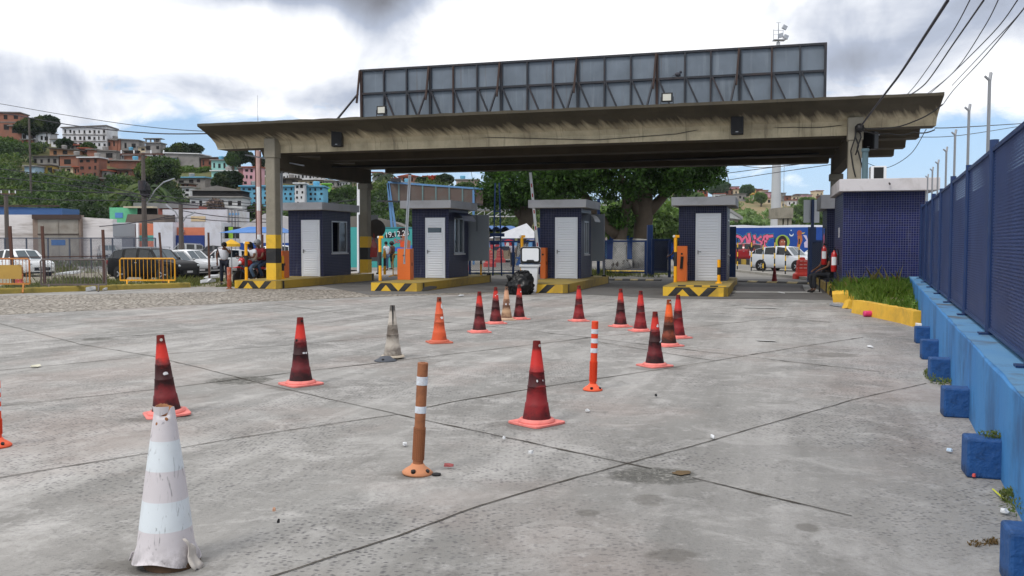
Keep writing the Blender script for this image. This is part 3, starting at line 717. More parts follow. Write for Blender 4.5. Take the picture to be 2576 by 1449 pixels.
island(I3, 'yellow island behind the white bin under the third booth', vee=True); island(I4, 'yellow island with black and yellow top edge under the fourth booth', wd=1.95, chev=True)
t = thing('kerb_strip', 'black and yellow striped strip on the front edge of the fourth island', 'kerb strip', I4 + TU * .75 + TV * .12 + Vector((0, 0, .3)), -TA)
for i in range(6): MB().bb((i * .24 - .3, -.06, 0.002), (i * .24 - .07, .06, .035)).build('strip_block', M_yel if i % 2 else M_blk, t)

# ------------------------------------------------------------------ booths
def booth(cor, W, D, label, door, win, mode, z0=0.3, H=2.62, rh=.29, m_t=None, fwd=.6, right=.3, left=.3, group='blue tiled toll booths'):
    """cor: front left foot; door=(x0,x1,h) on the front; win=(y0,y1,z0,z1) on the right side"""
    t = thing('toll_booth', label, 'toll booth', (cor.x, cor.y, z0), -TA, group); m_t = m_t or M_tile
    th = .1
    # walls with a real window opening on the right-hand side
    m = MB(); m.bb((0, 0, 0), (W, th, H)); m.bb((0, D - th, 0), (W, D, H)); m.bb((0, th, 0), (th, D - th, H))
    y0, y1, a0, a1 = win
    m.bb((W - th, th, 0), (W, D - th, a0)); m.bb((W - th, th, a1), (W, D - th, H)); m.bb((W - th, th, a0), (W, y0, a1)); m.bb((W - th, y1, a0), (W, D - th, a1))
    m.build('wall', m_t, t)
    MB().bb((-left, -fwd, H + .001), (W + right, D + .25, H + rh)).build('roof', M_roof, t, bevel=.008)
    # louvred door
    d0, d1, dh = door
    dr = MB(); dr.bb((d0, -.035, 0.01), (d1, -.002, dh)); o = dr.build('door', M_door, t)
    f = MB(); f.bb((d0 - .045, -.05, 0), (d0, -.001, dh + .04)); f.bb((d1, -.05, 0), (d1 + .045, -.001, dh + .04)); f.bb((d0, -.05, dh), (d1, -.001, dh + .04)); f.build('door_frame', M_door, o)
    n = 23; sl = MB()
    for i in range(n):
        zc = .09 + (dh - .16) * (i + .5) / n
        if mode == 'open' and 18 <= i <= 19: continue
        sl.add([(d0 + .05, -.037, zc - .038), (d1 - .05, -.037, zc - .038), (d1 - .05, -.055, zc - .03), (d0 + .05, -.055, zc - .03), (d1 - .05, -.037, zc + .038), (d0 + .05, -.037, zc + .038)],
               [(0, 1, 2, 3), (3, 2, 4, 5), (0, 3, 5), (1, 4, 2)])
    sl.build('louvre', M_door, o)
    if mode == 'open':
        zc0 = .09 + (dh - .16) * 18 / n; zc1 = .09 + (dh - .16) * 20 / n
        MB().bb((d0 + .06, -.04, zc0), (d1 - .1, -.0365, zc1)).build('pane', M_glass2, o)
        MB().box(((d0 + d1) / 2, -.05, zc1 + .06), (d1 - d0 - .1, .008, .05), Matrix.Rotation(R(3), 3, 'Y')).build('loose_slat', M_door, o)
    hd = MB(); hd.bb((d0 + .03, -.075, .93), (d0 + .06, -.05, 1.07)); hd.bar((d0 + .045, -.08, 1.02), (d0 + .15, -.08, 1.02), .018); hd.build('handle', M_galv, o)
    # window
    wf = MB()
    for (u0, u1, v0, v1) in ((y0, y1, a0, a0 + .05), (y0, y1, a1 - .05, a1), (y0, y0 + .05, a0 + .05, a1 - .05), (y1 - .05, y1, a0 + .05, a1 - .05), ((y0 + y1) / 2 - .02, (y0 + y1) / 2 + .02, a0 + .05, a1 - .05)):
        wf.bb((W - .07, u0, v0), (W + .015, u1, v1))
    wo = wf.build('window', M_alu, t)
    if mode == 'dim': MB().bb((W - .04, (y0 + y1) / 2 + .02, a0 + .05), (W - .03, y1 - .05, a1 - .05)).build('pane', M_glass, wo)
    else: MB().bb((W - .04, y0 + .05, a0 + .05), (W - .03, y1 - .05, a1 - .05)).build('pane', M_glass if mode == 'blind' else M_glass2, wo)
    MB().bb((W - .02, y0 - .04, a0 - .05), (W + .06, y1 + .04, a0 - .001)).build('sill', M_roof, wo)
    # inside: floor, counter
    MB().bb((th, th, 0.001), (W - th, D - th, .04)).build('floor', M_col, t)
    c = MB(); c.bb((W - .55, y0 - .1, .78), (W - th - .01, y1 + .1, .82)); c.bb((W - .5, y0, .04), (W - .45, y1, .78)); c.build('counter', M_roof, t)
    return t
def bloc(px, py): return G(px, py, 0.3)
B1, B2, B3, B4 = bloc(727, 694.6), bloc(1037.4, 698.6), bloc(1358, 700), bloc(1706, 705.5)
b1 = booth(B1, 1.52, 2.45, 'blue tiled toll booth furthest left with open side window', (.64, 1.36, 2.2), (.75, 2.1, .92, 2.22), 'dim', left=.28)
b2 = booth(B2, 1.48, 2.3, 'blue tiled toll booth with a pane set in its louvred door', (.60, 1.30, 2.24), (.6, 1.75, .92, 2.3), 'open', left=.24)
b3 = booth(B3, 1.58, 1.9, 'blue tiled toll booth behind the open white bin', (.64, 1.4, 2.24), (.55, 1.4, .9, 2.15), 'blind')
b4 = booth(B4, 1.66, 2.3, 'blue tiled toll booth with striped kerb at its feet, nearest the right lane', (.64, 1.41, 2.32), (.6, 1.7, .9, 2.15), 'blind', left=.2)
# things inside / on the booths
ch = MB(); ch.bb((.95, .9, .45), (1.35, 1.35, .55)); ch.bb((.9, .92, .55), (.98, 1.33, 1.1)); ch.cyl((1.15, 1.1, .05), (1.15, 1.1, .45), .04); ch.bar((.9, 1.1, .06), (1.4, 1.1, .06), .05); ch.bar((1.15, .85, .06), (1.15, 1.35, .06), .05)
o = ch.build('office_chair', M_black, bevel=.02); o.location = B1 + Vector((0, 0, .001)); o.rotation_euler = (0, 0, -TA); tag(o, 'black swivel chair behind the open window of the leftmost booth', 'chair')
o = MB().bb((.2, 1.0, .5), (.5, 1.3, 2.1)).build('orange_locker', M_orange, bevel=.01); o.location = B1 + Vector((0, 0, .041)); o.rotation_euler = (0, 0, -TA); tag(o, 'tall orange cabinet seen through the leftmost booth window', 'cabinet')
def awning(B, W, y0, y1, z, m, label):
    a = MB(); n = 8
    pts = [(W + .03 + .42 * math.sin(i / n * 1.3), z - .05 - .20 * (i / n) ** 2 * 1.6) for i in range(n + 1)]
    a.add([(p[0], y0, p[1]) for p in pts] + [(p[0], y1, p[1]) for p in pts] + [(p[0], y0, p[1] - .012) for p in pts] + [(p[0], y1, p[1] - .012) for p in pts],
          [(i, i + 1, n + 2 + i, n + 1 + i) for i in range(n)] + [(2 * n + 2 + i, 3 * n + 3 + i, 3 * n + 4 + i, 2 * n + 3 + i) for i in range(n)])
    o = a.build('awning', m, smooth=True); o.location = B; o.rotation_euler = (0, 0, -TA); tag(o, label, 'awning')
awning(B2, 1.48, .45, 1.9, 2.55, M_blue, 'dark curled awning over the side window of the second booth')
awning(B3, 1.58, .4, 1.5, 2.5, M_galv, 'pale curled awning over the side window of the third booth')

# right-hand guard house
GA = TA
gb = P(2117, 725, 25.5)
def guard_house():
    t = thing('guard_house', 'large blue tiled guard house with white flat roof beside the fence', 'guard house', (gb.x, gb.y, .33), -GA)
    W, D, H = 2.14, 3.3, 2.73
    m = MB(); th = .12; m.bb((0, 0, -.32), (W, th, H)); m.bb((0, D - th, -.32), (W, D, H)); m.bb((W - th, th, -.32), (W, D - th, H)); m.bb((0, th, -.32), (th, D - th, H)); m.build('wall', M_tile_b, t)
    MB().bb((-.14, -.45, H + .001), (W + .3, D + .2, H + .34)).build('roof', M_roof_w, t, bevel=.012)
    MB().cyl((1.15, -.62, H + .17), (1.15, -.5, H + .2), .025).build('spout', M_dsteel, t)
    MB().bb((W + .001, -.004, -.1), (W + .03, .12, H)).build('corner_strip', M_roof, t)
    p = MB(); p.bb((-.012, 1.1, 1.45), (-.002, 1.45, 1.75)); p.build('switch_plate', M_roof, t)
    return t
guard_house()
t = thing('guard_annex', 'narrow tiled annex with lower roof slab behind the guard house', 'booth', (P(2086, 700, 30.2).x, 30.2, .1), -GA)
MB().bb((-.1, 0.15, -.1), (1.4, 2.6, 2.68)).build('wall', M_tile, t); MB().bb((-.3, -.1, 2.681), (1.6, 2.8, 3.14)).build('roof', M_roof, t)
o = MB().bb((-.11, .8, .9), (-.102, 1.8, 2.1)).build('window', M_dsteel, t); MB().bb((-.12, .86, .96), (-.112, 1.74, 2.04)).build('pane', M_glass, o)
# air conditioner, pipe on the guard house roof
q = Matrix.Rotation(-GA, 3, 'Z'); base = Vector((gb.x, gb.y, .33))
t = thing('air_conditioner', 'white air conditioner unit on the guard house roof', 'air conditioner', base + q @ Vector((.98, .8, 3.072)), -GA)
MB().bb((-.21, -.3, 0), (.21, .3, .42)).build('casing', M_white, t, bevel=.015); MB().bb((-.13, -.308, .04), (.13, -.302, .38)).build('grille', M_black, t)
o = MB().cyl((0, 0, 0), (0, 0, .85), .085, n=14).cyl((0, 0, .85), (0, 0, .93), .11, n=14).build('vent_pipe', mat('dull_teal_pipe', (84, 108, 116), .6), smooth=False); o.location = base + q @ Vector((.62, .6, 3.072)); tag(o, 'grey-teal vent pipe beside the column on the guard house roof', 'pipe')
M_red = mat('red_gloss', (186, 36, 34), 0.3, (160, 28, 28), 2, .5, coat=.3)
def extinguisher(loc, label):
    t = thing('fire_extinguisher', label, 'fire extinguisher', loc, -GA, 'fire extinguishers on the guard house wall')
    MB().lathe([(.07, 0), (.085, .02), (.085, .48), (.07, .55), (.03, .6), (.03, .63)], n=16).build('cylinder', M_red, t, smooth=True)
    m = MB(); m.bb((-.03, -.02, .62), (.03, .02, .68)); m.bar((0, 0, .68), (.02, -.12, .72), .02); m.tube([(0, 0, .66), (.1, 0, .66), (.13, 0, .5), (.12, 0, .2)], .014, 6); m.build('valve', M_black, t)
    o = MB(); n = 6; a = [(-.0865 * math.cos(v), -.0865 * math.sin(v)) for v in [R(35 + 20 * i) for i in range(n)]]
    o.add([(p, r_, .2) for p, r_ in a] + [(p, r_, .44) for p, r_ in a], [(i, i + 1, n + i + 1, n + i) for i in range(n - 1)]); o.build('instruction_label', M_white, t)
    MB().bb((.085, -.03, .35), (.12, .03, .5)).build('bracket', M_dsteel, t)
extinguisher(P(2098, 660, gb.y + .7) - Vector((0, 0, .28)), 'nearer red fire extinguisher with white label at the guard house corner')
extinguisher(P(2073, 643, gb.y + 3.5) - Vector((0, 0, .3)), 'further red fire extinguisher beside the dark annex')
# ------------------------------------------------------------------ traffic cones
def cone_mat(name, top, mid, low, dark, amount, seed):
    m = bpy.data.materials.new(name); m.use_nodes = True; g = NG(m.node_tree); b = g.n['Principled BSDF']
    vec = g.new('ShaderNodeTexCoord').outputs['Object']; x, y, z = g.xyz(vec)
    wv = g.math('MULTIPLY_ADD', g.math('SUBTRACT', g.noise(vec, 9.0, 5.0, 0.6, 0, seed), 0.5), 0.12, z)
    c = g.mix(g.ramp(wv, 0.30, 0.36), lin(low), lin(mid)); c = g.mix(g.ramp(wv, 0.49, 0.53), c, lin(top))
    c = g.mix(g.ramp(z, 0.655, 0.685), c, lin(tuple(v * .55 for v in top)))
    sm = g.noise(g.scale(vec, (1, 1, 1.4)), 7.0, 8.0, 0.7, 0.5, seed + 3.0)
    band = g.math('SUBTRACT', 1.0, g.math('MINIMUM', 1.0, g.math('MULTIPLY', g.math('ABSOLUTE', g.math('SUBTRACT', wv, 0.36 + .03 * math.sin(seed))), 6.5)))
    band2 = g.math('SUBTRACT', 1.0, g.math('MINIMUM', 1.0, g.math('MULTIPLY', g.math('ABSOLUTE', g.math('SUBTRACT', wv, 0.06)), 7.0)))
    d = g.math('ADD', g.math('MULTIPLY', g.math('MAXIMUM', band, g.math('MULTIPLY', band2, .7)), amount * 1.3), g.math('MULTIPLY', g.math('SUBTRACT', sm, 0.5), 1.9))
    c = g.mix(g.math('MULTIPLY', g.ramp(d, 0.12, 0.62), 0.9), c, lin(dark))
    sc_ = g.ramp(g.noise(g.scale(vec, (14, 14, 3)), 3.0, 4.0, 0.6, 1.0, seed), 0.62, 0.72)
    c = g.mix(g.math('MULTIPLY', sc_, 0.5), c, lin(dark))
    g.l.new(c, b.inputs['Base Color']); b.inputs['Roughness'].default_value = 0.62; b.inputs['Specular IOR Level'].default_value = 0.3
    n = g.new('ShaderNodeBump'); n.inputs['Strength'].default_value = 0.25; n.inputs['Distance'].default_value = 0.006
    g.l.new(sm, n.inputs['Height']); g.l.new(n.outputs[0], b.inputs['Normal'])
    return m
M_cbase = mat('cone_base_pink', (234, 136, 128), 0.65, (216, 116, 108), 6, 0.6, dirt=((120, 66, 56), 0.35, 6.0))
M_sticker = mat('white_peeling_film', (226, 226, 228), 0.5, (186, 186, 190), 30, 0.7)
def cone(px, py, top, label, cm, base_m=None, rz=0.3, lean=(0, 0), stick=(), notch=False, base_sq=True, hole=True):
    loc = G(px, py); d = loc.y; h = (py - top) * d / FPX * 1.0 / math.cos(PITCH); h = min(max(h, .70), .80); k = h / 0.75
    t = thing('traffic_cone', label, 'traffic cone', (loc.x, loc.y, 0), rz, 'traffic cones on the slabs')
    t.rotation_euler = (lean[0], lean[1], rz); t.scale = (k, k, k)
    b = MB(); q = .195; c = .045
    sq = []
    for sx, sy in ((1, 1), (-1, 1), (-1, -1), (1, -1)):
        for a in ((0, 1, 2) if sx * sy > 0 else (2, 1, 0)):
            ang = R(45 * a); sq.append((sx * (q - c + c * math.cos(ang)), sy * (q - c + c * math.sin(ang))))
    if base_sq:
        b.prism(sq, 0.002, 0.022, 'z')
    b.lathe([(.168, .022), (.168, .03), (.158, .045), (.14, .055), (.128, .05)], n=28, cap=True)
    b.build('base', base_m or M_cbase, t, smooth=False, bevel=.003)
    body = MB(); n = 32
    prof = [(.128, .045), (.108, .16), (.1045, .19), (.098, .195), (.083, .335), (.0855, .338), (.0855, .344), (.080, .347), (.068, .47), (.070, .473), (.070, .479), (.0655, .482), (.040, .68), (.0375, .70), (.034, .75)]
    body.lathe(prof, n=n, cap=False)
    # inner wall so that the top is open
    body.lathe([(.034, .75), (.030, .748), (.034, .69), (.1, .1)], n=n, cap=False)
    o = body.build('body', cm, t, smooth=True, fix=False)
    if notch:
        MB().ball((-.055, -.02, .5), .016, 8, 6).build('tear', M_soft, t)
    if hole:
        MB().cyl((0, -.0385, .71), (0, -.036, .71), .0135, n=14).build('eyelet', hole if not isinstance(hole, bool) else M_soft, t)
    for (an, z, sx, sz) in stick:
        rr = .128 - (z - .045) * .133 + .004; m = MB(); nn = 9; pts = []
        for i in range(nn):
            a = 2 * math.pi * i / nn; da = sx * math.cos(a) * rnd.uniform(.6, 1.2) / rr; dz = sz * math.sin(a) * rnd.uniform(.6, 1.2)
            r2 = .128 - (z + dz - .045) * .133 + .0035; pts.append((r2 * math.sin(an + da), -r2 * math.cos(an + da), z + dz))
        m.add(pts + [(rr * math.sin(an), -rr * math.cos(an), z)], [(i, (i + 1) % nn, nn) for i in range(nn)])
        m.build('torn_sticker', M_sticker, t, fix=False)
    return t
CR = [cone_mat('cone_red_sooty', (192, 46, 36), (140, 36, 36), (110, 32, 36), (36, 22, 24), 0.8, 1.0),
      cone_mat('cone_red', (188, 42, 38), (156, 36, 38), (132, 34, 38), (48, 22, 26), 0.55, 2.0),
      cone_mat('cone_maroon_sooty', (190, 44, 34), (116, 32, 36), (98, 28, 34), (36, 22, 24), 0.75, 3.0),
      cone_mat('cone_orange_sooty', (226, 92, 34), (190, 80, 34), (120, 54, 34), (44, 30, 24), 0.85, 4.0),
      cone_mat('cone_orange', (206, 88, 54), (202, 92, 58), (204, 88, 52), (120, 62, 44), 0.3, 5.0),
      cone_mat('cone_dirty_tan', (196, 148, 118), (178, 136, 108), (176, 142, 112), (104, 74, 60), 0.6, 6.0),
      cone_mat('cone_dirty_white', (176, 168, 158), (160, 152, 142), (168, 160, 150), (88, 78, 70), 0.6, 7.0)]
M_hole = mat('daylight_through_hole', (206, 200, 192), .9)
cone(420, 1043, 840, 'red and black banded cone standing just behind the big white cone', CR[0], rz=.5, lean=(0, -.06), stick=((.1, .40, .03, .015),), hole=M_hole)
cone(757, 967, 797, 'dark sooty cone with a bite out of its left side', CR[2], rz=.75, lean=(.0, .0), stick=((-.1, .36, .016, .014), (.25, .36, .014, .013)), notch=True)
cone(988, 902, 767, 'dirty white split cone beside a grey rubber foot', CR[6], base_m=mat('cone_base_bone', (190, 178, 160), .8), rz=.2, base_sq=False, hole=False)
cone(1105, 862, 747, 'orange cone with torn white patches alone left of the red group', CR[4], base_m=mat('cone_base_orange', (204, 108, 84), .7), rz=.35, stick=((.5, .60, .022, .05), (.35, .42, .03, .025)))
cone(1206, 836, 733, 'cone with bright red tip and black waist, leftmost of the far group of four', CR[0], rz=.3)
cone(1247, 814, 722, 'red cone with white scuffs directly left of the tan cone', CR[0], rz=.4, stick=((.2, .60, .012, .012), (-.5, .58, .012, .01), (.6, .61, .02, .01)))
cone(1274, 805, 723, 'dirty tan cone hidden between two red cones', CR[5], base_m=mat('cone_base_cream', (206, 176, 150), .8), rz=.2, stick=((-.3, .36, .018, .025), (.7, .36, .018, .028)))
cone(1306, 803, 716, 'red and black cone in front of the black bin bag', CR[0], rz=.5, stick=((.2, .60, .016, .016),))
cone(1456, 808, 718, 'evenly faded red cone standing alone between the two far groups', CR[1], rz=.3)
cone(1561, 822, 726, 'black-waisted red cone, left of a plain red cone in the right group', CR[0], rz=.4)
cone(1611, 833, 731, 'mostly clean red cone, middle of the right group', CR[1], rz=.25, stick=((1.0, .55, .01, .02),))
cone(1647, 921, 783, 'dark sooty cone nearest the camera in the right group', CR[2], rz=.55, stick=((-.1, .56, .02, .02), (.45, .36, .025, .02), (.2, .34, .015, .01)))
cone(1682, 870, 753, 'orange and black cone partly behind the dark sooty one', CR[3], rz=.4, hole=M_hole)
cone(1705, 850, 741, 'clean red cone furthest right of the group', CR[1], rz=.5)
cone(1350, 1065, 855, 'large red cone with smeared black dirt in the centre foreground', CR[1], rz=.75, stick=((-.72, .40, .008, .012), (-.05, .40, .006, .01)), hole=M_hole)
c = cone(1948, 712, 670, 'dark red cone behind the hump in the right-hand lane', mat('cone_dark_red', (130, 30, 34), .6, (96, 26, 30), 5, .8), base_m=mat('cone_base_dark', (120, 34, 36), .7), base_sq=False, hole=False)
# split in the dirty cone, grey rubber foot
l = G(988, 902)
o = MB(); o.add([(-.004, -.071, .47), (.006, -.069, .48), (.012, -.05, .63), (.006, -.038, .75), (-.012, -.036, .75), (-.008, -.052, .62)], [(0, 1, 2, 3, 4, 5)])
o = o.build('split', M_black, [q for q in bpy.data.objects if q.get('label', '').startswith('dirty white split')][0], fix=False)
l = G(970, 908)
t = thing('rubber_disc', 'round dark grey rubber post foot on the ground by the split white cone', 'rubber disc', (l.x, l.y, 0))
MB().lathe([(.155, 0.001), (.155, .012), (.10, .035), (.07, .062), (.045, .066), (.04, .05)], n=24).build('dome', mat('grey_rubber', (84, 88, 96), .7), t, smooth=True)
MB().cyl((-.02, -.118, .026), (-.02, -.112, .040), .018, n=10).build('bolt_hole', M_black, t)
# big broken white cone
def big_cone():
    loc = G(418, 1418); t = thing('traffic_cone', 'large white striped cone with broken top and torn base, nearest the camera', 'traffic cone', (loc.x, loc.y, 0), 0.0)
    t.rotation_euler = (0, .008, 0)
    h = (1425 - 1018) * loc.y / FPX; n = 48
    body = MB(); rings = []; m_a = M_w1; prof = []
    for i in range(37):
        f = i / 36; z = .03 + f * (h - .03); r = .142 * (1 - f) ** 1.0 + .046 * f; r += .004 * math.sin(f * 3.1) + (.02 * max(0, .1 - f) / .1)
        ring = []
        for k in range(n):
            a = 2 * math.pi * k / n; zz_ = z
            if i == 36: zz_ = h - .006 * math.sin(2 * a) - (.055 * max(0, math.cos(a + 1.25)) ** 6) - rnd.uniform(0, .004)
            if i == 35: zz_ = min(z, h - .02 - (.05 * max(0, math.cos(a + 1.25)) ** 6))
            if i == 0: zz_ = z + .012 * math.sin(3 * a) - .012 * math.sin(a + 1.0) ; 
            rr = r * (1 + .012 * math.sin(2 * a + 4 * f) + (.03 * math.sin(5 * a) if f < .05 else 0))
            ring.append((rr * math.cos(a), rr * math.sin(a) , zz_))
        rings.append(ring)
    body.loft(rings, cap=False)
    inner = [[(p[0] * .93, p[1] * .93, p[2]) for p in rings[i]] for i in (36, 30, 20)]
    body.mat(1).loft([rings[36]] + inner, cap=False)
    body.build('body', [M_w1, mat('cone_inside_tan', (170, 122, 86), .8)], t, smooth=True, fix=False)
    # folded lip piece at the top, like a torn collar
    lp = MB(); pts = []
    for i in range(7):
        a = R(205 + i * 18); pts.append((.051 * math.cos(a), .051 * math.sin(a)))
    lp.add([(p[0], p[1], h - .045 + .02 * abs(i - 3) / 3) for i, p in enumerate(pts)] + [(p[0] * 1.1, p[1] * 1.12, h + .004) for p in pts], [(i, i + 1, 8 + i, 7 + i) for i in range(6)])
    lp.build('torn_lip', M_w1, t, smooth=True, fix=False)
    hl = MB(); hl.ball((0.020, -.046, h - .058), .014, 10, 6, (1.2, .35, .8)); hl.ball((-.014, -.052, h - .082), .012, 8, 6, (.9, .35, 1.0)); hl.build('tear', mat('cone_tear_tan', (156, 104, 66), .8), t)
    # dark rubber underneath and the flap that stands off on the right
    MB().lathe([(.135, .002), (.135, .02), (.12, .045)], (0.03, .0, 0), n=20).build('base', mat('dirty_tan_rubber', (96, 74, 56), .85), t)
    f = MB(); fl = []
    for i in range(8):
        u = i / 7
        fl.append([(.128 + .03 * u + .015 * v, -.075 + .085 * v - .03 * u, .165 * (1 - u) ** .9 + .002 + .02 * math.sin(v * 3) * (1 - u)) if False else
                   (.118 + .018 * v + .055 * u + .01 * math.sin(7 * u + v), -.10 + .07 * v + .012 * math.sin(5 * u), .004 + (.155 - .06 * v) * (1 - u) + .012 * math.sin(9 * v)) for v in (0, .25, .5, .75, 1.0)])
    f.add([p for r_ in fl for p in r_], [(i * 5 + j, i * 5 + j + 1, i * 5 + j + 6, i * 5 + j + 5) for i in range(7) for j in range(4)])
    o = f.build('torn_flap', mat('flap_white', (196, 190, 184), .8, (172, 164, 156), 6, .8), t, smooth=True, fix=False)
    md = o.modifiers.new('thick', 'SOLIDIFY'); md.thickness = .006
    MB().bar((-.165, -.04, .03), (-.14, -.06, .08), .012, .004).build('sliver', M_w1, t)
def w1():
    m = bpy.data.materials.new('cone_white_film'); m.use_nodes = True; g = NG(m.node_tree); b = g.n['Principled BSDF']
    vec = g.new('ShaderNodeTexCoord').outputs['Object']; x, y, z = g.xyz(vec)
    pale, lil = lin((214, 221, 226)), lin((206, 200, 203))
    wv = z
    k1 = g.math('MULTIPLY', g.ramp(wv, .482, .486), g.math('SUBTRACT', 1.0, g.ramp(wv, .628, .632)))
    k2 = g.math('MULTIPLY', g.ramp(wv, .190, .194), g.math('SUBTRACT', 1.0, g.ramp(wv, .334, .338)))
    c = g.mix(g.math('MAXIMUM', k1, k2), lil, pale)
    c = g.mix(g.math('MULTIPLY', g.ramp(g.noise(vec, 5, 5), .4, .7), .2), c, lin((150, 144, 144)))
    sc_ = g.ramp(g.noise(g.scale(vec, (30, 30, 6)), 1.0, 4.0, 0.6, 1.5), 0.60, 0.68)
    c = g.mix(g.math('MULTIPLY', sc_, 0.6), c, lin((96, 92, 94)))
    low = g.math('MULTIPLY', g.math('SUBTRACT', 1.0, g.ramp(z, .02, .13)), g.ramp(g.noise(vec, 14, 5, .7), .42, .62))
    c = g.mix(g.math('MULTIPLY', low, 0.7), c, lin((92, 86, 84)))
    g.l.new(c, b.inputs['Base Color']); b.inputs['Roughness'].default_value = .55
    return m
M_w1 = w1()
big_cone()
# ------------------------------------------------------------------ flexible posts
M_ob = mat('faded_orange_rubber', (158, 102, 68), .7, (138, 88, 58), 5, .7, dirt=((96, 60, 42), .6, 6))
M_obb = mat('faded_orange_base', (204, 140, 102), .75, (184, 122, 86), 5, .7)
M_orr = mat('bright_orange_rubber', (224, 70, 30), .5, (206, 62, 30), 4, .6)
M_orb = mat('bright_orange_base', (244, 104, 66), .6, (226, 90, 56), 4, .6)
def flex_post(px, py, top, label, mb_, mbase, bands, lean=0.0, group='flexible lane posts', r=.037):
    loc = G(px, py); h = (py - top) * loc.y / FPX / math.cos(PITCH)
    t = thing('flexible_post', label, 'delineator post', (loc.x, loc.y, 0), 0, group); t.rotation_euler = (0, lean, 0)
    MB().lathe([(.105, .002), (.108, .015), (.085, .035), (.055, .055), (r + .004, .075)], n=28).build('base', mbase, t, smooth=True)
    m = MB()
    for a in (-.9, .7, 2.6): m.cyl((.082 * math.sin(a), -.082 * math.cos(a), .022), (.087 * math.sin(a), -.087 * math.cos(a), .046), .014, n=10)
    MB().cyl((-.02, -.083, .026), (-.022, -.088, .045), .016, n=10).build('bolt_hole', M_black, t)
    MB().cyl((.07, -.045, .026), (.076, -.05, .042), .014, n=10).build('bolt_hole', M_black, t)
    zg = h * .42; body = MB()
    body.lathe([(r, .07), (r, h - .006), (r * .9, h), (r * .5, h + .001), (r * .45, h - .01)], n=28)
    body.build('tube', mb_, t, smooth=False)
    gr = MB(); nz = 19; na = 20
    for i in range(nz):
        z0 = .10 + (zg - .10) * i / nz; z1 = z0 + (zg - .1) / nz * .45
        gr.lathe([(r + .0005, z0), (r + .005, z0 + .001), (r + .005, z1), (r + .0005, z1 + .001)], n=28, cap=False)
    for k in range(na):
        a = 2 * math.pi * k / na; gr.box(((r + .0025) * math.cos(a), (r + .0025) * math.sin(a), (zg + .1) / 2), (.006, .0035, zg - .1), Matrix.Rotation(a, 3, 'Z'))
    gr.build('grip_ribs', mb_, t)
    for z0, z1 in bands:
        MB().lathe([(r + .0015, h * z0), (r + .0022, h * z0 + .001), (r + .0022, h * z1), (r + .0015, h * z1 + .001)], n=28, cap=False).build('reflective_band', M_film, t, smooth=False)
M_film = mat('reflective_film', (216, 224, 232), .35, (196, 204, 214), 8, .6, dirt=((150, 112, 90), .5, 9.0))
flex_post(1050, 1192, 907, 'brown faded post with two worn white bands in the foreground', M_ob, M_obb, [(.80, .875), (.55, .61)], lean=.055)
flex_post(1491, 982, 806, 'bright orange post with three crisp white bands', M_orr, M_orb, [(.82, .885), (.685, .75), (.545, .61)], lean=.03)
flex_post(-8, 1124, 955, 'bright orange post cut off by the left edge of the picture', M_orr, M_orb, [(.82, .885), (.685, .75), (.545, .61)])
flex_post(577, 727, 672, 'short rusty orange post at the corner of the first island', mat('scuffed_orange', (176, 84, 50), .7, (150, 70, 44), 6, .7, dirt=((200, 190, 184), .5, 9)), M_ob, [], group='flexible lane posts', r=.075)
t = MB().lathe([(.03, 0.002), (.032, .012), (.02, .016)], n=16).build('rubber_ring', M_soft); t.location = G(1098, 1196); tag(t, 'small black rubber ring on the slab right of the brown post', 'ring')
# ------------------------------------------------------------------ litter
def scrap(px, py, w, h, m, label, name='paper_scrap', cat='litter', seed=0, tall=.02):
    c = G(px, py); k = c.y / FPX; r_ = random.Random(seed + px); n = 9; pts = []
    for i in range(n):
        a = 2 * math.pi * i / n; q = r_.uniform(.6, 1.1)
        pts.append((w * k / 2 * q * math.cos(a), h * k / 2 * q * math.sin(a) * c.y / CH * .8, r_.uniform(.018, .02 + tall)))
    ctr = (0, 0, .02 + tall)
    m_ = MB(); m_.add(pts + [ctr] + [(p[0], p[1], .016) for p in pts], [(i, (i + 1) % n, n) for i in range(n)] + [(i, n + 1 + i, n + 1 + (i + 1) % n, (i + 1) % n) for i in range(n)])
    o = m_.build(name, m, fix=False); o.location = (c.x, c.y, 0); tag(o, label, cat, 'litter on the slabs'); return o
M_pap = mat('paper_white', (222, 224, 226), .8); M_cream2 = mat('creamy_paper', (226, 222, 200), .8)
scrap(90, 925, 26, 5, M_cream2, 'creamy crumpled paper on the slab far left', seed=1)
scrap(1018, 1124, 13, 6, M_pap, 'small white scrap left of the brown post')
scrap(2189, 875, 12, 5, M_pap, 'white scrap on the slab near the blue wall blocks')
scrap(2388, 1140, 12, 6, mat('plastic_blue_white', (196, 216, 236), .4), 'pale plastic scrap left of the largest visible blue block')
scrap(2527, 1295, 22, 9, M_pap, 'white scrap among weeds at the lower right edge')
scrap(1968, 738, 10, 4, M_pap, 'white scrap on the dark lane edge')
scrap(1268, 1109, 10, 2, M_pap, 'tiny white scrap behind the centre foreground cone')
scrap(1335, 1146, 14, 2, M_pap, 'thin white strip of paper below the centre cone')
scrap(1130, 1179, 26, 4, mat('dull_pink', (170, 90, 90), .7), 'thin dull pink strip right of the brown post', name='plastic_strip')
scrap(1792, 1105, 8, 9, M_pap, 'curled white sliver on a slab joint', name='plastic_strip')
scrap(690, 1292, 10, 4, mat('tan_scrap', (196, 150, 124), .8), 'tan fleck on the slab right of the big white cone')
scrap(700, 1322, 10, 3, M_soft, 'dark twig-like fleck right of the big white cone', name='twig')
scrap(2449, 1205, 8, 4, mat('red_scrap', (204, 84, 76), .7), 'small red wrapper under the weeds of the large block', name='wrapper')
scrap(1160, 745, 18, 3, M_pap, 'white scrap near the tip of the first far cone'); scrap(1108, 803, 12, 3, M_pap, 'flat white scrap behind the orange cone')
scrap(1478, 1038, 14, 3, M_pap, 'short white dash of paper between centre cone and orange post')
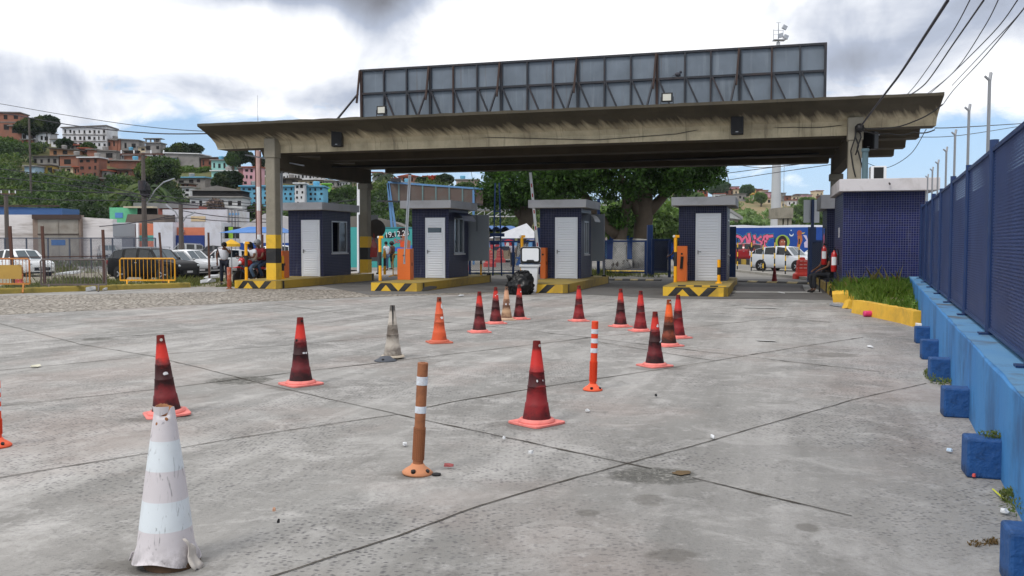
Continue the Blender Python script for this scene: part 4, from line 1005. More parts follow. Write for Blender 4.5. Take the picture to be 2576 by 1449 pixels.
scrap(1650, 1000, 8, 3, M_soft, 'tiny dark fleck right of the orange post', name='twig')
p, q = G(2497, 1237), G(2526, 1263); o = MB().bar((0, 0, .018), (q - p) + Vector((0, 0, .018)), .008, .006).build('drinking_straw', mat('yellow_straw', (226, 226, 60), .5)); o.location = p; tag(o, 'bright yellow drinking straw by the blue wall', 'straw')
c = G(2187, 797); t = thing('bottle', 'pink plastic bottle lying in front of the yellow kerb', 'bottle', (c.x, c.y, 0), .1)
MB().lathe([(.02, -.13), (.062, -.125), (.066, -.1), (.066, .1), (.06, .125), (.02, .13)], n=14).build('bottle_body', mat('pink_plastic', (226, 62, 124), .35), t, smooth=True).rotation_euler = (0, R(90), 0)
kids(t)[0].location = (0, 0, .068)
o = MB().cyl((.13, 0, .068), (.16, 0, .068), .025, n=10).build('cap', mat('dark_pink', (168, 40, 90), .4), t)
for (a, b, lab) in ((2212, 796, 'crushed clear bottle right of the pink bottle'), (2110, 770, 'grey plastic sheeting heaped beside the broken kerb end'), (2200, 745 + 27, 'white polystyrene bit under the broken kerb')):
    scrap(a, b, 60 if 'sheeting' in lab else 20, 11, mat('clear_plastic', (170, 176, 184), .25, (120, 124, 130), 30, .9), lab, name='plastic_litter', tall=.08)
scrap(2318, 824, 18, 8, M_pap, 'crumpled white paper at the foot of the kerb end', tall=.06)

# ------------------------------------------------------------------ blue wall and fence on the right
FA = math.atan(0.4085)                              # heading of the wall from +Y towards +X
def FL(Y, off=0.0): return Vector((.865 + .4085 * Y + off, Y, 0))
WS, WE = 0.5, 24.5
fl0 = FL(0); fd = Vector((math.sin(FA), math.cos(FA), 0)); fn = Vector((math.cos(FA), -math.sin(FA), 0))
t = thing('blue_wall', 'low light blue wall with worn top along the right edge', 'wall', (fl0.x, 0, 0), -FA)
def wl(Y): return Y / math.cos(FA)
m = MB(); n = 60
rings = []
for i in range(n + 1):
    yy = wl(WS) + (wl(WE) - wl(WS)) * i / n; e = rnd.uniform(-.008, .008)
    rings.append([(0, yy, 0), (0 + e, yy, .685), (.012 + e, yy, .70), (.62, yy, .70), (.62, yy, 0)])
m.loft(rings); m.build('wall', M_bluew, t)
rings = [[(.0 + rnd.uniform(0.0, .03), wl(WS) + (wl(WE) - wl(WS)) * i / 90, .7015), (.62, wl(WS) + (wl(WE) - wl(WS)) * i / 90, .7015)] for i in range(91)]
mm = MB(); mm.loft(rings, closed=False, cap=False); o = mm.build('worn_cap', M_bluec, t, fix=False)
for p in o.data.polygons:
    if p.normal.z < 0: p.flip()
MB().loft([[(.33, wl(WS), .702), (.33, wl(WS), .76), (.44, wl(WS), .76), (.44, wl(WS), .702)], [(.33, wl(WE), .702), (.33, wl(WE), .76), (.44, wl(WE), .76), (.44, wl(WE), .702)]]).build('plinth', M_galv, t)
# mesh fence: expanded-metal panels between posts
F = thing('mesh_fence', 'tall dark blue expanded-metal fence standing on the blue wall', 'fence', (fl0.x, 0, 0), -FA)
FO = .22; py_ = [3.9 + 2.38 * (k - 1) + 2.65 for k in range(-1, 9)]   # depths of the posts
py_ = [4.17 - 2.38, 4.17] + [6.55 + 2.38 * k for k in range(8)]
def mesh_mat():
    m = bpy.data.materials.new('expanded_metal'); m.use_nodes = True; g = NG(m.node_tree); b = g.n['Principled BSDF']
    vec = g.new('ShaderNodeTexCoord').outputs['Object']; x, y, z = g.xyz(vec)
    # louvre-like holes: wide across, low in height
    row = g.math('DIVIDE', z, 0.030); ri = g.math('FLOOR', row)
    u = g.math('FRACT', g.math('ADD', g.math('DIVIDE', y, 0.075), g.math('MULTIPLY', ri, 0.5)))
    v = g.math('FRACT', row)
    du = g.math('ABSOLUTE', g.math('SUBTRACT', u, .5)); dv = g.math('ABSOLUTE', g.math('SUBTRACT', v, .5))
    hole = g.math('LESS_THAN', g.math('ADD', g.math('MULTIPLY', du, 1.0), g.math('MULTIPLY', dv, .8)), .30)
    b.inputs['Roughness'].default_value = .5
    g.l.new(g.mix(g.ramp(g.noise(vec, 2.0, 4), .35, .7), lin((26, 50, 100)), lin((38, 64, 116))), b.inputs['Base Color'])
    g.l.new(g.math('SUBTRACT', 1.0, hole), b.inputs['Alpha'])
    return m
M_mesh = mesh_mat(); m_back = mat('fence_back_sheet', (30, 46, 84), .8, (42, 58, 92), 1.0, .8)
HT = 2.56
for a, b in zip(py_[:-1], py_[1:]):
    y0, y1 = wl(a) + .045, wl(b) - .045
    o = MB().add([(FO + .03, y0, .76), (FO + .03, y1, .76), (FO + .03, y1, HT - .06), (FO + .03, y0, HT - .06)], [(0, 1, 2, 3)]).build('mesh_panel', M_mesh, F, fix=False)
    md = o.modifiers.new('thick', 'SOLIDIFY'); md.thickness = .012
    fr = MB(); fr.bb((FO, y0, HT - .06), (FO + .06, y1, HT - .02)); fr.bb((FO, y0, .742), (FO + .06, y1, .775)); fr.bb((FO, y0, .776), (FO + .05, y0 + .03, HT - .061)); fr.bb((FO, y1 - .03, .776), (FO + .05, y1, HT - .061))
    fr.build('panel_frame', M_blue, F)
for i, a in enumerate(py_):
    p = MB(); p.cyl((FO + .02, wl(a), .72), (FO + .02, wl(a), HT + (.06 if i % 2 else .02)), .042, n=12); p.bb((FO - .08, wl(a) - .07, .704), (FO + .12, wl(a) + .07, .72)); p.build('post', M_blue, F)
# second skin of shade cloth that closes the view through the mesh
o = MB().bb((FO + .34, wl(1), .71), (FO + .35, wl(py_[-1]), HT - .16)).build('shade_cloth', m_back, F)
# galvanised Y-topped poles behind the fence
for k, (qx, qy) in enumerate(((2490, 188), (2438, 267), (2403, 330), (2381, 373), (2360, 405), (2346, 423), (2334, 441), (2319, 461), (2310, 476), (2303, 488))):
    d_ = ray(qx, qy); Y = (1.30 if k < 7 else 1.30) / (d_.x / d_.y - .4085); base = P(qx, qy, Y); top = base.z
    m = MB(); m.bb((-.014, -.014, .704 if Y < WE - .5 else 0), (.014, .014, top - .06)); m.bar((0, 0, top - .07), (.03, .03, top + .03), .03); m.bar((0, 0, top - .07), (-.07, -.02, top - .02), .02)
    o = m.build('fence_pole', M_galv); o.location = (base.x, base.y, 0)
    ordn = ['nearest', 'second', 'third', 'fourth', 'fifth', 'sixth', 'seventh', 'eighth', 'ninth', 'furthest'][k]
    tag(o, f'galvanised forked pole, {ordn} along the back of the blue fence', 'pole', 'forked poles behind the blue fence')
# blue concrete blocks at the wall foot
specs = [(2576, 1449, 4.42, 'blue block cut by the bottom right corner of the picture'), (0, 0, 6.08, 'largest fully visible blue block with weeds on its corner'), (0, 0, 8.18, 'blue block with dark worn face, second from the weedy one outward'),
         (0, 0, 10.3, 'blue block with weeds growing in front of it'), (0, 0, 12.3, 'blue block beside a white scrap, third from the far end'), (0, 0, 14.3, 'small blue block second from the yellow kerb end')]
labs = ['blue block cut by the bottom right corner of the picture', 'largest fully visible blue block with weeds on its corner', 'dark-faced blue block next beyond the weedy large one', 'blue block with a weed clump at its foot', 'blue block with white scrap at its left, behind the weed clump', 'smallest blue block, nearest the yellow kerb']
for k, Y in enumerate((4.0, 5.986, 8.123, 10.26, 12.24, 14.24)):
    p = FL(Y) + Vector((0, 0, 0)); m = MB()
    vs = []
    m.bb((-.21, 0, 0), (.04, .22, .27))
    o = m.build('concrete_block', M_blueb, bevel=.016); o.location = (p.x, p.y, 0); o.rotation_euler = (0, 0, -.3); tag(o, labs[k], 'concrete block', 'blue blocks along the wall foot')
# weeds at the wall foot
def weeds(name, pts, label, n=60, size=.03, m=None, k='stuff', flat=.2):
    o = leaf_object(name, pts, n, size * .6, m or M_weed, seed=len(bpy.data.objects), aspect=.3, flat=-.8)
    if k == 'stuff': kind(o, 'stuff', label)
    else: tag(o, label, k, 'weeds along the blue wall')
    return o
for (a, b, rr, lab) in ((2372, 968, .10, 'weed clump before the fourth blue block'), (2340, 948, .07, 'small weed tuft left of the fourth blue block'), (2565, 1290, .13, 'weeds at the wall foot near the lower right edge'), (2545, 1262, .05, 'thin weeds by the yellow straw')):
    c = G(a, b); weeds('weed', [(c.x + rnd.uniform(-rr, rr), c.y + rnd.uniform(-rr, rr) * 1.5, .03 + rnd.random() * .05, rr * .6) for _ in range(7)], lab, 40, .028, None, 'weed')
c = FL(6.1) + Vector((-.04, 0, .27)); weeds('weed', [(c.x + rnd.uniform(-.05, .06), c.y + rnd.uniform(-.07, .05), .27 + rnd.random() * .03, .05) for _ in range(6)], 'weeds sprouting on the corner of the largest visible blue block', 40, .024, None, 'weed')
c = G(2500, 1372); weeds('weed', [(c.x + rnd.uniform(-.12, .12), c.y + rnd.uniform(-.04, .04), .01, .03) for _ in range(7)], 'dry brown moss clump at the lower right edge', 40, .018, leaf_mat('dry_weed', (92, 72, 50), (120, 96, 62)), 'weed')
# ------------------------------------------------------------------ yellow kerbs and grass mound on the right
M_kerb = mat('yellow_kerb_paint', (234, 186, 66), .7, (212, 164, 56), 1.6, .8, bump=.4, bscale=9, dirt=((128, 108, 66), .45, 1.8))
def kerb(pts, label, h=.26, w=.26, name='kerb_stone', m=None, tilt=0):
    rings = []; P_ = [Vector(p) for p in pts]
    fine = []
    for a, b in zip(P_[:-1], P_[1:]):
        for i in range(10): fine.append(a.lerp(b, i / 10))
    fine.append(P_[-1])
    for i, p in enumerate(fine):
        d = (fine[min(i + 1, len(fine) - 1)] - fine[max(i - 1, 0)]).normalized(); nn = Vector((d.y, -d.x, 0)); e = rnd.uniform(-.008, .008)
        rings.append([(p + nn * a + Vector((0, 0, b + (e if b > .1 else 0)))) for a, b in ((0, 0), (-.02, h - .04), (-.05, h), (-w + .02, h), (-w, 0))])
    o = MB().loft(rings).build(name, m or M_kerb); tag(o, label, 'kerb', 'yellow kerbs on the right'); return o
k1 = [G(2170, 787), G(2235, 800), G(2300, 814), G(2330, 822)]
kerb([(p.x, p.y, 0) for p in k1][::-1], 'long yellow kerb in front of the grass mound', h=.30)
o = kerb([(0, 0, 0), (.62, .05, 0)], 'broken tilted yellow kerb end by the plastic litter', h=.30, w=.34); c = G(2106, 768); o.location = (c.x, c.y + .28, 0.0); o.rotation_euler = (R(8), R(-6), -.45)
o = kerb([(0, 0, 0), (.34, .05, 0)], 'snapped piece of yellow kerb leaning against the broken end', h=.24, w=.3); c = G(2140, 779); o.location = (c.x, c.y + .25, 0.03); o.rotation_euler = (R(-14), R(22), -.15)
for o in bpy.data.objects:
    pass
kb = [G(2047, 706), G(2062, 722), G(2085, 742), G(2108, 762)]
kk = kerb([(p.x, p.y, 0) for p in kb], 'yellow kerb running beside the guard house into the right lane', h=.3, w=.3, m=M_yel_side)
for i in range(5):
    a = kb[2].lerp(kb[3], .2 + i * .19); b = a + Vector((-.012, -.01, 0))
    MB().bar((b.x, b.y, .03), (b.x, b.y, .26), .05, .02).build('black_stripe', M_blk, kk)
mound_pts = [G(2112, 752), G(2170, 778), G(2325, 815), FL(24) , Vector((gb.x + 2.2, gb.y + .5, 0)), Vector((gb.x - .1, gb.y, 0))]
cxm = sum((Vector((p.x, p.y, 0)) for p in mound_pts), Vector()) / len(mound_pts)
vs = [(cxm.x, cxm.y, .40)]; fs = []; nn = len(mound_pts); rings = 5
for r_ in range(1, rings + 1):
    f = r_ / rings
    for p in mound_pts: vs.append((cxm.x + (p.x - cxm.x) * f, cxm.y + (p.y - cxm.y) * f, .40 - .22 * f ** 2 + rnd.uniform(-.02, .02)))
fs += [(0, 1 + i, 1 + (i + 1) % nn) for i in range(nn)]
for r_ in range(rings - 1):
    for i in range(nn): a = 1 + r_ * nn; fs.append((a + i, a + nn + i, a + nn + (i + 1) % nn, a + (i + 1) % nn))
o = MB().add(vs, fs).build('earth_mound', mat('bare_earth', (128, 114, 92), .95, (98, 94, 62), 1.5, 1.0, bump=.6, bscale=10), smooth=True); kind(o, 'structure')
# grass tufts
def in_poly(x, y, poly):
    c = False; j = len(poly) - 1
    for i in range(len(poly)):
        a, b = poly[i], poly[j]
        if (a.y > y) != (b.y > y) and x < (b.x - a.x) * (y - a.y) / (b.y - a.y) + a.x: c = not c
        j = i
    return c
def blades(name, spots, m, seed=3, n_per=26, h=(.10, .30), w=.007, spread=.10):
    r_ = np.random.RandomState(seed); S_ = np.array(spots); n = len(S_) * n_per; ci = np.repeat(np.arange(len(S_)), n_per)
    base = S_[ci, :3] + np.c_[r_.normal(0, spread, (n, 2)), np.zeros(n)]
    hh = r_.uniform(h[0], h[1], n) * S_[ci, 3]; a = r_.uniform(0, 2 * np.pi, n); le = r_.uniform(.1, .7, n) * hh
    side = np.c_[-np.sin(a), np.cos(a), np.zeros(n)] * w; lean = np.c_[np.cos(a), np.sin(a), np.zeros(n)]
    V = np.empty((n, 5, 3)); V[:, 0] = base - side; V[:, 1] = base + side
    mid = base + lean * (le * .35)[:, None] + np.c_[np.zeros(n), np.zeros(n), hh * .6]
    V[:, 2] = mid + side * .8; V[:, 4] = mid - side * .8; V[:, 3] = base + lean * le[:, None] + np.c_[np.zeros(n), np.zeros(n), hh]
    me = bpy.data.meshes.new(name); me.vertices.add(n * 5); me.vertices.foreach_set('co', V.reshape(-1)); me.loops.add(n * 5); me.loops.foreach_set('vertex_index', np.arange(n * 5, dtype=np.int32))
    me.polygons.add(n); me.polygons.foreach_set('loop_start', np.arange(0, n * 5, 5, dtype=np.int32)); me.polygons.foreach_set('loop_total', np.full(n, 5, dtype=np.int32))
    me.materials.append(m); me.update(calc_edges=True); o = bpy.data.objects.new(name, me); sc.collection.objects.link(o); return o
spots = []
while len(spots) < 420:
    x_ = rnd.uniform(7, 11.5); y_ = rnd.uniform(17, 26)
    if in_poly(x_, y_, mound_pts):
        f = math.hypot(x_ - cxm.x, y_ - cxm.y); near = FL(y_).x - x_
        if near < 1.2 and y_ < 21 and rnd.random() < .75: continue
        spots.append((x_, y_, .22 + max(0, .12 - .05 * f), (.7 + 1.0 * rnd.random()) * (1.25 if y_ > 21 else .8)))
o = blades('grass_mound', spots, M_grass, n_per=44, w=.007, h=(.07, .22), spread=.14); kind(o, 'stuff', 'green grass on the mound beside the guard house')
spots2 = [s for s in spots if s[1] > 22.5][:60]
o = blades('dry_stalks', spots2, leaf_mat('dry_stalk', (150, 138, 92), (176, 160, 116)), n_per=1, h=(.2, .4), w=.003, seed=9); kind(o, 'stuff', 'dry seed stalks rising from the grass')
lv = [(s[0], s[1], s[2] + .08, .16) for s in spots[::3]]
kind(leaf_object('broad_weeds', lv, 30, .035, M_grass, seed=5), 'stuff', 'broad-leaved weeds in the grass mound')
# ------------------------------------------------------------------ bollards, barrier cabinets, signs on the islands
def px_on(px, py, z): return G(px, py, z)
def bollard(px, py, top, label, z=0.3, r=.055, flare=False, bands=True, rz=0.0):
    c = G(px, py, z); h = (py - top) * c.y / FPX
    t = thing('bollard', label, 'bollard', (c.x, c.y, z), rz, 'yellow and black bollards')
    MB().cyl((0, 0, 0.001), (0, 0, h * .36), r, n=14).build('tube', M_yelb, t, smooth='auto'); MB().cyl((0, 0, h * .36), (0, 0, h * .68), r + .001, n=14).build('black_band', M_blk, t)
    MB().cyl((0, 0, h * .68), (0, 0, h), r, n=14).build('tube', M_yelb, t)
    if flare: MB().lathe([(.12, .001), (.11, .02), (r + .01, .06)], n=14).build('flange', M_yelb, t)
    return t, h
def cap_light(t, h):
    m = MB(); m.bb((-.02, -.06, h), (.12, .06, h + .09)); m.build('sensor', M_yelb, t, bevel=.01)
    MB().ball((-.05, 0, h + .04), .05, 8, 6).build('cap', M_white, t, smooth=True)
for a in ((620, 704, 614, 'tall bollard with sensor before the motorcycle riders'), (956.5, 706, 600, 'tall bollard with sensor on the second island corner'), (1313, 703, 598, 'tall bollard with sensor left of the white bin'), (1698.5, 710, 598, 'tall bollard with sensor beside the fourth booth cabinet')):
    t, h = bollard(*a); cap_light(t, h)
bollard(711.5, 702, 644, 'shorter bollard between the left column and the leftmost booth', flare=True)
bollard(1808, 713, 653, 'shorter bollard on the right corner of the fourth island', flare=True)
bollard(968, 691, 630, 'distant bollard right behind the sensor bollard of the second island', z=.3)
bollard(1210, 692, 618, 'thin bollard at the rear edge of the second island', r=.04)
def cabinet(px, py, px1, label, h, dpt=.34, dark=True, z=.3):
    c = G(px, py, z); w_ = (px1 - px) * c.y / (FPX * math.cos(TA))
    t = thing('barrier_cabinet', label, 'barrier cabinet', (c.x, c.y, z), -TA, 'orange barrier cabinets')
    MB().bb((0, 0, 0.001), (w_, dpt, h)).build('housing', M_orange, t, bevel=.008)
    MB().cyl((w_ * .5, -.012, h * .78), (w_ * .5, -.001, h * .78), .035, n=12).build('axle_hub', M_soft, t)
    MB().bb((w_ + .001, .14, h * .45), (w_ + .006, .2, h * .55)).build('lock', M_black, t)
    return t, w_
c1, w_ = cabinet(696, 699.5, 712, 'orange barrier cabinet squeezed between left column and booth', 1.03, .5)
c2, w2 = cabinet(1000, 703.5, 1033, 'orange barrier cabinet holding a raised silver boom by the second booth', 1.12, .34)
c3, w3 = cabinet(1359, 701, 1372, 'orange barrier cabinet mostly hidden behind the white bin', 1.15, .34)
c4, w4 = cabinet(1702, 708, 1726, 'orange barrier cabinet in front of the fourth booth', 1.22, .34)
def boom(pa, pb, c, off, label, m, red=False):
    a = P(pa[0], pa[1], c.location.y + off); b = P(pb[0], pb[1], c.location.y + off)
    t = thing('barrier_boom', label, 'barrier boom', a, 0, 'raised barrier booms'); d = b - a
    MB().bar((0, 0, 0), d, .10, .05, (0, 1, 0)).build('arm', m, t)
    MB().bar(d, d * 1.012, .1, .06, (0, 1, 0)).build('end_cap', M_soft, t)
    if red:
        for f in (.10, .30, .50, .70, .82): MB().bar(d * f, d * (f + .045), .045, .054, (0, 1, 0)).build('red_mark', M_red, t)
    else:
        MB().bar(d * .02, d * .985, .012, .056, (0, 1, 0)).build('rubber_edge', M_soft, t)
    return t
boom((1018, 664), (1031, 440), c2, -.06, 'raised silver barrier boom standing in front of the second booth', M_alu)
boom((1354, 640), (1334, 434), c3, -.06, 'raised white barrier boom with red marks above the white bin', M_white, True)
boom((706.5, 642), (708, 436), c1, .1, 'thin raised grey boom beside the left column', mat('boom_grey', (156, 160, 166), .4))
o = MB().bar((0, 0, 0), (-.03, 0, -.42), .09, .06).build('barrier_boom', M_soft); o.location = P(1716, 645, c4.location.y - .05); tag(o, 'short black lowered stub of boom on the fourth orange cabinet', 'barrier boom')
# grey sign boards seen from behind
def board(px0, px1, pt, pb, pfoot, Y, label, legs=True, m=None, rz=0.0):
    a = P(px0, pb, Y); b = P(px1, pb, Y); z1 = P(px0, pt, Y).z; zf = P(px0, pfoot, Y).z; w_ = (b.x - a.x) / math.cos(rz)
    t = thing('sign_board', label, 'sign', (a.x, Y, max(zf, 0)), rz, 'grey backs of lane signs'); zf = max(zf, 0)
    MB().bb((.05, -.012, a.z - zf), (w_ - .05, .012, z1 - zf)).build('panel', m or mat('sign_back', (140, 147, 153), .6, (128, 135, 141), 2, .6), t)
    for x_ in (0, w_ - .05): MB().bb((x_, -.03, 0), (x_ + .05, .03, z1 - zf + .02)).build('post', M_galv, t)
    for x_ in (0, w_ - .05): MB().bb((x_ - .05, -.08, 0), (x_ + .1, .08, .08)).build('foot', M_black, t)
    return t
board(1172, 1231, 540.5, 656, 692, 36.4, 'grey sign back standing behind the second booth')
board(903, 952, 541, 657, 690, 41.5, 'grey sign back half hidden by the rear left column', m=M_galv)
board(1486, 1521, 539, 657, 697, 35.6, 'grey sign back against the third booth rear edge')
# things hanging on the rear left column
o = MB().cyl((0, -.06, 0), (0, .02, 0), .42, n=28).cyl((0, -.1, 0), (0, -.06, 0), .25, .42, n=28).build('convex_mirror', mat('mirror_back', (92, 86, 80), .7, (74, 68, 64), 3, .8), smooth=False); cc = TW(0, 7.7); o.location = (P(942, 574, cc.y).x, cc.y + .45, P(942, 575, cc.y).z); tag(o, 'round dark back of a traffic mirror on the rear left column', 'mirror')
t = thing('bag', 'red bag hanging from the rear left column', 'bag', P(941, 647, cc.y - .35), 0)
MB().loft([[(-.17, -.09, 0), (.13, -.09, 0), (.13, .05, 0), (-.17, .05, 0)], [(-.13, -.11, .45), (.17, -.11, .4), (.17, .03, .4), (-.13, .03, .45)], [(-.05, -.06, .8), (.12, -.06, .62), (.12, 0, .62), (-.05, 0, .8)]]).build('pouch', M_red, t, bevel=.02)
MB().tube([(-.02, -.03, .78), (.0, -.02, 1.05), (.05, -.03, .64)], .012).build('strap', M_red, t)
# white bin with open lid and black rubbish bag
bc = G(1316, 737.5); t = thing('waste_bin', 'white plastic bin with its black-rimmed lid standing open', 'bin', (bc.x + .22, bc.y, 0), -.10)
m = MB(); rings = []
for z_, w_, d_ in ((.03, .40, .36), (.06, .44, .40), (.84, .54, .50), (.86, .64, .58), (.93, .66, .60)):
    rings.append([(-w_ / 2, -d_ / 2, z_), (w_ / 2, -d_ / 2, z_), (w_ / 2, d_ / 2, z_), (-w_ / 2, d_ / 2, z_)])
m.loft(rings, cap=False); m.loft([rings[-1], [(v[0] * .86, v[1] * .86, .925) for v in rings[-1]], [(v[0] * .6, v[1] * .6, .1) for v in rings[-1]]], cap=False); m.build('body', M_white, t, bevel=.012)
MB().bb((-.18, -.16, 0), (.18, .16, .03)).build('foot', M_white, t)
ld = thing('lid', '', '', (0, 0, 0)); 
for k_ in ('label', 'category'): del ld[k_]
def rrect(w_, h_, r_, z0):
    return [(sx * (w_ - r_) + r_ * math.cos(R(a)), sz * (h_ - r_) + r_ * math.sin(R(a)) + z0) for sx, sz, aa in ((1, 1, (0, 30, 60, 90)), (-1, 1, (90, 120, 150, 180)), (-1, -1, (180, 210, 240, 270)), (1, -1, (270, 300, 330, 360))) for a in aa]
bpy.data.objects.remove(ld)
o = MB().prism(rrect(.335, .275, .09, 1.225), .22, .28).build('lid', M_white, t); MB().prism(rrect(.33, .27, .09, 1.225), .19, .219).build('rim', M_black, o)
MB().prism(rrect(.27, .21, .05, 1.24), .172, .189).build('inner_panel', M_white, o)
MB().prism([(-.16, 1.0), (-.1, 1.075), (.1, 1.075), (.16, 1.0)], .16, .1715).build('latch_recess', M_black, o)
from mathutils import noise as mnoise
def blobby(name, c, r, m, sc_, seed, amp=.16, lumps=9, label='', cat='', n=64, fold=.6):
    r_ = random.Random(seed); ls = [(Vector((r_.uniform(-1, 1), r_.uniform(-1, 1), r_.uniform(-.5, 1))).normalized(), r_.uniform(2, 7), r_.uniform(-1, 1)) for _ in range(lumps)]
    rings = []
    for i in range(40):
        th = math.pi * i / 39; ring = []
        for k in range(n):
            a = 2 * math.pi * k / n; d = Vector((math.sin(th) * math.cos(a), math.sin(th) * math.sin(a), -math.cos(th)))
            q = 1 + sum(s_ * amp * math.exp(-f_ * (1 - d.dot(v_))) for v_, f_, s_ in ls) - .07 * abs(math.sin(4.5 * a + 5 * th + 2 * math.sin(3 * a))) - .05 * abs(math.sin(9 * a - 7 * th)) + .05
            nz = mnoise.noise(d * 2.6 + Vector((seed, 0, 0))); n2 = mnoise.noise(d * 6.5); q += fold * (.30 * (.35 - abs(nz)) * 2 + .16 * (.3 - abs(n2)) * 2)
            p = Vector((d.x * sc_[0], d.y * sc_[1], d.z * sc_[2])) * r * q; p.z = max(p.z, -r * sc_[2] * .72)
            ring.append(p + Vector((0, 0, r * sc_[2] * .72)))
        rings.append(ring)
    o = MB().loft(rings, cap=False).build(name, m, smooth=True); o.location = c; tag(o, label, cat); return o
M_bag = mat('black_bin_bag', (8, 8, 10), .34, (14, 14, 17), 4, .7, bump=.6, bscale=7, spec=.35)
c = G(1311, 741); t = blobby('rubbish_bag', (c.x - .02, c.y + .05, 0), .43, M_bag, (1.0, .7, .92), 5, .30, label='full black rubbish bag slumped against the white bin', cat='rubbish bag')
MB().tube([(-.30, -.02, .44), (-.38, -.03, .56), (-.44, -.03, .60)], [.10, .06, .03], 8).build('tied_corner', M_bag, t, smooth=True)

# ------------------------------------------------------------------ blue gates and signs behind the booths
def wire_mat():
    m = bpy.data.materials.new('wire_mesh'); m.use_nodes = True; g = NG(m.node_tree); b = g.n['Principled BSDF']
    vec = g.new('ShaderNodeTexCoord').outputs['Object']; x, y, z = g.xyz(vec)
    u = g.math('ABSOLUTE', g.math('SUBTRACT', g.math('FRACT', g.math('MULTIPLY', g.math('ADD', g.math('ADD', x, y), z), 12.0)), .5)); v = g.math('ABSOLUTE', g.math('SUBTRACT', g.math('FRACT', g.math('MULTIPLY', g.math('SUBTRACT', g.math('ADD', x, y), z), 12.0)), .5))
    s_ = g.math('GREATER_THAN', g.math('MAXIMUM', u, v), .44)
    b.inputs['Base Color'].default_value = lin((70, 78, 96)) + (1,); g.l.new(s_, b.inputs['Alpha']); b.inputs['Roughness'].default_value = .6
    return m
M_wire = wire_mat()
def gate(px0, px1, top, bot, Y, label, mids=(), rz=0.0, m=None, low=True):
    a, b = P(px0, bot, Y), P(px1, bot, Y); h = P(px0, top, Y).z; w_ = b.x - a.x; zb = max(a.z, 0.05)
    t = thing('gate', label, 'gate', (a.x, Y, 0), rz, 'blue gates between the lanes'); m = m or M_blue
    MB().bb((0, -.04, h - .09), (w_, .04, h)).build('top_rail', m, t); MB().bb((0, -.04, zb), (w_, .04, zb + .07)).build('bottom_rail', m, t)
    if low: MB().bb((0, -.03, zb + .16), (w_, .03, zb + .20)).build('lower_rail', m, t)
    for x_ in (0.04, w_ - .04) + tuple((q - px0) * Y / FPX for q in mids): MB().bb((x_ - .06, -.05, 0), (x_ + .06, .05, h + .005)).build('upright', m, t)
    MB().bb((.1, -.005, zb + .21), (w_ - .1, .002, h - .1)).build('wire_infill', M_wire, t)
    return t
gate(1180, 1344, 605.5, 690, 46.0, 'blue mesh gate behind the second and third booths', mids=(1291,))
gate(1517, 1626, 604.5, 687, 44.5, 'blue mesh gate in front of the whitewashed tree trunks')
def post(px, top, bot, w_, Y, label, m=None, name='gate_post'):
    a = P(px, bot, Y); h = P(px, top, Y).z; o = MB().bb((-w_ / 2, -w_ / 2, 0), (w_ / 2, w_ / 2, h - max(a.z, 0))).build(name, m or M_blue, bevel=.01); o.location = (a.x, Y, max(a.z, 0)); tag(o, label, 'post'); return o
post(1352, 573, 690, .30, 45.4, 'thick blue gate post left of the third booth'); post(1505, 500, 692, .14, 43, 'tall slim blue post behind the grey sign by the third booth')
post(1634, 566, 697, .26, 43.6, 'thick blue gate post at the right end of the tree gate'); post(1841, 570, 697, .26, 37.5, 'tall blue post right behind the fourth booth')
t = gate(1640, 1686, 601, 686, 42.4, 'dark blue sheet gate leaf left of the fourth booth', low=False)
MB().bb((.1, .01, .3), (.75, .03, 1.75)).build('sheet_infill', mat('dark_blue_sheet', (32, 44, 78), .6, (54, 62, 88), 1.2, .8), t)
t = gate(2035, 2078, 604, 694, 36.8, 'dark blue gate leaf by the guard house annex', low=False)
MB().bb((.08, .01, .2), (.62, .03, 1.7)).build('sheet_infill', MATS['dark_blue_sheet'], t)
t = thing('road_sign', 'white rectangular sign back on a dark blue post near the annex', 'sign', P(2041, 690, 37.6), 0); t.location.z = 0
MB().bb((-.14, -.1, 0), (.14, .1, 2.3)).build('base_post', M_blue, t); MB().bb((-.055, -.07, 2.3), (.055, .0, 3.45)).build('post', M_blue, t); MB().bb((-.36, .01, 2.48), (.30, .03, 3.43)).build('panel', M_white, t)
# blue lattice sign mast between booths
t = thing('sign_mast', 'slim blue ladder-like mast rising above the middle gate', 'mast', P(1251, 690, 44.5), 0); t.location.z = 0
for x_ in (-.22, .22): MB().bar((x_, 0, 0), (x_ * .45, 0, 4.6), .07).build('leg', M_blue, t)
for z_ in (1.9, 2.3, 3.2): MB().bar((-.2, 0, z_), (.2, 0, z_), .05).build('rung', M_blue, t)
MB().bb((-.36, -.1, 1.95), (.36, .1, 2.12)).build('box', M_blue, t); MB().bb((-.36, -.1, 1.55), (.12, .1, 1.72)).build('box', M_blue, t)
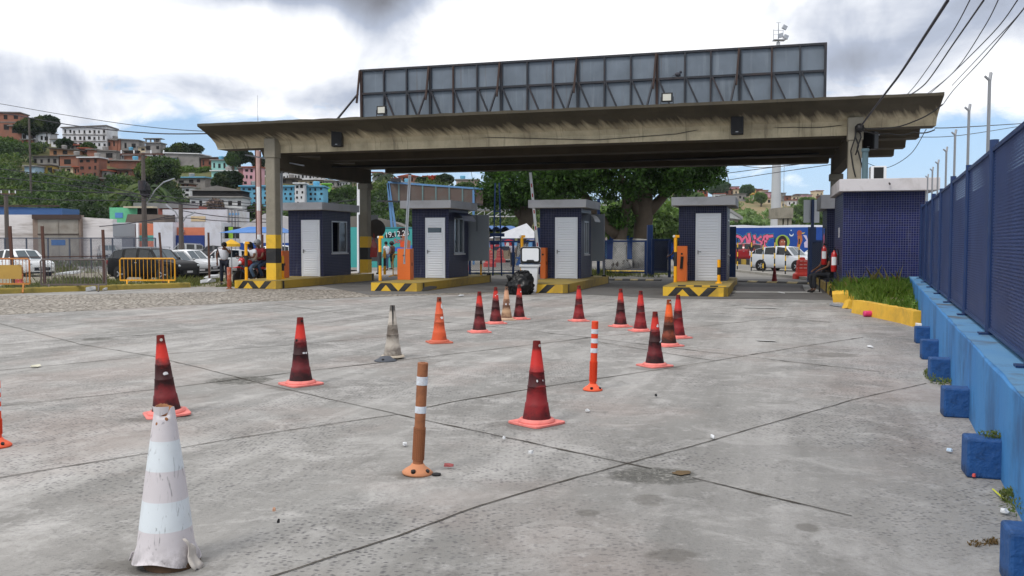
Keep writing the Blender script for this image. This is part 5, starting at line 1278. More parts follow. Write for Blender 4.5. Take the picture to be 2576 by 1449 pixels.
# water-filled barriers
M_barr = mat('barrier_red', (216, 52, 34), .5, (196, 44, 32), 2, .7, dirt=((140, 60, 50), .4, 3))
M_bandw = mat('barrier_band', (228, 150, 140), .5)
def water_barrier(px, py, label, m=None, k=1.0, rz=0.0):
    c = G(px, py); t = thing('water_barrier', label, 'plastic barrier', (c.x, c.y + .2, 0), rz, 'red plastic road barriers'); t.scale = (k, k, k)
    prof = [(.36, 0), (.36, .22), (.26, .30), (.235, .42), (.25, .44), (.225, .56), (.24, .58), (.21, .72), (.225, .74), (.195, .86), (.11, .90), (.11, .96), (.07, .99)]
    MB().loft([[(-x_, -x_ * .6, z_), (x_, -x_ * .6, z_), (x_, x_ * .6, z_), (-x_, x_ * .6, z_)] for x_, z_ in prof]).build('body', m or M_barr, t, bevel=.012)
    for z_, w_ in ((.48, .17), (.63, .16), (.79, .15)):
        MB().bb((-w_, -.155 , z_), (-.03, -.142, z_ + .055)).build('band', M_bandw, t); MB().bb((.02, -.155, z_), (w_, -.142, z_ + .055)).build('band', M_bandw, t)
    return t
water_barrier(2021, 702.5, 'red stepped plastic barrier at the right side of the right-hand lane')
M_pinkb = mat('barrier_faded', (206, 84, 80), .6, (184, 66, 64), 2, .7)
water_barrier(1232, 672, 'faded red plastic barrier behind the blue gate', M_pinkb, 1.2); water_barrier(1258, 661, 'faded red plastic barrier further back, right of another behind the gate', M_pinkb, 1.25); water_barrier(1172, 681, 'low faded red barrier under the grey sign', M_pinkb, .6)
for k, (a, b) in enumerate(((1316, 668), (1344, 668))):
    c = G(a, b); t = MB().prism([(-.55, 0), (.55, 0), (.2, .85), (-.2, .85)], -.1, .1).prism([(-.5, .5), (.5, .5), (.5, .62), (-.5, .62)], -.13, .13).build('trestle', mat('blue_trestle', (52, 100, 168), .7), bevel=.02); t.location = (c.x, c.y, 0)
    tag(t, ['left blue trestle block behind the middle gate', 'right blue trestle block by the tall yellow bollard'][k], 'trestle')
# thin striped posts along the right-hand exit
for k, (px, top, bot) in enumerate(((1874.5, 562 + 5, 689), (1926, 567, 692), (1971, 571, 697 - 2), (2014, 562, 700), (2054, 568, 704), (2102, 571, 700))):
    if k > 4: break
    px = (1874.5 - 5 + 4, 1925 - 8 + 9, 1971, 2015, 2055)[k]
zz_px = [(1765.5 + 0, 0)]
def zpx(a): return 2450 / 1.4907 + a / (2.587 * 1.4907)
for k, (zx, zt_, zb_) in enumerate(((815, 862, 1175), (950, 855, 1185), (1063, 885, 1197), (1175, 852, 1140), (1280, 893, 1222), (1410, 868, 1105))):
    px = zpx(zx); top = (560 + zt_ / 2.587) / 1.4907; bot = (560 + (1215 if k in (3,) else (1240 if k == 5 else zb_)) / 2.587) / 1.4907
    c = G(px, bot); h = (bot - top) * c.y / FPX; t = thing('lane_post', f"thin black and yellow striped post, {['first', 'second', 'third', 'fourth', 'fifth', 'sixth'][k]} from the left along the exit", 'post', (c.x, c.y, 0), 0, 'thin striped posts along the exit lane')
    n = 7
    for i in range(n): MB().cyl((0, 0, h * i / n + .0005), (0, 0, h * (i + 1) / n), .033, n=8).build('stripe', M_yel if i % 2 else M_blk, t)
# striped kerb of the exit
t = thing('striped_kerb', 'long black and yellow striped kerb before the red car', 'kerb', (0, 0, 0))
a, b = G(1840, 664), G(1962, 671)
for i in range(9):
    p, q = a.lerp(b, i / 9), a.lerp(b, (i + .97) / 9); MB().prism([(p.x, p.y), (q.x, q.y), (q.x + .05, q.y + .35), (p.x + .05, p.y + .35)], 0.01, .42, 'z').build('kerb_block', M_blk if i % 2 else M_yel_side, t)
p, q = G(1838, 683), G(2040, 706)
MB().prism([(p.x, p.y), (q.x, q.y), (q.x + .3, q.y + 1.6), (p.x + .1, p.y + 4.0)], .013, .13, 'z').build('kerb_foot', mat('whitewashed_kerb', (170, 166, 158), .9, (128, 124, 116), 1.5, .9, bump=.5, bscale=8), t)
t = thing('striped_kerb', 'black and white kerb edge behind the middle gate', 'kerb', (0, 0, 0))
a, b = G(1230, 660), G(1340, 662)
for i in range(8):
    p, q = a.lerp(b, i / 8), a.lerp(b, (i + .97) / 8); MB().bb((p.x, p.y, .013), (q.x, p.y + .3, .2)).build('kerb_block', M_blk if i % 2 else M_cream, t)
o = kerb([tuple(G(1400 + 60 * i, 684 + i)) [:2] + (0,) for i in range(5)], 'low weedy yellow kerb behind the third booth', h=.15, m=M_yel_side)
# ------------------------------------------------------------------ murals
M_mural = mat('mural_blue', (26, 70, 150), .8, (22, 60, 132), .5, .8, dirt=((40, 90, 168), .5, .3))
def wall(name, px0, px1, top, Y, label, m, y1=None, thick=.2, top1=None):
    Y1 = y1 or Y; a = P(px0, top, Y); b = P(px1, top1 or top, Y1); d = Vector((b.x - a.x, b.y - a.y, 0)); ln = d.length
    t = thing(name, label, 'wall', (a.x, a.y, 0), math.atan2(d.y, d.x))
    MB().prism([(0, 0), (ln, 0), (ln, b.z), (0, a.z)], 0, thick).build('wall_face', m, t)
    return t, ln
WY = 92.0
mw, ml = wall('mural_wall', 1655, 2092, 575, WY, 'long dark blue graffiti wall behind the parked red and white cars', M_mural, y1=WY - 3, top1=571)
cz0 = P(1655, 575, WY).z
MB().prism([(ml * u, mw.location.z * 0 + cz0 + v) for u, v in ((0, -.02), (1, .02), (1, .28), (.8, .34), (.6, .24), (.5, .34), (.3, .24), (0, .22))], .05, .6).build('cloth_cover', mat('white_cover', (222, 224, 230), .7, (200, 202, 210), 2, .7), mw)
# positions on the mural from picture points
def mp(px, py):
    p = P(px, py, WY - 3 * (px - 1655) / 437.0); v = p - mw.location; q = Matrix.Rotation(-mw.rotation_euler.z, 3, 'Z') @ v; return q.x, q.z
def paint(pts, colr, name, par, f=mp, lift=.004):
    q = [f(a, b) for a, b in pts]
    o = MB().prism(q, -lift - .003, -lift).build(name, mat('paint_%d_%d_%d' % colr, colr, .8, amt=.3), par); return o
def zc(pts, ox=2700, oy=840, k=5.367): return [((ox + a / k) / 1.4907, (oy + b / k) / 1.4907) for a, b in pts]
# lettering in rounded pink strokes with a dark outline, on a turquoise glow
strokes = [[(345, 245), (400, 265), (440, 330), (440, 430)], [(440, 330), (520, 250), (550, 330), (560, 440)], [(400, 400), (365, 430)],
           [(580, 205), (600, 300), (610, 440)], [(690, 240), (705, 290)], [(680, 350), (700, 440)], [(820, 260), (750, 310), (850, 380), (770, 450)], [(1050, 240), (1000, 250), (890, 250), (870, 330), (930, 350)], [(870, 330), (890, 440), (950, 500)], [(945, 230), (950, 300)], [(740, 480), (860, 560), (930, 500)]]
def stroke_poly(pts, w_):
    P2 = [Vector(p) for p in pts]; L = []; Rr = []
    for i, p in enumerate(P2):
        d = (P2[min(i + 1, len(P2) - 1)] - P2[max(i - 1, 0)]).normalized(); nn = Vector((-d.y, d.x)) * w_; e = d * w_ * (.7 if i in (0, len(P2) - 1) else 0) * (-1 if i == 0 else 1)
        L.append(tuple(p + nn + e)); Rr.append(tuple(p - nn + e))
    return L + Rr[::-1]
for k, (w_, cl, lf, nm) in enumerate(((52, (60, 140, 170), .004, 'glow'), (40, (70, 24, 44), .010, 'letter_outline'), (26, (222, 108, 142), .016, 'letter'))):
    for j, s_ in enumerate(strokes): paint(zc(stroke_poly(s_, w_)), cl, nm, mw, lift=lf + .0004 * j)
def ell(cx_, cy_, rx, ry, n=24, a0=0, a1=360): return [(cx_ + rx * math.cos(R(a0 + (a1 - a0) * i / (n - 1))), cy_ + ry * math.sin(R(a0 + (a1 - a0) * i / (n - 1)))) for i in range(n)]
paint(zc(ell(1260, 360, 145, 145, 24)[:-1]), (150, 176, 70), 'painted_halo', mw, lift=.004); paint(zc(ell(1255, 370, 100, 135)[:-1]), (44, 30, 34), 'painted_hair', mw, lift=.009)
paint(zc(ell(1258, 385, 62, 80)[:-1]), (156, 88, 66), 'painted_face', mw, lift=.014)
for x_ in (1244, 1298): paint(zc(ell(x_, 358, 11, 9)[:-1]), (220, 206, 180), 'painted_eye', mw, lift=.019)
paint(zc(ell(1270, 420, 18, 8)[:-1]), (132, 50, 48), 'painted_mouth', mw, lift=.019)
cres = ell(1438, 195, 45, 55, 14, 10, 170) + ell(1438, 175, 36, 48, 14, 165, 15); paint(zc(cres), (206, 214, 220), 'painted_crescent', mw)
paint(zc(ell(1432, 128, 12, 14)[:-1]), (190, 206, 222), 'painted_dot', mw)
paint(zc(ell(1600, 185, 52, 60)[:-1]), (160, 78, 60), 'painted_figure', mw, lift=.005); paint(zc([(1555, 240), (1650, 230), (1660, 330), (1600, 480), (1540, 480), (1570, 340)]), (176, 104, 60), 'painted_figure', mw, lift=.006)
paint(zc([(1640, 180), (1712, 170), (1690, 190), (1650, 196)]), (226, 196, 60), 'painted_beak', mw, lift=.010); paint(zc([(1670, 220), (1740, 230), (1770, 330), (1770, 480), (1700, 470), (1690, 380), (1740, 330)]), (196, 186, 210), 'painted_cloak', mw, lift=.007)
paint(zc([(200, 180), (245, 250), (250, 420), (200, 440)]), (26, 46, 58), 'painted_shadow', mw)
# middle wall with abstract faces-free graffiti
mm_, l2 = wall('mural_wall', 1168, 1530, 606, 94.0, 'light blue graffiti wall seen through the middle gate', mat('mural_light', (96, 156, 214), .8, (120, 170, 216), .4, .8))
def mp2(px, py): p = P(px, py, 94.0); v = p - mm_.location; return v.x, v.z
def z5(pts): return [((1650 + a / 5.176) / 1.4907, (800 + b / 5.176) / 1.4907) for a, b in pts]
paint(z5([(600, 620), (600, 960), (1560, 960), (1560, 620), (1300, 680), (1000, 660)]), (150, 132, 108), 'painted_ground', mm_, mp2, .004)
paint(z5([(960, 540), (1060, 560), (1140, 540), (1160, 620), (1100, 680), (990, 700), (970, 620)]), (186, 52, 56), 'painted_shape', mm_, mp2, .009)
paint(z5([(1240, 520), (1330, 500), (1440, 520), (1440, 600), (1360, 660), (1260, 640)]), (190, 48, 56), 'painted_shape', mm_, mp2, .010)
paint(z5([(1200, 500), (1440, 470), (1440, 530), (1320, 500), (1210, 540)]), (44, 50, 92), 'painted_shape', mm_, mp2, .014)
paint(z5([(1020, 650), (1250, 640), (1420, 620), (1480, 700), (1300, 720), (1060, 720)]), (40, 42, 58), 'painted_shape', mm_, mp2, .013)
paint(z5([(1270, 640), (1290, 570), (1320, 530), (1345, 590), (1340, 640)]), (216, 218, 222), 'painted_patch', mm_, mp2, .017); paint(z5([(1020, 580), (1080, 600), (1060, 640)]), (210, 212, 216), 'painted_patch', mm_, mp2, .017)
paint(z5([(585, 560), (630, 560), (640, 690), (585, 690)]), (210, 214, 220), 'painted_patch', mm_, mp2, .012)
mw3, l3 = wall('mural_wall', 1528, 1662, 577, 92.5, 'blue graffiti wall behind the whitewashed trunks', M_mural)
def mp3(px, py): p = P(px, py, 92.5); v = p - mw3.location; return v.x, v.z
def z6(pts): return [((1900 + a / 2.587) / 1.4907, (560 + b / 2.587) / 1.4907) for a, b in pts]
paint(z6([(1150, 840), (1185, 840), (1200, 930), (1215, 1060), (1140, 1060), (1120, 930)]), (60, 110, 190), 'painted_shape', mw3, mp3)
for a in ((1535, 900), (1585, 905), (1640, 890)): paint(z6([(a[0] - 25, a[1] - 30), (a[0] + 25, a[1] - 45), (a[0] + 20, a[1] + 60), (a[0] - 20, a[1] + 50)]), (214, 96, 120), 'painted_shape', mw3, mp3, .006)
# turquoise mural with date lettering and a woman
mt_, l4 = wall('mural_wall', 876, 1046, 571.5, 60.0, 'turquoise mural wall with a woman and the date 19.12.23', mat('mural_turquoise', (52, 150, 156), .8, (84, 170, 158), .35, .9))
def mp4(px, py): p = P(px, py, 60.0); v = p - mt_.location; return v.x, v.z
def z4(pts): return [((1350 + a / 2.587) / 1.4907, (560 + b / 2.587) / 1.4907) for a, b in pts]
paint(z4(ell(420, 810, 62, 52)[:-1]), (38, 26, 30), 'painted_hair', mt_, mp4, .006); paint(z4(ell(428, 845, 20, 30)[:-1]), (168, 104, 76), 'painted_face', mt_, mp4, .011)
paint(z4([(388, 885), (420, 868), (455, 870), (490, 890), (488, 960), (390, 950)]), (170, 106, 78), 'painted_shoulders', mt_, mp4, .009); paint(z4([(390, 900), (425, 890), (470, 905), (450, 950), (395, 945)]), (222, 84, 44), 'painted_dress', mt_, mp4, .013)
paint(z4([(270, 960), (505, 930), (505, 990), (270, 990)]), (60, 110, 196), 'painted_wave', mt_, mp4, .008); paint(z4([(160, 760), (505, 760), (505, 770), (160, 770)]), (30, 90, 110), 'painted_edge', mt_, mp4, .005)
paint(z4([(120, 780), (150, 790), (165, 780), (160, 800), (185, 800), (150, 808), (125, 806)]), (30, 44, 80), 'painted_leaf', mt_, mp4)
paint(z4([(240, 830), (300, 810), (350, 805), (345, 850), (300, 862), (243, 860)]), (30, 32, 40), 'date_backing', mt_, mp4, .010)
cu = bpy.data.curves.new('date', 'FONT'); cu.body = '19.12.23'; cu.size = .52; cu.extrude = .004; ob = bpy.data.objects.new('date', cu); sc.collection.objects.link(ob)
dg = bpy.context.evaluated_depsgraph_get(); me = bpy.data.meshes.new_from_object(ob.evaluated_get(dg)); bpy.data.objects.remove(ob)
o = bpy.data.objects.new('date_lettering', me); sc.collection.objects.link(o); o.parent = mt_; me.materials.clear(); me.materials.append(M_white); q = mp4(*z4([(243, 858)])[0]); o.location = (q[0], -.022, q[1]); o.rotation_euler = (R(90), R(-6), 0); o.scale = (.92, 1, 1)
cu = bpy.data.curves.new('word', 'FONT'); cu.body = 'Sol'; cu.size = .45; cu.extrude = .004; cu.shear = .3; ob = bpy.data.objects.new('word', cu); sc.collection.objects.link(ob)
dg = bpy.context.evaluated_depsgraph_get(); me = bpy.data.meshes.new_from_object(ob.evaluated_get(dg)); bpy.data.objects.remove(ob)
o = bpy.data.objects.new('script_lettering', me); sc.collection.objects.link(o); o.parent = mt_; me.materials.clear(); me.materials.append(mat('paint_red', (214, 70, 90), .7)); q = mp4(*z4([(322, 915)])[0]); o.location = (q[0], -.022, q[1]); o.rotation_euler = (R(90), R(-8), 0)
# ------------------------------------------------------------------ cars
M_tyre = mat('tyre', (26, 26, 28), .85); M_rim = mat('alloy_rim', (170, 172, 176), .35, metal=.6)
M_lamp = mat('headlamp_glass', (200, 208, 214), .12, spec=.8); M_tail = mat('tail_lamp', (150, 22, 26), .25)
def paintm(n, c): return mat(n, c, .3, coat=.6, amt=.15)
def car(name, label, kind_, L, W, H, paint_, loc, rz, group, dirty=None):
    """+x is the front; origin on the ground at the middle"""
    t = thing(name, label, 'car', loc, rz, group)
    if kind_ == 'suv': st = [(0, .36, 0, .72), (.015, .52, 0, .86), (.10, .585, 0, .95), (.26, .625, 0, 1), (.30, .64, .64, .99), (.40, .65, .955, 1), (.54, .66, .995, 1), (.57, .66, 1.0, 1), (.74, .67, .985, 1), (.77, .67, .98, 1), (.90, .68, .93, .99), (.965, .69, .69, .96), (.985, .62, 0, .94), (1, .40, 0, .86)]
    elif kind_ == 'sedan': st = [(0, .36, 0, .72), (.015, .48, 0, .86), (.10, .55, 0, .95), (.28, .61, 0, 1), (.31, .62, .62, .99), (.43, .63, .96, 1), (.54, .64, 1.0, 1), (.57, .64, .995, 1), (.70, .65, .95, 1), (.72, .65, .94, 1), (.85, .67, .67, .98), (.97, .65, 0, .93), (.985, .56, 0, .9), (1, .40, 0, .84)]
    else: st = [(0, .36, 0, .72), (.015, .50, 0, .86), (.09, .56, 0, .95), (.23, .61, 0, 1), (.26, .62, .62, .99), (.39, .64, .96, 1), (.54, .65, 1.0, 1), (.57, .65, .995, 1), (.74, .66, .965, 1), (.77, .66, .955, 1), (.90, .68, .88, .98), (.965, .69, .69, .95), (.985, .60, 0, .93), (1, .40, 0, .86)]
    ng = 9; rings = []
    for u, zb, zr, wf in st:
        x_ = L / 2 - u * L; wb = W / 2 * wf; cab = zr > 0; zb_, zr_ = zb * H, (zr if cab and zr > zb else zb) * H
        lift = .10 * H * (1 if u > .9 or u < .06 else 0); lo = .13 * H + lift * .5; wr = wb * (.80 if cab else .90); k = (zr_ - zb_) / (.35 * H) if cab else 0; wr = wb * (.96 - .16 * min(k, 1))
        half = [(0, zr_ + (.012 * H if cab else .01 * H)), (wr * .80, zr_), (wr, zr_ - .018 * H * min(k + .3, 1)), (wb * .965, zb_), (wb, zb_ - .08 * H), (wb, .30 * H), (wb * .97, lo + .03 * H), (wb * .9, lo)]
        ring = [(x_, y_, z_) for y_, z_ in half] + [(x_, -y_, z_) for y_, z_ in half[::-1]][:-1]
        rings.append(ring)
    n = len(rings[0]); body = MB(); glass = {'windshield': MB(), 'rear_window': MB(), 'side_window': MB(), 'side_window.r': MB()}
    vs = [v for r_ in rings for v in r_]; body.add(vs, [])
    for i in range(len(rings) - 1):
        c0, c1 = st[i][2] > 0, st[i + 1][2] > 0; u0, u1 = st[i][0], st[i + 1][0]
        for k in range(n):
            a, b = i * n + k, i * n + (k + 1) % n; f = (a, b, b + n, a + n); key = None
            if c0 and c1:
                side = k in (2, n - 3 + 0) or k == 11
                if k == 2 or k == n - 3:
                    pillar = (u1 - u0) < .035
                    if not pillar: key = 'side_window' if k == 2 else 'side_window.r'
                if k in (0, 1, n - 2, n - 1) and k in (0, n - 1):
                    if st[i][2] * 1.0 <= st[i][1] + .001: key = 'windshield'
                    if st[i + 1][2] <= st[i + 1][1] + .001: key = 'rear_window'
            if key:
                p4 = [Vector(vs[q]) for q in f]; ctr = sum(p4, Vector()) / 4
                nn = (p4[1] - p4[0]).cross(p4[2] - p4[0]); nn = nn.normalized() if nn.length > 1e-9 else Vector((0, 0, 1))
                if nn.dot(Vector((ctr.x * .15, ctr.y, ctr.z - H * .5))) < 0: nn = -nn
                mg = glass[key]; mg.add([ctr + (p - ctr) * .93 + nn * .004 for p in p4], [(0, 1, 2, 3)])
            body.f.append(f); body.m.append(0)
    body.f.append(tuple(range(n))[::-1]); body.m.append(0); body.f.append(tuple(range((len(rings) - 1) * n, len(rings) * n))); body.m.append(0)
    # dark wheel housings and sills
    wr_ = .30 if kind_ != 'suv' else .34; ax = [L / 2 - .19 * L, L / 2 - .79 * L]
    body.mat(1)
    for x_ in ax:
        for sg in (-1, 1): body.cyl((x_, sg * (W / 2 - .12), wr_ + .02), (x_, sg * (W / 2 + .004), wr_ + .02), wr_ + .055, n=20)
    body.bb((-L * .47, -W * .44, .13 * H - .02), (L * .47, W * .44, .13 * H + .05)); body.bb((L * .478, -W * .26, .22 * H), (L * .503, W * .26, .34 * H))
    o = body.build('body', [paint_, M_soft], t, bevel=0); o.data.polygons.foreach_set('use_smooth', [len(p.vertices) == 4 and p.material_index == 0 for p in o.data.polygons])
    for key, mg in glass.items():
        if mg.f: mg.build(key.split('.')[0], M_glass2 if key == 'windshield' else M_glass, t, fix=False)
    for x_ in ax:
        for sg in (-1, 1):
            w0 = MB().lathe([(wr_ * .6, -.09), (wr_ * .92, -.095), (wr_, -.06), (wr_, .06), (wr_ * .92, .095), (wr_ * .6, .09)], n=22).build('wheel', M_tyre, t, smooth=True); w0.rotation_euler = (R(90), 0, 0); w0.location = (x_, sg * (W / 2 - .075), wr_)
            m = MB(); m.lathe([(wr_ * .64, -.02), (wr_ * .64, .02), (wr_ * .56, .03)], n=20)
            for q in range(5): a = 2 * math.pi * q / 5; m.bar((0, 0, .085), (wr_ * .6 * math.cos(a), wr_ * .6 * math.sin(a), .075), .05, .02)
            m.cyl((0, 0, .05), (0, 0, .09), .045, n=10)
            rm = m.build('rim', M_rim, w0); rm.rotation_euler = (0, 0 if sg < 0 else R(180), 0); rm.location = (0, 0, .012 * (1 if sg < 0 else -1))
    for sg in (-1, 1):
        MB().ball((0, 0, 0), 1, 10, 6, (.16, .10, .065 * H / 1.4)).build('headlight', M_lamp, t, smooth=True, loc=(L / 2 - .14, sg * (W * .36), .47 * H))
        MB().bb((-L / 2 - .004, sg * W * .42 - .09, .50 * H), (-L / 2 + .10, sg * W * .42 + .04, .62 * H)).build('tail_light', M_tail, t, bevel=.015)
        m = MB(); m.ball((L / 2 - .34 * L, sg * (W / 2 + .08), .68 * H), .09, 8, 6, (.7, 1.0, .65)); m.bar((L / 2 - .34 * L, sg * (W / 2 - .04), .66 * H), (L / 2 - .34 * L, sg * (W / 2 + .04), .67 * H), .03); m.build('mirror', M_black if dirty else paint_, t, smooth=True)
        for u in (.55,): MB().bb((L / 2 - (u + .03) * L, sg * (W / 2 + .012) - .01, .55 * H), (L / 2 - u * L, sg * (W / 2 + .012) + .01, .575 * H)).build('door_handle', M_alu, t)
    MB().bb((-L / 2 - .012, -.2, .40 * H), (-L / 2 + .03, .2, .47 * H)).build('number_plate', M_white, t)
    MB().bb((L / 2 - .03, -.2, .26 * H), (L / 2 + .014, .2, .32 * H)).build('number_plate', M_roof, t)
    if kind_ == 'suv':
        for sg in (-1, 1): m = MB(); m.bar((L * .10, sg * W * .36, H * 1.03), (-L * .36, sg * W * .36, H * 1.01), .035); m.bar((L * .09, sg * W * .36, H * .98), (L * .10, sg * W * .36, H * 1.03), .03); m.bar((-L * .36, sg * W * .36, H * .95), (-L * .36, sg * W * .36, H * 1.01), .03); m.build('roof_rail', M_alu, t)
    return t
LG = 'cars parked behind the yellow barrier'
def cp(px, py, z=-.21): q = G(px, py, z); return Vector((q.x, q.y, z))
W_ = paintm('car_white', (226, 228, 230)); K_ = mat('car_black', (10, 10, 12), .5, spec=.2, amt=.15); S_ = paintm('car_silver', (146, 148, 150)); G_ = paintm('car_graphite', (66, 66, 68)); RD = paintm('car_red', (140, 20, 30))
car('parked_car', 'black compact sport utility parked nearest, behind the yellow barrier', 'suv', 4.3, 1.82, 1.60, K_, cp(388, 706), R(-20), LG)
car('parked_car', 'white hatchback facing right just beyond the black sport utility', 'hatch', 4.0, 1.72, 1.46, W_, cp(472, 691), R(-22), LG)
car('parked_car', 'graphite sedan nosing out between the black and white cars', 'sedan', 4.3, 1.74, 1.42, S_, cp(432, 697), R(-24), LG)
car('parked_car', 'dark sedan behind the white hatchbacks, near the yellow parasol', 'sedan', 4.3, 1.74, 1.46, G_, cp(530, 658, 0), R(200), LG)
car('parked_car', 'silver sport utility left of the dark sedan in the back row', 'suv', 4.3, 1.8, 1.6, S_, cp(460, 656, 0), R(202), LG)
car('parked_car', 'white hatchback partly hidden by the standing person in white', 'hatch', 3.9, 1.7, 1.5, W_, cp(560, 689), R(200), LG)
car('parked_car', 'white car cut by the left edge behind the yellow panel barrier', 'hatch', 4.1, 1.76, 1.5, W_, cp(52, 694), R(-30), LG)
car('parked_car', 'small grey car far back against the white brick wall', 'hatch', 4.0, 1.7, 1.5, S_, cp(272, 654, 0), R(-60), LG)
car('parked_car', 'white car seen between the left column and the leftmost booth', 'hatch', 4.0, 1.7, 1.5, W_, cp(712, 672, 0), R(10), LG)
RG = 'cars beyond the right-hand lane'
car('parked_car', 'red sport utility seen from behind in front of the graffiti', 'suv', 4.4, 1.82, 1.62, RD, G(1866, 656.5), R(158), RG, True)
car('parked_car', 'silver-white hatchback with tinted windscreen beyond the exit posts', 'hatch', 3.9, 1.68, 1.46, paintm('car_pearl', (196, 200, 206)), G(1976, 682), R(-48), RG, True)
car('parked_car', 'white car mostly hidden behind the red stepped barrier', 'hatch', 4.0, 1.7, 1.45, W_, G(2062, 663), R(180), RG)
# ------------------------------------------------------------------ big ficus trees
def leafy(name, label, base, crowns, trunk, lm, per, size, seed, group=None, white=None, bark=None, clump=.8, dens=1.0, cat='tree'):
    """crowns: list of (dx,dy,z,rx,ry,rz); trunk: list of limbs [(x,y,z,r)...]"""
    r_ = random.Random(seed); t = thing(name, label, cat, base, 0, group)
    cl = []
    for (cx_, cy_, cz_, rx, ry, rz_) in crowns:
        n = max(int(dens * 26 * (rx * ry * rz_) ** .5 / clump), 6)
        for _ in range(n):
            v = Vector((r_.gauss(0, 1), r_.gauss(0, 1), r_.gauss(0, 1))).normalized() * (r_.uniform(.35, 1.0) ** .5)
            cl.append((cx_ + v.x * rx, cy_ + v.y * ry, cz_ + v.z * rz_, clump * r_.uniform(.6, 1.3)))
    leaf_object('crown', cl, per, size, lm, t, seed)
    m = MB()
    for lb in trunk:
        pts = []; rs_ = []
        for (a, b) in zip(lb[:-1], lb[1:]):
            for i in range(4): f = i / 4; pts.append([a[k] + (b[k] - a[k]) * f + (r_.uniform(-.06, .06) * a[3] if 0 < i else 0) for k in range(3)]); rs_.append(a[3] + (b[3] - a[3]) * f)
        pts.append(lb[-1][:3]); rs_.append(lb[-1][3]); m.tube(pts, rs_, 9)
    tr = m.build('trunk', bark or M_bark, t, smooth=True)
    if white:
        m = MB()
        for lb, zt_ in white:
            pts = [p[:3] for p in lb]; rs_ = [p[3] * 1.03 for p in lb]; m.tube(pts, rs_, 12)
        m.build('whitewash', M_lime, tr, smooth=True)
    return t
FG = 'large trees behind the toll booths'
b = G(1312, 664); 
leafy('ficus_tree', 'dark broad tree with whitewashed trunk above the middle gate', (b.x, b.y, 0), [(-.6, 0, 6.2, 3.0, 3.0, 1.9), (2.2, 0, 6.6, 2.6, 3, 1.8), (-2.4, -1, 5.3, 1.3, 2, .9), (1.6, -.8, 5.2, 1.2, 1.2, .6)],
      [[(0, 0, 0, .62), (.05, 0, 1.0, .42), (.15, 0, 2.2, .48), (.4, 0, 3.6, .62), (.3, 0, 5.5, .4)], [(.3, 0, 3.2, .4), (1.6, 0, 5.6, .25)], [(.1, 0, 3.6, .35), (-1.4, 0, 5.4, .2)]], M_leaf_ficus, 90, .13, 11, FG,
      white=[([(0, 0, 0, .62), (.05, 0, 1.0, .42), (.1, 0, 1.6, .45)], 1.4)], dens=.9)
b = G(1563, 676)
leafy('ficus_tree', 'huge dark tree with two whitewashed trunks between third and fourth booths', (b.x, b.y, 0),
      [(-3.6, -.5, 6.7, 3.0, 3, 1.7), (.2, 0, 6.6, 3.4, 3.4, 2.0), (3.4, 0, 6.5, 2.7, 3, 1.4), (5.2, 0, 6.7, 1.2, 1.5, .7), (-3.4, -1.5, 5.4, 1.8, 1.2, .6), (3.2, -.8, 5.2, 1.2, 1.2, .6), (-.2, .0, 3.3, .7, .7, .5), (4.6, -.3, 5.9, 1.4, 1.4, .6)],
      [[(0, 0, 0, .68), (-.1, 0, .6, .46), (-.05, 0, 2.2, .40), (.35, 0, 4.2, .3), (-.1, 0, 6, .2)], [(-.3, 0, 2.2, .4), (-1.6, 0, 3.4, .3), (-2.8, 0, 5.4, .22)],
       [(1.35, .3, 0, .60), (1.3, .3, 1.3, .55), (1.45, .3, 3.0, .6), (1.6, .3, 6.0, .45)], [(1.5, .3, 3.0, .4), (.2, .2, 5.2, .3)], [(1.7, .3, 3.6, .4), (3.8, .3, 5.8, .2)]], M_leaf_ficus, 95, .13, 12, FG,
      white=[([(0, 0, 0, .68), (-.1, 0, .6, .46), (-.08, 0, 1.85, .44)], 1.5), ([(1.35, .3, 0, .60), (1.3, .3, 1.3, .56), (1.34, .3, 1.9, .56)], 1.7)], dens=.8)
# brighter low sprays of leaves hanging on the sunny side belong to the same crowns
# ------------------------------------------------------------------ people
def skinned(name, chains, m, parent, sub=1):
    """chains: lists of (x,y,z,r); shared positions are merged"""
    vs = []; es = []; rr = []; idx = {}
    for ch in chains:
        last = None
        for p in ch:
            key = (round(p[0], 4), round(p[1], 4), round(p[2], 4))
            if key not in idx: idx[key] = len(vs); vs.append(p[:3]); rr.append(p[3])
            if last is not None and last != idx[key]: es.append((last, idx[key]))
            last = idx[key]
    me = bpy.data.meshes.new(name); me.from_pydata(vs, es, []); me.materials.append(m)
    o = bpy.data.objects.new(name, me); sc.collection.objects.link(o); o.parent = parent
    md = o.modifiers.new('skin', 'SKIN'); md.use_smooth_shade = True
    for i, r_ in enumerate(rr): me.skin_vertices[0].data[i].radius = (r_, r_)
    me.skin_vertices[0].data[0].use_root = True
    if sub: s_ = o.modifiers.new('sub', 'SUBSURF'); s_.levels = sub; s_.render_levels = sub
    return o
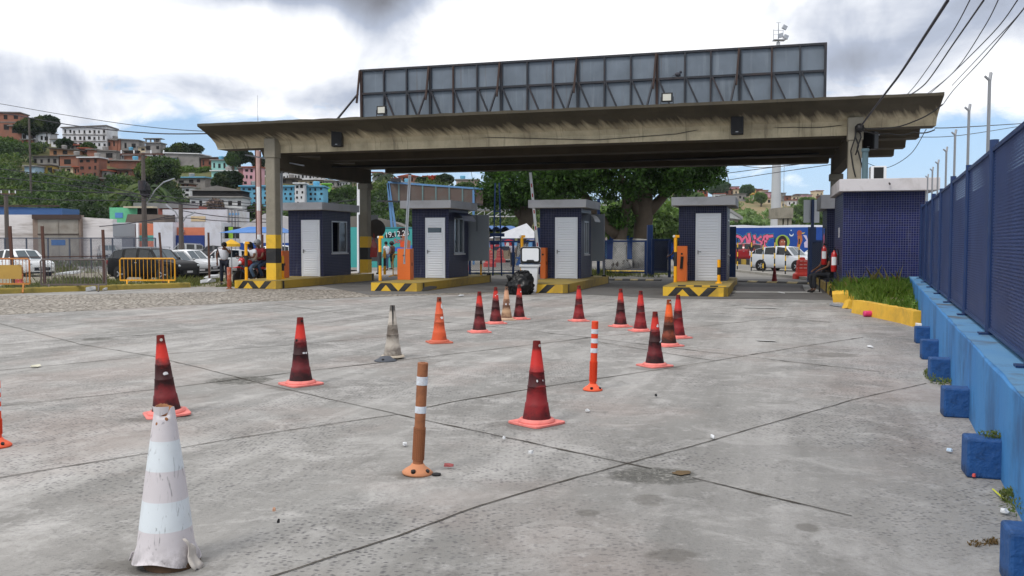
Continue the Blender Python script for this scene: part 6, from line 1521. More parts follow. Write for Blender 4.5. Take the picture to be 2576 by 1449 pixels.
def person(label, loc, rz, J, skin, shirt, pants, shoes, hair, helmet=None, long_hair=False, sleeve=.5, shorts=False, group=None):
    """J: joints in local metres, facing +x: pelvis, chest, neck, head, shl/shr, ell/elr, hal/har, hil.. knl/knr, anl/anr, tol/tor"""
    t = thing('person', label, 'person', loc, rz, group)
    V = {k: Vector(v) for k, v in J.items()}
    def c(*kr): return [tuple(V[k]) + (r_,) if isinstance(k, str) else tuple(k) + (r_,) for k, r_ in kr]
    nk = V['neck']; hd = V['head']; up = (hd - nk).normalized()
    fwd = V.get('face', Vector((1, 0, 0))).normalized()
    top = hd + up * .10
    chains = [c(('pelvis', .125), ('chest', .135), ('neck', .055), (hd - up * .06, .062), (hd, .083), (top, .062)), [tuple(hd - up * .02 + fwd * .05) + (.03,), tuple(hd - up * .035 + fwd * .098) + (.013,)]]
    chains[1].insert(0, tuple(hd) + (.083,))
    for s in 'lr':
        w_ = V['ha' + s]; e_ = V['el' + s]; d = (w_ - e_).normalized()
        chains.append(c(('chest', .135), ('sh' + s, .06), ('el' + s, .042), ('ha' + s, .028), (w_ + d * .05, .034)))
        sd = d.cross(Vector((0, 0, 1))); sd = sd.normalized() if sd.length > .1 else Vector((0, 1, 0)); pl = w_ + d * .05
        for q in range(4):
            b0 = pl + sd * (-.026 + .0175 * q); k1 = b0 + d * .045 + Vector((0, 0, -.006)); k2 = k1 + d * .028 + Vector((0, 0, -.018 - .003 * q)); chains.append([tuple(pl) + (.034,), tuple(b0 + d * .02) + (.010,), tuple(k1) + (.0095,), tuple(k2) + (.008,)])
        th = w_ + d * .03 + sd * .03; chains.append([tuple(pl) + (.034,), tuple(th) + (.011,), tuple(th + d * .04 + sd * .018) + (.009,)])
        h_ = V['hi' + s]; chains.append(c(('pelvis', .125), ('hi' + s, .085), ('kn' + s, .055), ('an' + s, .036), ('to' + s, .034)))
    skinned('body', chains, skin, t, 1)
    m = MB(); sdv = up.cross(fwd).normalized()
    for sg in (-1, 1): m.ball(hd + fwd * .078 + sdv * .03 * sg + up * .005, .011, 6, 4); 
    m.build('eyes', M_black, t); 
    m = MB(); 
    for sg in (-1, 1): m.ball(hd + sdv * .083 * sg - up * .01, .022, 6, 5, (1, .6, 1.3))
    m.build('ears', skin, t)
    tor = [c(('pelvis', .15), ('chest', .165), (V['neck'] - Vector((0, 0, .05)), .075))]
    for s in 'lr': tor.append(c(('chest', .165), ('sh' + s, .085), (V['sh' + s].lerp(V['el' + s], sleeve), .07)))
    skinned('shirt', tor, shirt, t, 1)
    pt = []
    for s in 'lr':
        q = [('pelvis', .15), ('hi' + s, .105), ('kn' + s, .078)]
        if not shorts: q.append((V['kn' + s].lerp(V['an' + s], .92), .062))
        pt.append(c(*q))
    skinned('shorts' if shorts else 'trousers', pt, pants, t, 1)
    for s in 'lr':
        d = (V['to' + s] - V['an' + s]); skinned('shoe', [[tuple(V['an' + s]) + (.045,), tuple(V['an' + s] + d * .5 + Vector((0, 0, -.02))) + (.05,), tuple(V['to' + s] + d * .2) + (.042,)]], shoes, t, 1)
    hm = MB()
    if helmet:
        hm.ball(hd + up * .03, .135, 16, 10, (1.12, 1, 1.05)); o = hm.build('helmet', helmet, t, smooth=True); MB().ball(hd + up * .01 + fwd * .04, .115, 14, 8, (1.05, .96, .62)).build('visor', M_glass, o, smooth=True)
    else:
        hm.ball(hd + up * .035 - fwd * .018, .108, 14, 9, (1.0, .98, 1.0 if not long_hair else 1.15))
        if long_hair: hm.ball(hd - up * .10 - fwd * .06, .085, 12, 8, (.7, 1, 1.6))
        hm.build('hair', hair, t, smooth=True)
    return t
M_hair = mat('black_hair', (18, 16, 16), .8, bump=.8, bscale=60); M_tee = mat('white_tee', (214, 216, 222), .85, (190, 192, 200), 6, .7); M_jean = mat('blue_jeans', (88, 112, 140), .85, (66, 88, 116), 5, .8); M_navy = mat('navy_trousers', (26, 30, 44), .85); M_redt = mat('dark_red_shirt', (132, 26, 34), .8); M_bluet = mat('royal_blue_shirt', (26, 60, 140), .8); M_darkc = mat('charcoal_cloth', (38, 40, 46), .85); M_pinkc = mat('pink_cloth', (214, 70, 132), .8); M_brownc = mat('brown_top', (84, 54, 46), .8); M_whites = mat('white_shorts', (206, 200, 214), .85)
stand = dict(pelvis=(0, 0, .93), chest=(.0, 0, 1.28), neck=(.0, 0, 1.46), head=(.03, 0, 1.60), shl=(0, .19, 1.40), shr=(0, -.19, 1.40), ell=(-.03, .25, 1.13), elr=(-.03, -.25, 1.13), hal=(.06, .27, .88), har=(.06, -.27, .88),
             hil=(0, .09, .88), hir=(0, -.09, .88), knl=(.02, .10, .48), knr=(.02, -.10, .48), anl=(-.02, .11, .08), anr=(-.02, -.11, .08), tol=(.14, .12, .05), tor=(.14, -.12, .05))
J = dict(stand); J.update(chest=(.06, 0, 1.27), neck=(.14, 0, 1.43), head=(.22, 0, 1.53), ell=(.22, .22, 1.22), hal=(.30, .02, 1.46), elr=(-.02, -.27, 1.12), har=(.04, -.26, .88), face=(1, 0, -.35), knl=(.08, .1, .48), anl=(.02, .12, .08), tol=(.18, .12, .05))
person('person in white t-shirt and dark trousers wiping their face beside the motorcycle', G(565, 716), R(-70), J, M_skin, M_tee, M_navy, M_black, M_hair)
sit = dict(pelvis=(-.1, 0, .86), chest=(.0, 0, 1.20), neck=(.04, 0, 1.38), head=(.08, 0, 1.52), shl=(0, .19, 1.33), shr=(0, -.19, 1.33), ell=(.20, .27, 1.08), elr=(.20, -.27, 1.08), hal=(.46, .24, 1.12), har=(.46, -.24, 1.12),
           hil=(-.08, .10, .82), hir=(-.08, -.10, .82), knl=(.32, .22, .70), knr=(.32, -.22, .70), anl=(.10, .24, .30), anr=(.10, -.24, .30), tol=(.24, .25, .26), tor=(.24, -.25, .26))
mc = Vector((-9.9, 33.8, 0)); mrz = math.atan2(-1.2, -.6)
t = thing('motorcycle', 'red motorcycle with two riders halted at the first island', 'motorcycle', (mc.x + .05, mc.y, 0), mrz)
def wheel(x_):
    w0 = MB().lathe([(.23, -.04), (.29, -.045), (.31, 0), (.29, .045), (.23, .04)], n=26).build('wheel', M_tyre, t, smooth=True); w0.rotation_euler = (R(90), 0, 0); w0.location = (x_, 0, .31)
    m = MB(); m.lathe([(.235, -.015), (.235, .015), (.21, 0)], n=24)
    for q in range(8): a = math.pi * q / 4; m.bar((0, 0, 0), (.22 * math.cos(a), .22 * math.sin(a), 0), .012)
    m.build('rim', M_alu, w0)
wheel(.66); wheel(-.62)
m = MB(); m.tube([(.36, .0, .98), (.52, 0, .7), (.66, .07, .31)], .028, 8); m.tube([(.52, 0, .7), (.66, -.07, .31)], .028, 8); m.build('fork', M_dsteel, t)
MB().loft([[(.95, -.05, .72), (.95, .05, .72), (.95, .04, .70)], [(.70, -.08, .76), (.70, .08, .76), (.70, .06, .70)], [(.45, -.07, .68), (.45, .07, .68), (.45, .05, .62)]]).build('front_fender', M_red, t, smooth=True)
MB().ball((.50, 0, .95), .15, 12, 8, (.7, .95, .9)).build('headlight_fairing', M_red, t, smooth=True); MB().ball((.585, 0, .90), .075, 10, 6, (.7, 1, 1)).build('headlight', M_lamp, t, smooth=True)
MB().ball((.20, 0, .86), .2, 14, 8, (1.3, .7, .75)).build('fuel_tank', M_red, t, smooth=True); MB().loft([[(.05, -.1, .84), (.05, .1, .84), (.05, .1, .76), (.05, -.1, .76)], [(-.4, -.13, .84), (-.4, .13, .84), (-.4, .13, .77), (-.4, -.13, .77)], [(-.75, -.1, .90), (-.75, .1, .90), (-.75, .08, .84), (-.75, -.08, .84)]]).build('saddle', M_black, t, bevel=.02)
m = MB(); m.ball((.08, 0, .48), .2, 10, 7, (1.1, .7, 1)); m.bb((-.2, -.1, .36), (.15, .1, .55)); m.tube([(.0, -.14, .34), (-.4, -.17, .32), (-.85, -.18, .42)], .045, 8); m.build('engine', M_dsteel, t); MB().bb((-.72, -.08, .62), (-.2, .08, .76)).build('side_cover', M_red, t, bevel=.03)
m = MB(); m.tube([(.40, -.36, 1.06), (.44, -.15, 1.04), (.42, 0, 1.02), (.44, .15, 1.04), (.40, .36, 1.06)], .014, 6)
for sg in (-1, 1): m.tube([(.44, sg * .2, 1.05), (.5, sg * .26, 1.2)], .007, 5); m.ball((.5, sg * .27, 1.22), .055, 8, 5, (.3, 1.1, .7))
m.build('handlebar', M_black, t); mq = Vector((mc.x + .05, mc.y, 0)); qq = Matrix.Rotation(mrz, 3, 'Z')
J = dict(sit); person('front rider with bushy black hair, white t-shirt and light jeans on the red motorcycle', mq + qq @ Vector((-.02, 0, 0)), mrz, J, M_skin, M_tee, M_jean, M_black, M_hair, long_hair=True)
J = dict(sit); J.update(head=(.10, 0, 1.58), neck=(.04, 0, 1.43), chest=(-.02, 0, 1.24), ell=(.16, .26, 1.06), elr=(.16, -.26, 1.06), hal=(.32, .16, 1.0), har=(.32, -.16, 1.0)); p2 = person('pillion rider in grey helmet and dark red shirt behind the front rider', mq + qq @ Vector((-.46, 0, .03)), mrz, J, M_skin, M_redt, mat('dark_jeans', (44, 66, 98), .85), M_black, M_hair, helmet=mat('grey_helmet', (134, 134, 138), .35))
o = MB().ball((0, 0, 0), .2, 12, 8, (.6, .85, 1.15)).build('backpack', M_redt, smooth=True); o.location = mq + qq @ Vector((-.74, 0, 1.19)); o.rotation_euler = (0, 0, mrz); tag(o, 'dark red backpack on the pillion rider of the motorcycle', 'backpack')
o = MB().ball((0, 0, 0), .16, 12, 8, (.6, .9, 1.1)).build('chest_bag', M_black, smooth=True); o.location = mq + qq @ Vector((.24, .0, 1.16)); o.rotation_euler = (0, 0, mrz); tag(o, 'black bag worn on the chest of the front rider', 'bag')
J = dict(stand); person('person in brown top carrying a pink bag by the yellow crowd barrier', G(1003 - 16, 678) , R(160), J, M_skin, M_brownc, M_black, M_black, M_hair, helmet=M_black, shorts=True)
c = G(987, 678); o = MB().ball((0, 0, 0), .2, 10, 8, (.8, .7, 1.1)).build('handbag', M_pinkc, smooth=True); o.location = (c.x - .28, c.y - .25, 1.02); tag(o, 'bright pink bag held by the person near the crowd barrier', 'handbag')
J = dict(stand); person('person in white t-shirt walking left of the pink bag carrier', G(972, 681), R(150), J, M_skin2, M_tee, M_jean, M_black, M_hair)
J = dict(stand); J.update(har=(.36, -.18, 1.02), elr=(.12, -.27, 1.1)); person('person in royal blue shirt and dark cap leaning by the fourth booth', G(1706, 700) + Vector((0.04, .5, 0)), R(200), J, M_skin, M_bluet, M_black, M_black, M_hair, helmet=M_soft)
J = dict(stand); person('person in black top and lilac shorts standing before the pink graffiti', G(1890, 660), R(80), J, M_skin, M_darkc, M_whites, M_black, M_hair, shorts=True)
J = dict(stand); person('person in dark top reaching up at the pink graffiti', G(1868, 656), R(120), J, M_skin, M_darkc, M_darkc, M_black, M_hair)
J = dict(stand); person('person in dark cap and white shorts by the tree gate, left of the fourth booth', G(1671, 681), R(-60), J, M_skin, M_darkc, M_whites, M_black, M_hair, shorts=True)
J = dict(stand); person('small figure in pale shirt behind the middle gate near the whitewashed trunk', G(1290, 671), R(100), J, M_skin, M_whites, M_navy, M_black, M_hair)
# guard sitting at the guard house wall, only legs and an arm show
J = dict(pelvis=(-.10, 0, .62), chest=(-.14, 0, .98), neck=(-.12, 0, 1.16), head=(-.10, 0, 1.30), shl=(-.12, .19, 1.10), shr=(-.12, -.19, 1.10), ell=(-.02, .24, .86), elr=(-.02, -.24, .86), hal=(.24, .16, .74), har=(.24, -.16, .74),
         hil=(-.06, .10, .58), hir=(-.06, -.10, .58), knl=(.40, .12, .60), knr=(.42, -.12, .56), anl=(.36, .12, .10), anr=(.30, -.12, .10), tol=(.52, .12, .05), tor=(.46, -.12, .05))
sg_ = G(2078, 743)
person('guard in dark trousers sitting against the guard house corner, legs in view', (sg_.x + .42, sg_.y + 1.5, 0), R(192), J, M_skin, M_darkc, M_darkc, M_black, M_hair)
o = MB().bb((-.24, -.24, .0), (.24, .24, .06)).bb((-.24, .2, .0), (.24, .24, .5)).build('chair_seat_tmp', M_black)
bpy.data.objects.remove(o)
t = thing('chair', 'dark chair under the seated guard by the guard house', 'chair', (sg_.x + .60, sg_.y + 1.5, 0), R(192))
MB().bb((-.22, -.22, .44), (.24, .22, .48)).build('seat', M_dsteel, t)
for a in (-.2, .2):
    for b in (-.2, .2): MB().bb((a - .015, b - .015, 0), (a + .015, b + .015, .439)).build('leg', M_dsteel, t)
MB().bb((-.24, -.22, .481), (-.2, .22, .95)).build('backrest', M_dsteel, t)
# ------------------------------------------------------------------ crowd barriers
def barrier(px0, px1, top, bot, py0, label, m, slats=13, rz=0, panel=None, feet=True):
    a, b = G(px0, py0), G(px1, py0 - 1); Y = a.y; zt_, zb_ = P(px0, top, Y).z, P(px0, bot, Y).z; w_ = (px1 - px0) * Y / FPX
    t = thing('crowd_barrier', label, 'barrier', (a.x, a.y, 0), rz, 'steel crowd barriers'); f = MB(); r_ = .028
    f.tube([(0, 0, zb_), (0, 0, zt_ - .05), (.05, 0, zt_), (w_ - .05, 0, zt_), (w_, 0, zt_ - .05), (w_, 0, zb_), (w_, 0, zb_)], r_, 8); f.bar((0, 0, zb_), (w_, 0, zb_), .055); f.build('frame', m, t)
    for i in range(1, slats): x_ = w_ * i / slats; MB().cyl((x_, 0, zb_ + .03), (x_, 0, zt_ - .02), .010, n=5).build('bar', m, t)
    if panel: MB().bb((panel[0] * w_, -.02, zb_ + panel[1]), (panel[2] * w_, -.005, zt_ - panel[3])).build('panel', mat('tan_panel', (186, 150, 74), .7, (160, 128, 64), 1.5, .9, dirt=((120, 96, 60), .5, 2)), t)
    if feet:
        for x_ in (.12 * w_, .88 * w_):
            ft = MB(); ft.bar((x_, 0, zb_), (x_ + .12, -.28, .02), .05); ft.bar((x_, 0, zb_), (x_ - .12, .28, .02), .05); ft.build('foot', m, t)
    return t
M_barY = mat('barrier_yellow', (228, 168, 34), .5, (206, 138, 32), 2, .6, dirt=((126, 76, 40), .35, 3))
barrier(303, 441, 650.5, 705, 723, 'clean yellow crowd barrier in front of the black car', M_barY, 14)
barrier(104, 268, 653, 716, 733, 'grey weathered crowd barrier left of the yellow one', mat('barrier_grey', (110, 104, 104), .7, (84, 70, 62), 2, .8), 18)
barrier(-60, 76, 651, 714, 737, 'rusty yellow crowd barrier with tan panel at the left edge', mat('barrier_rusty', (166, 92, 52), .7, (186, 140, 60), 1.5, .8), 16, panel=(.0, .16, .86, .20))
barrier(989, 1030, 640, 692, 697, 'yellow crowd barrier seen end-on left of the second booth', M_barY, 6, rz=R(50))
water_barrier(40, 722, 'faded red plastic block under the tan panel barrier', M_pinkb, .55)
# ------------------------------------------------------------------ car lot edge: rusty posts, wire fence, kerb, weeds
M_rpost = mat('rust_brown_post', (96, 66, 56), .85, (74, 50, 44), 3, .8)
names = ['far left edge rusty post leaning over the white car', 'rusty post before the big metal gate', 'rusty post left of the black car', 'thin leaning post above the yellow barrier', 'thin dark post between the white hatchbacks', 'dark post just left of the left column', 'rusty post behind the motorcycle riders']
for k, (px, top, bot, lean) in enumerate(((34, 569, 724, .3), (113, 569, 716, .2), (264, 578, 712, .15), (411, 585, 712, .5), (527, 585, 706, .05), (484 / 1.0 + 192, 590, 690, 0), (662, 590, 694, 0))):
    if k == 5: continue
    c = G(px, bot); h = (bot - top) * c.y / FPX; o = MB().bar((0, 0, 0), (-lean * .25, 0, h), .09 if k < 3 else .07).build('fence_post', M_rpost); o.location = c; tag(o, names[k], 'post', 'posts along the car lot')
t = thing('wire_fence', 'low wire mesh fence running in front of the white brick wall', 'fence', (0, 0, 0)); a, b = P(-40, 665, 60), P(392, 662, 60)
n = 8; zt_ = P(100, 599, 60).z
for i in range(n + 1):
    p = a.lerp(b, i / n); MB().bb((p.x - .04, p.y - .04, -.2), (p.x + .04, p.y + .04, zt_)).build('upright', mat('fence_grey_blue', (78, 84, 98), .7), t)
MB().bar((a.x, a.y, zt_), (b.x, b.y, zt_), .07).build('top_rail', MATS['fence_grey_blue'], t); MB().bb((a.x, 60.0, -.1), (b.x, 60.01, zt_)).build('wire_infill', M_wire, t)
t = thing('wire_fence', 'low wire mesh panel strung between the rusty posts', 'fence', (0, 0, 0)); a, b = G(30, 735), G(268, 724)
MB().add([(a.x, a.y, .1), (b.x, b.y, .1), (b.x, b.y, 1.15), (a.x, a.y, 1.15)], [(0, 1, 2, 3)]).build('wire_infill', M_wire, t, fix=False); MB().bar((a.x, a.y, 1.15), (b.x, b.y, 1.15), .03).build('top_wire', M_rpost, t)
o = kerb([tuple(G(-60 + 60 * i, 742 - 2.1 * i)[:2]) + (0,) for i in range(10)], 'low mossy yellow kerb under the crowd barriers', h=.18, w=.3, m=mat('mossy_yellow', (170, 146, 62), .85, (120, 112, 62), 1.0, .9, dirt=((74, 76, 46), .8, .9)))
M_weedg = leaf_mat('lot_weeds', (84, 98, 56), (138, 136, 92), (106, 104, 72))
def strew(pxs, n, h, seed, per=22, w=.012):
    r_ = random.Random(seed); sp = []
    for _ in range(n):
        a = r_.choice(pxs); px, py = a[0] + r_.gauss(0, a[2]), a[1] + r_.gauss(0, a[3]); c = G(px, py); sp.append((c.x, c.y, gz(c.x, c.y), r_.uniform(.5, 1.3) * a[4]))
    return blades('verge_weeds', sp, M_weedg, seed, per, h, w, .22)
kind(strew([(190, 700, 30, 4, 1.2), (215, 712, 40, 4, 1), (270, 705, 20, 5, 1), (350, 712, 50, 4, 1.1), (430, 705, 40, 4, 1.3), (520, 700, 40, 4, 1), (120, 712, 40, 5, .8), (580, 712, 10, 3, .8), (60, 725, 40, 3, .6)], 380, (.08, .30), 5), 'stuff', 'weeds growing along the car lot verge')
kind(strew([(140, 672, 60, 6, 1.0), (230, 668, 50, 5, 1.2), (330, 668, 40, 4, 1.0), (60, 676, 40, 5, .8)], 200, (.15, .4), 6, w=.012), 'stuff', 'weeds in front of the white brick wall')
kind(strew([(1660, 690, 40, 2, .6), (1570, 694, 60, 2, .7), (1510, 694, 12, 3, 1.0), (1230, 690, 30, 1, .4)], 120, (.1, .35), 8), 'stuff', 'grass at the foot of the blue gates')
for k, (a, b, lab) in enumerate(((175, 690, 'crumpled white sheet in the weeds behind the grey barrier'), (232, 732, 'plastic bottle litter below the kerb left'), (278, 729, 'plastic bottle litter right of another below the kerb'), (532, 700, 'white plastic ball of litter near the person in white'), (525, 711, 'flattened bottles by the verge end'))):
    scrap(a, b, 16, 6, M_pap, lab, tall=.15, name='litter')
# ------------------------------------------------------------------ white brick wall and buildings beyond the lot
M_wbrick = mat('white_brick', (216, 212, 212), .9, (190, 184, 182), .35, .9, bump=.4, bscale=4, dirt=((112, 100, 88), .75, .22), stretch=(.5, .5, 4.5))
def block(name, label, px0, px1, top, Y, m, cat='building', depth=3.0, bottom=None, top1=None, roof=None, group=None, rz=0):
    a, b = P(px0, 640, Y), P(px1, 640, Y); z1 = P(px0, top, Y).z; z2 = P(px1, top1 or top, Y).z; z0 = -.25 if bottom is None else P(px0, bottom, Y).z
    t = thing(name, label, cat, (a.x, Y, z0), rz, group); w_ = b.x - a.x
    MB().prism([(0, 0), (w_, 0), (w_, z2 - z0), (0, z1 - z0)], 0, depth).build('wall', m, t)
    if roof: MB().prism([(-.15, z1 - z0 + .001), (w_ + .15, z2 - z0 + .001), (w_ + .15, z2 - z0 + .2), (-.15, z1 - z0 + .2)], -.2, depth + .2).build('roof', roof, t)
    def q(px, py): p = P(px, py, Y); return p.x - a.x, p.z - z0
    return t, q
def rect(q, x0, x1, y0, y1, m, par, nm, d=.05, lift=0.0):
    a, b = q(x0, y1), q(x1, y0); return MB().bb((a[0], -d - lift, a[1]), (b[0], -lift - .002, b[1])).build(nm, m, par)
M_void = mat('dark_interior', (34, 32, 32), .9); M_gatem = mat('grey_gate_metal', (148, 142, 132), .7, (126, 122, 116), .8, .9, dirt=((104, 90, 78), .5, .8))
t, q = block('brick_wall', 'white peeling brick wall left of the big metal gate', -200, 96, 540, 90, M_wbrick, 'wall', 1.0)
t, q = block('gate_house', 'tall rusty framed metal double gate in the brick wall', 84, 204, 541, 89.5, mat('gate_pier', (116, 96, 84), .9, (140, 128, 118), 1, .9), 'gate', .8)
rect(q, 98, 148, 552, 650, M_gatem, t, 'gate_leaf'); rect(q, 149.5, 197, 552, 650, M_gatem, t, 'gate_leaf'); rect(q, 84, 204, 540, 551, M_rust, t, 'lintel', .3); rect(q, 96, 199, 588, 590, M_rust, t, 'rail', .1, .06); rect(q, 130, 165, 603, 617, mat('blue_splash', (62, 104, 160), .8), t, 'paint_patch', .01, .06)
t, q = block('brick_wall', 'white stained brick wall right of the big metal gate', 204, 285, 546, 90, M_wbrick, 'wall', 1.0, top1=551)
t, q = block('shed', 'white walled shed front with grey hoarding', 285, 347, 560, 89, mat('shed_white', (196, 198, 204), .9, (170, 170, 174), .6, .9), 'shed'); rect(q, 286, 341, 563, 595, mat('grey_hoarding', (132, 136, 142), .8, (118, 122, 128), 1, .8), t, 'hoarding', .15); rect(q, 308, 341, 598, 640, mat('grey_door', (120, 124, 134), .7), t, 'door')
t, q = block('shopfront', 'terracotta shopfront between white pillars', 347, 392, 561, 88, M_orange_wall, 'building', top1=563); rect(q, 347, 390, 592, 606, mat('teal_graffiti', (84, 160, 150), .8), t, 'graffiti', .01); rect(q, 347, 350.5, 561, 640, M_white, t, 'pillar', .3)
t, q = block('pillar_wall', 'broad white plaster pillar wall left of the blue shutter', 387, 436, 559, 87, mat('white_plaster', (206, 208, 216), .85, (184, 184, 192), .5, .9, dirt=((140, 132, 124), .35, .8)), 'wall')
t, q = block('shopfront', 'terracotta shopfront with dark blue shutter', 436, 517, 572, 88, M_orange_wall, 'building'); rect(q, 435, 516, 592, 640, mat('blue_shutter', (34, 58, 124), .7), t, 'shutter', .3); rect(q, 456, 463, 577, 584, M_white, t, 'meter_box', .2)
t, q = block('pillar_wall', 'broad white plaster pillar wall right of the blue shutter', 516, 558, 559, 87, MATS['white_plaster'], 'wall')
t, q = block('shopfront', 'dark doorway with lime green jamb beside the parasols', 556, 586, 570, 88, M_void, 'building'); rect(q, 577, 586, 571, 610, mat('lime_paint', (150, 190, 60), .8), t, 'jamb', .2)
t, q = block('white_building', 'large white building with cream patch above the shopfronts', 411, 574, 527, 96, MATS['white_plaster'], 'building', 8); rect(q, 481, 517, 544, 557, mat('cream_patch', (206, 186, 150), .85), t, 'patch', .05)
t, q = block('white_annex', 'white metal-clad annex with pale blue band', 572, 602, 526, 94, mat('clad_white', (196, 200, 206), .8, (170, 160, 152), 2, .8), 'building'); rect(q, 573, 602, 536, 541, mat('pale_blue', (120, 168, 214), .8), t, 'band'); 
for i in range(4): rect(q, 574 + 8 * i, 575.5 + 8 * i, 527, 575, M_galv, t, 'cladding_rib', .12)
t, q = block('white_shed', 'white shed with sloping roof and blue base behind the left column', 603, 735, 575, 80, MATS['white_plaster'], 'shed'); rect(q, 603, 735, 611, 650, mat('deep_blue_paint', (30, 70, 142), .8), t, 'blue_base')
MB().prism([(0, q(603, 575)[1] + .001), (q(735, 575)[0], q(603, 575)[1] + .001), (q(735, 560)[0], q(720, 548)[1]), (q(668, 530)[0], q(668, 536)[1])], .0, 3).build('roof', mat('pale_roof', (186, 184, 186), .8, (160, 158, 160), 1, .8), t); rect(q, 560, 603, 600, 640, mat('corrugated_white', (176, 176, 182), .6), t, 'corrugated_gate')
t, q = block('blue_shed', 'long blue shed roof with rusty edge at the far left', -60, 159, 518, 100, mat('blue_sheet', (52, 88, 140), .7, (66, 100, 150), .8, .8), 'shed', 4, top1=524); rect(q, -60, 150, 516, 520, M_rust, t, 'ridge', .2)
t, q = block('green_house', 'small mint green house with awning', 278, 346, 522, 99, mat('mint', (110, 196, 150), .8), 'house', 4); rect(q, 290, 309, 535, 548, mat('blue_cloth', (90, 140, 200), .8), t, 'curtain'); rect(q, 322, 396, 520, 524, mat('beige_awning', (196, 184, 160), .8), t, 'awning', 1.2); rect(q, 346, 396, 524, 541, M_void, t, 'porch')
t, q = block('grey_house', 'grey weathered house wall behind the green house', 338, 402, 510, 104, mat('weathered_grey', (132, 130, 132), .9, (104, 100, 98), .7, .9), 'house')
t, q = block('red_house', 'dull red house with grey parapet right of the utility pole', 400, 500, 517, 103, mat('dull_red', (150, 84, 74), .85, (128, 72, 64), .8, .8), 'house'); rect(q, 400, 500, 512, 524, MATS['weathered_grey'], t, 'parapet', .3)
t = thing('gable_roof', 'large brown tiled roof sloping below the red house', 'roof', P(314, 563, 93)); a = t.location; b = P(413, 565, 93); c = P(400, 541, 99)
MB().prism([(0, 0), (b.x - a.x, -.05), (b.x - a.x, .95), (.3, 1.0)], 0, 5, 'y').build('roof_slab', mat('brown_tile', (112, 102, 94), .9, (90, 82, 76), 1.5, .8, bump=.5), t)
t, q = block('warehouse', 'grey corrugated gable warehouse behind the turquoise mural', 868, 1040, 571, 70, mat('ash_sheet', (118, 114, 108), .85, (92, 88, 84), 1.2, .9), 'warehouse', 6)
MB().prism([(q(868, 571)[0], q(868, 571)[1]), (q(1018, 571)[0], q(1018, 571)[1]), (q(985, 560)[0], q(985, 556)[1]), (q(915, 540)[0], q(915, 541)[1]), (q(880, 548)[0], q(880, 545)[1])], -.1, 6).build('gable_roof', MATS['ash_sheet'], t)
# parasols and blue canopy
def parasol(px, py, bot, r_, label, m, n=8):
    c = P(px, py, 50); t = thing('parasol', label, 'parasol', (c.x, 50, 0)); ring = [(r_ * math.cos(2 * math.pi * i / n), r_ * math.sin(2 * math.pi * i / n), c.z - .28) for i in range(n)]
    MB().add(ring + [(p[0], p[1], p[2] - .15) for p in ring] + [(0, 0, c.z)], [(i, (i + 1) % n, 2 * n) for i in range(n)] + [(i, n + i, n + (i + 1) % n, (i + 1) % n) for i in range(n)]).build('canopy', m, t, fix=False); MB().cyl((0, 0, -.1), (0, 0, c.z), .03, n=6).build('pole', M_galv, t)
parasol(582, 601, 640, .5, 'small yellow parasol beyond the standing person', mat('yellow_cloth', (226, 176, 44), .7))
t = thing('market_tent', 'blue pitched market tent behind the motorcycle riders', 'tent', P(650, 600, 52)); t.location.z = 0
z1, z0 = P(650, 570, 52).z, P(650, 586, 52).z
MB().add([(-1.9, -1.2, z0), (1.9, -1.2, z0), (1.9, 1.6, z0), (-1.9, 1.6, z0), (-.5, 0, z1), (1.4, 0, z1 - .05)], [(0, 1, 5, 4), (1, 2, 5), (2, 3, 4, 5), (3, 0, 4)]).build('canopy', mat('blue_tarp', (72, 126, 190), .6, (52, 100, 168), 2, .8), t, fix=False)
for a in (-1.8, 1.8):
    for b in (-1.1, 1.5): MB().cyl((a, b, 0), (a, b, z0), .03, n=6).build('leg', M_galv, t)
t = thing('market_tent', 'white and blue market tents behind the tree gate', 'tent', P(1270, 600, 66)); t.location.z = 0
MB().add([(-1.2, -1, 2.0), (2.6, -1, 2.0), (2.6, 1, 2.0), (-1.2, 1, 2.0), (1.6, 0, 3.1)], [(0, 1, 4), (1, 2, 4), (2, 3, 4), (3, 0, 4)]).build('canopy', mat('tent_white', (206, 208, 214), .7), t, fix=False); MB().cyl((1.6, 0, 0), (1.6, 0, 3.0), .04, n=6).build('pole', M_galv, t)
t = thing('market_tent', 'blue and lilac tent strip between trunk and third booth', 'tent', P(1355, 600, 66)); t.location.z = 0
MB().add([(-.9, -1, 1.9), (2.6, -1, 1.9), (2.6, 1, 1.9), (-.9, 1, 1.9), (.2, 0, 2.7), (2.0, 0, 2.6)], [(0, 1, 5, 4), (1, 2, 5), (2, 3, 4, 5), (3, 0, 4)]).build('canopy', mat('tent_blue', (96, 132, 206), .7, (140, 146, 206), 1, .9), t, fix=False); MB().cyl((1.6, 0, 0), (1.6, 0, 2.3), .04, n=6).build('pole', M_galv, t)
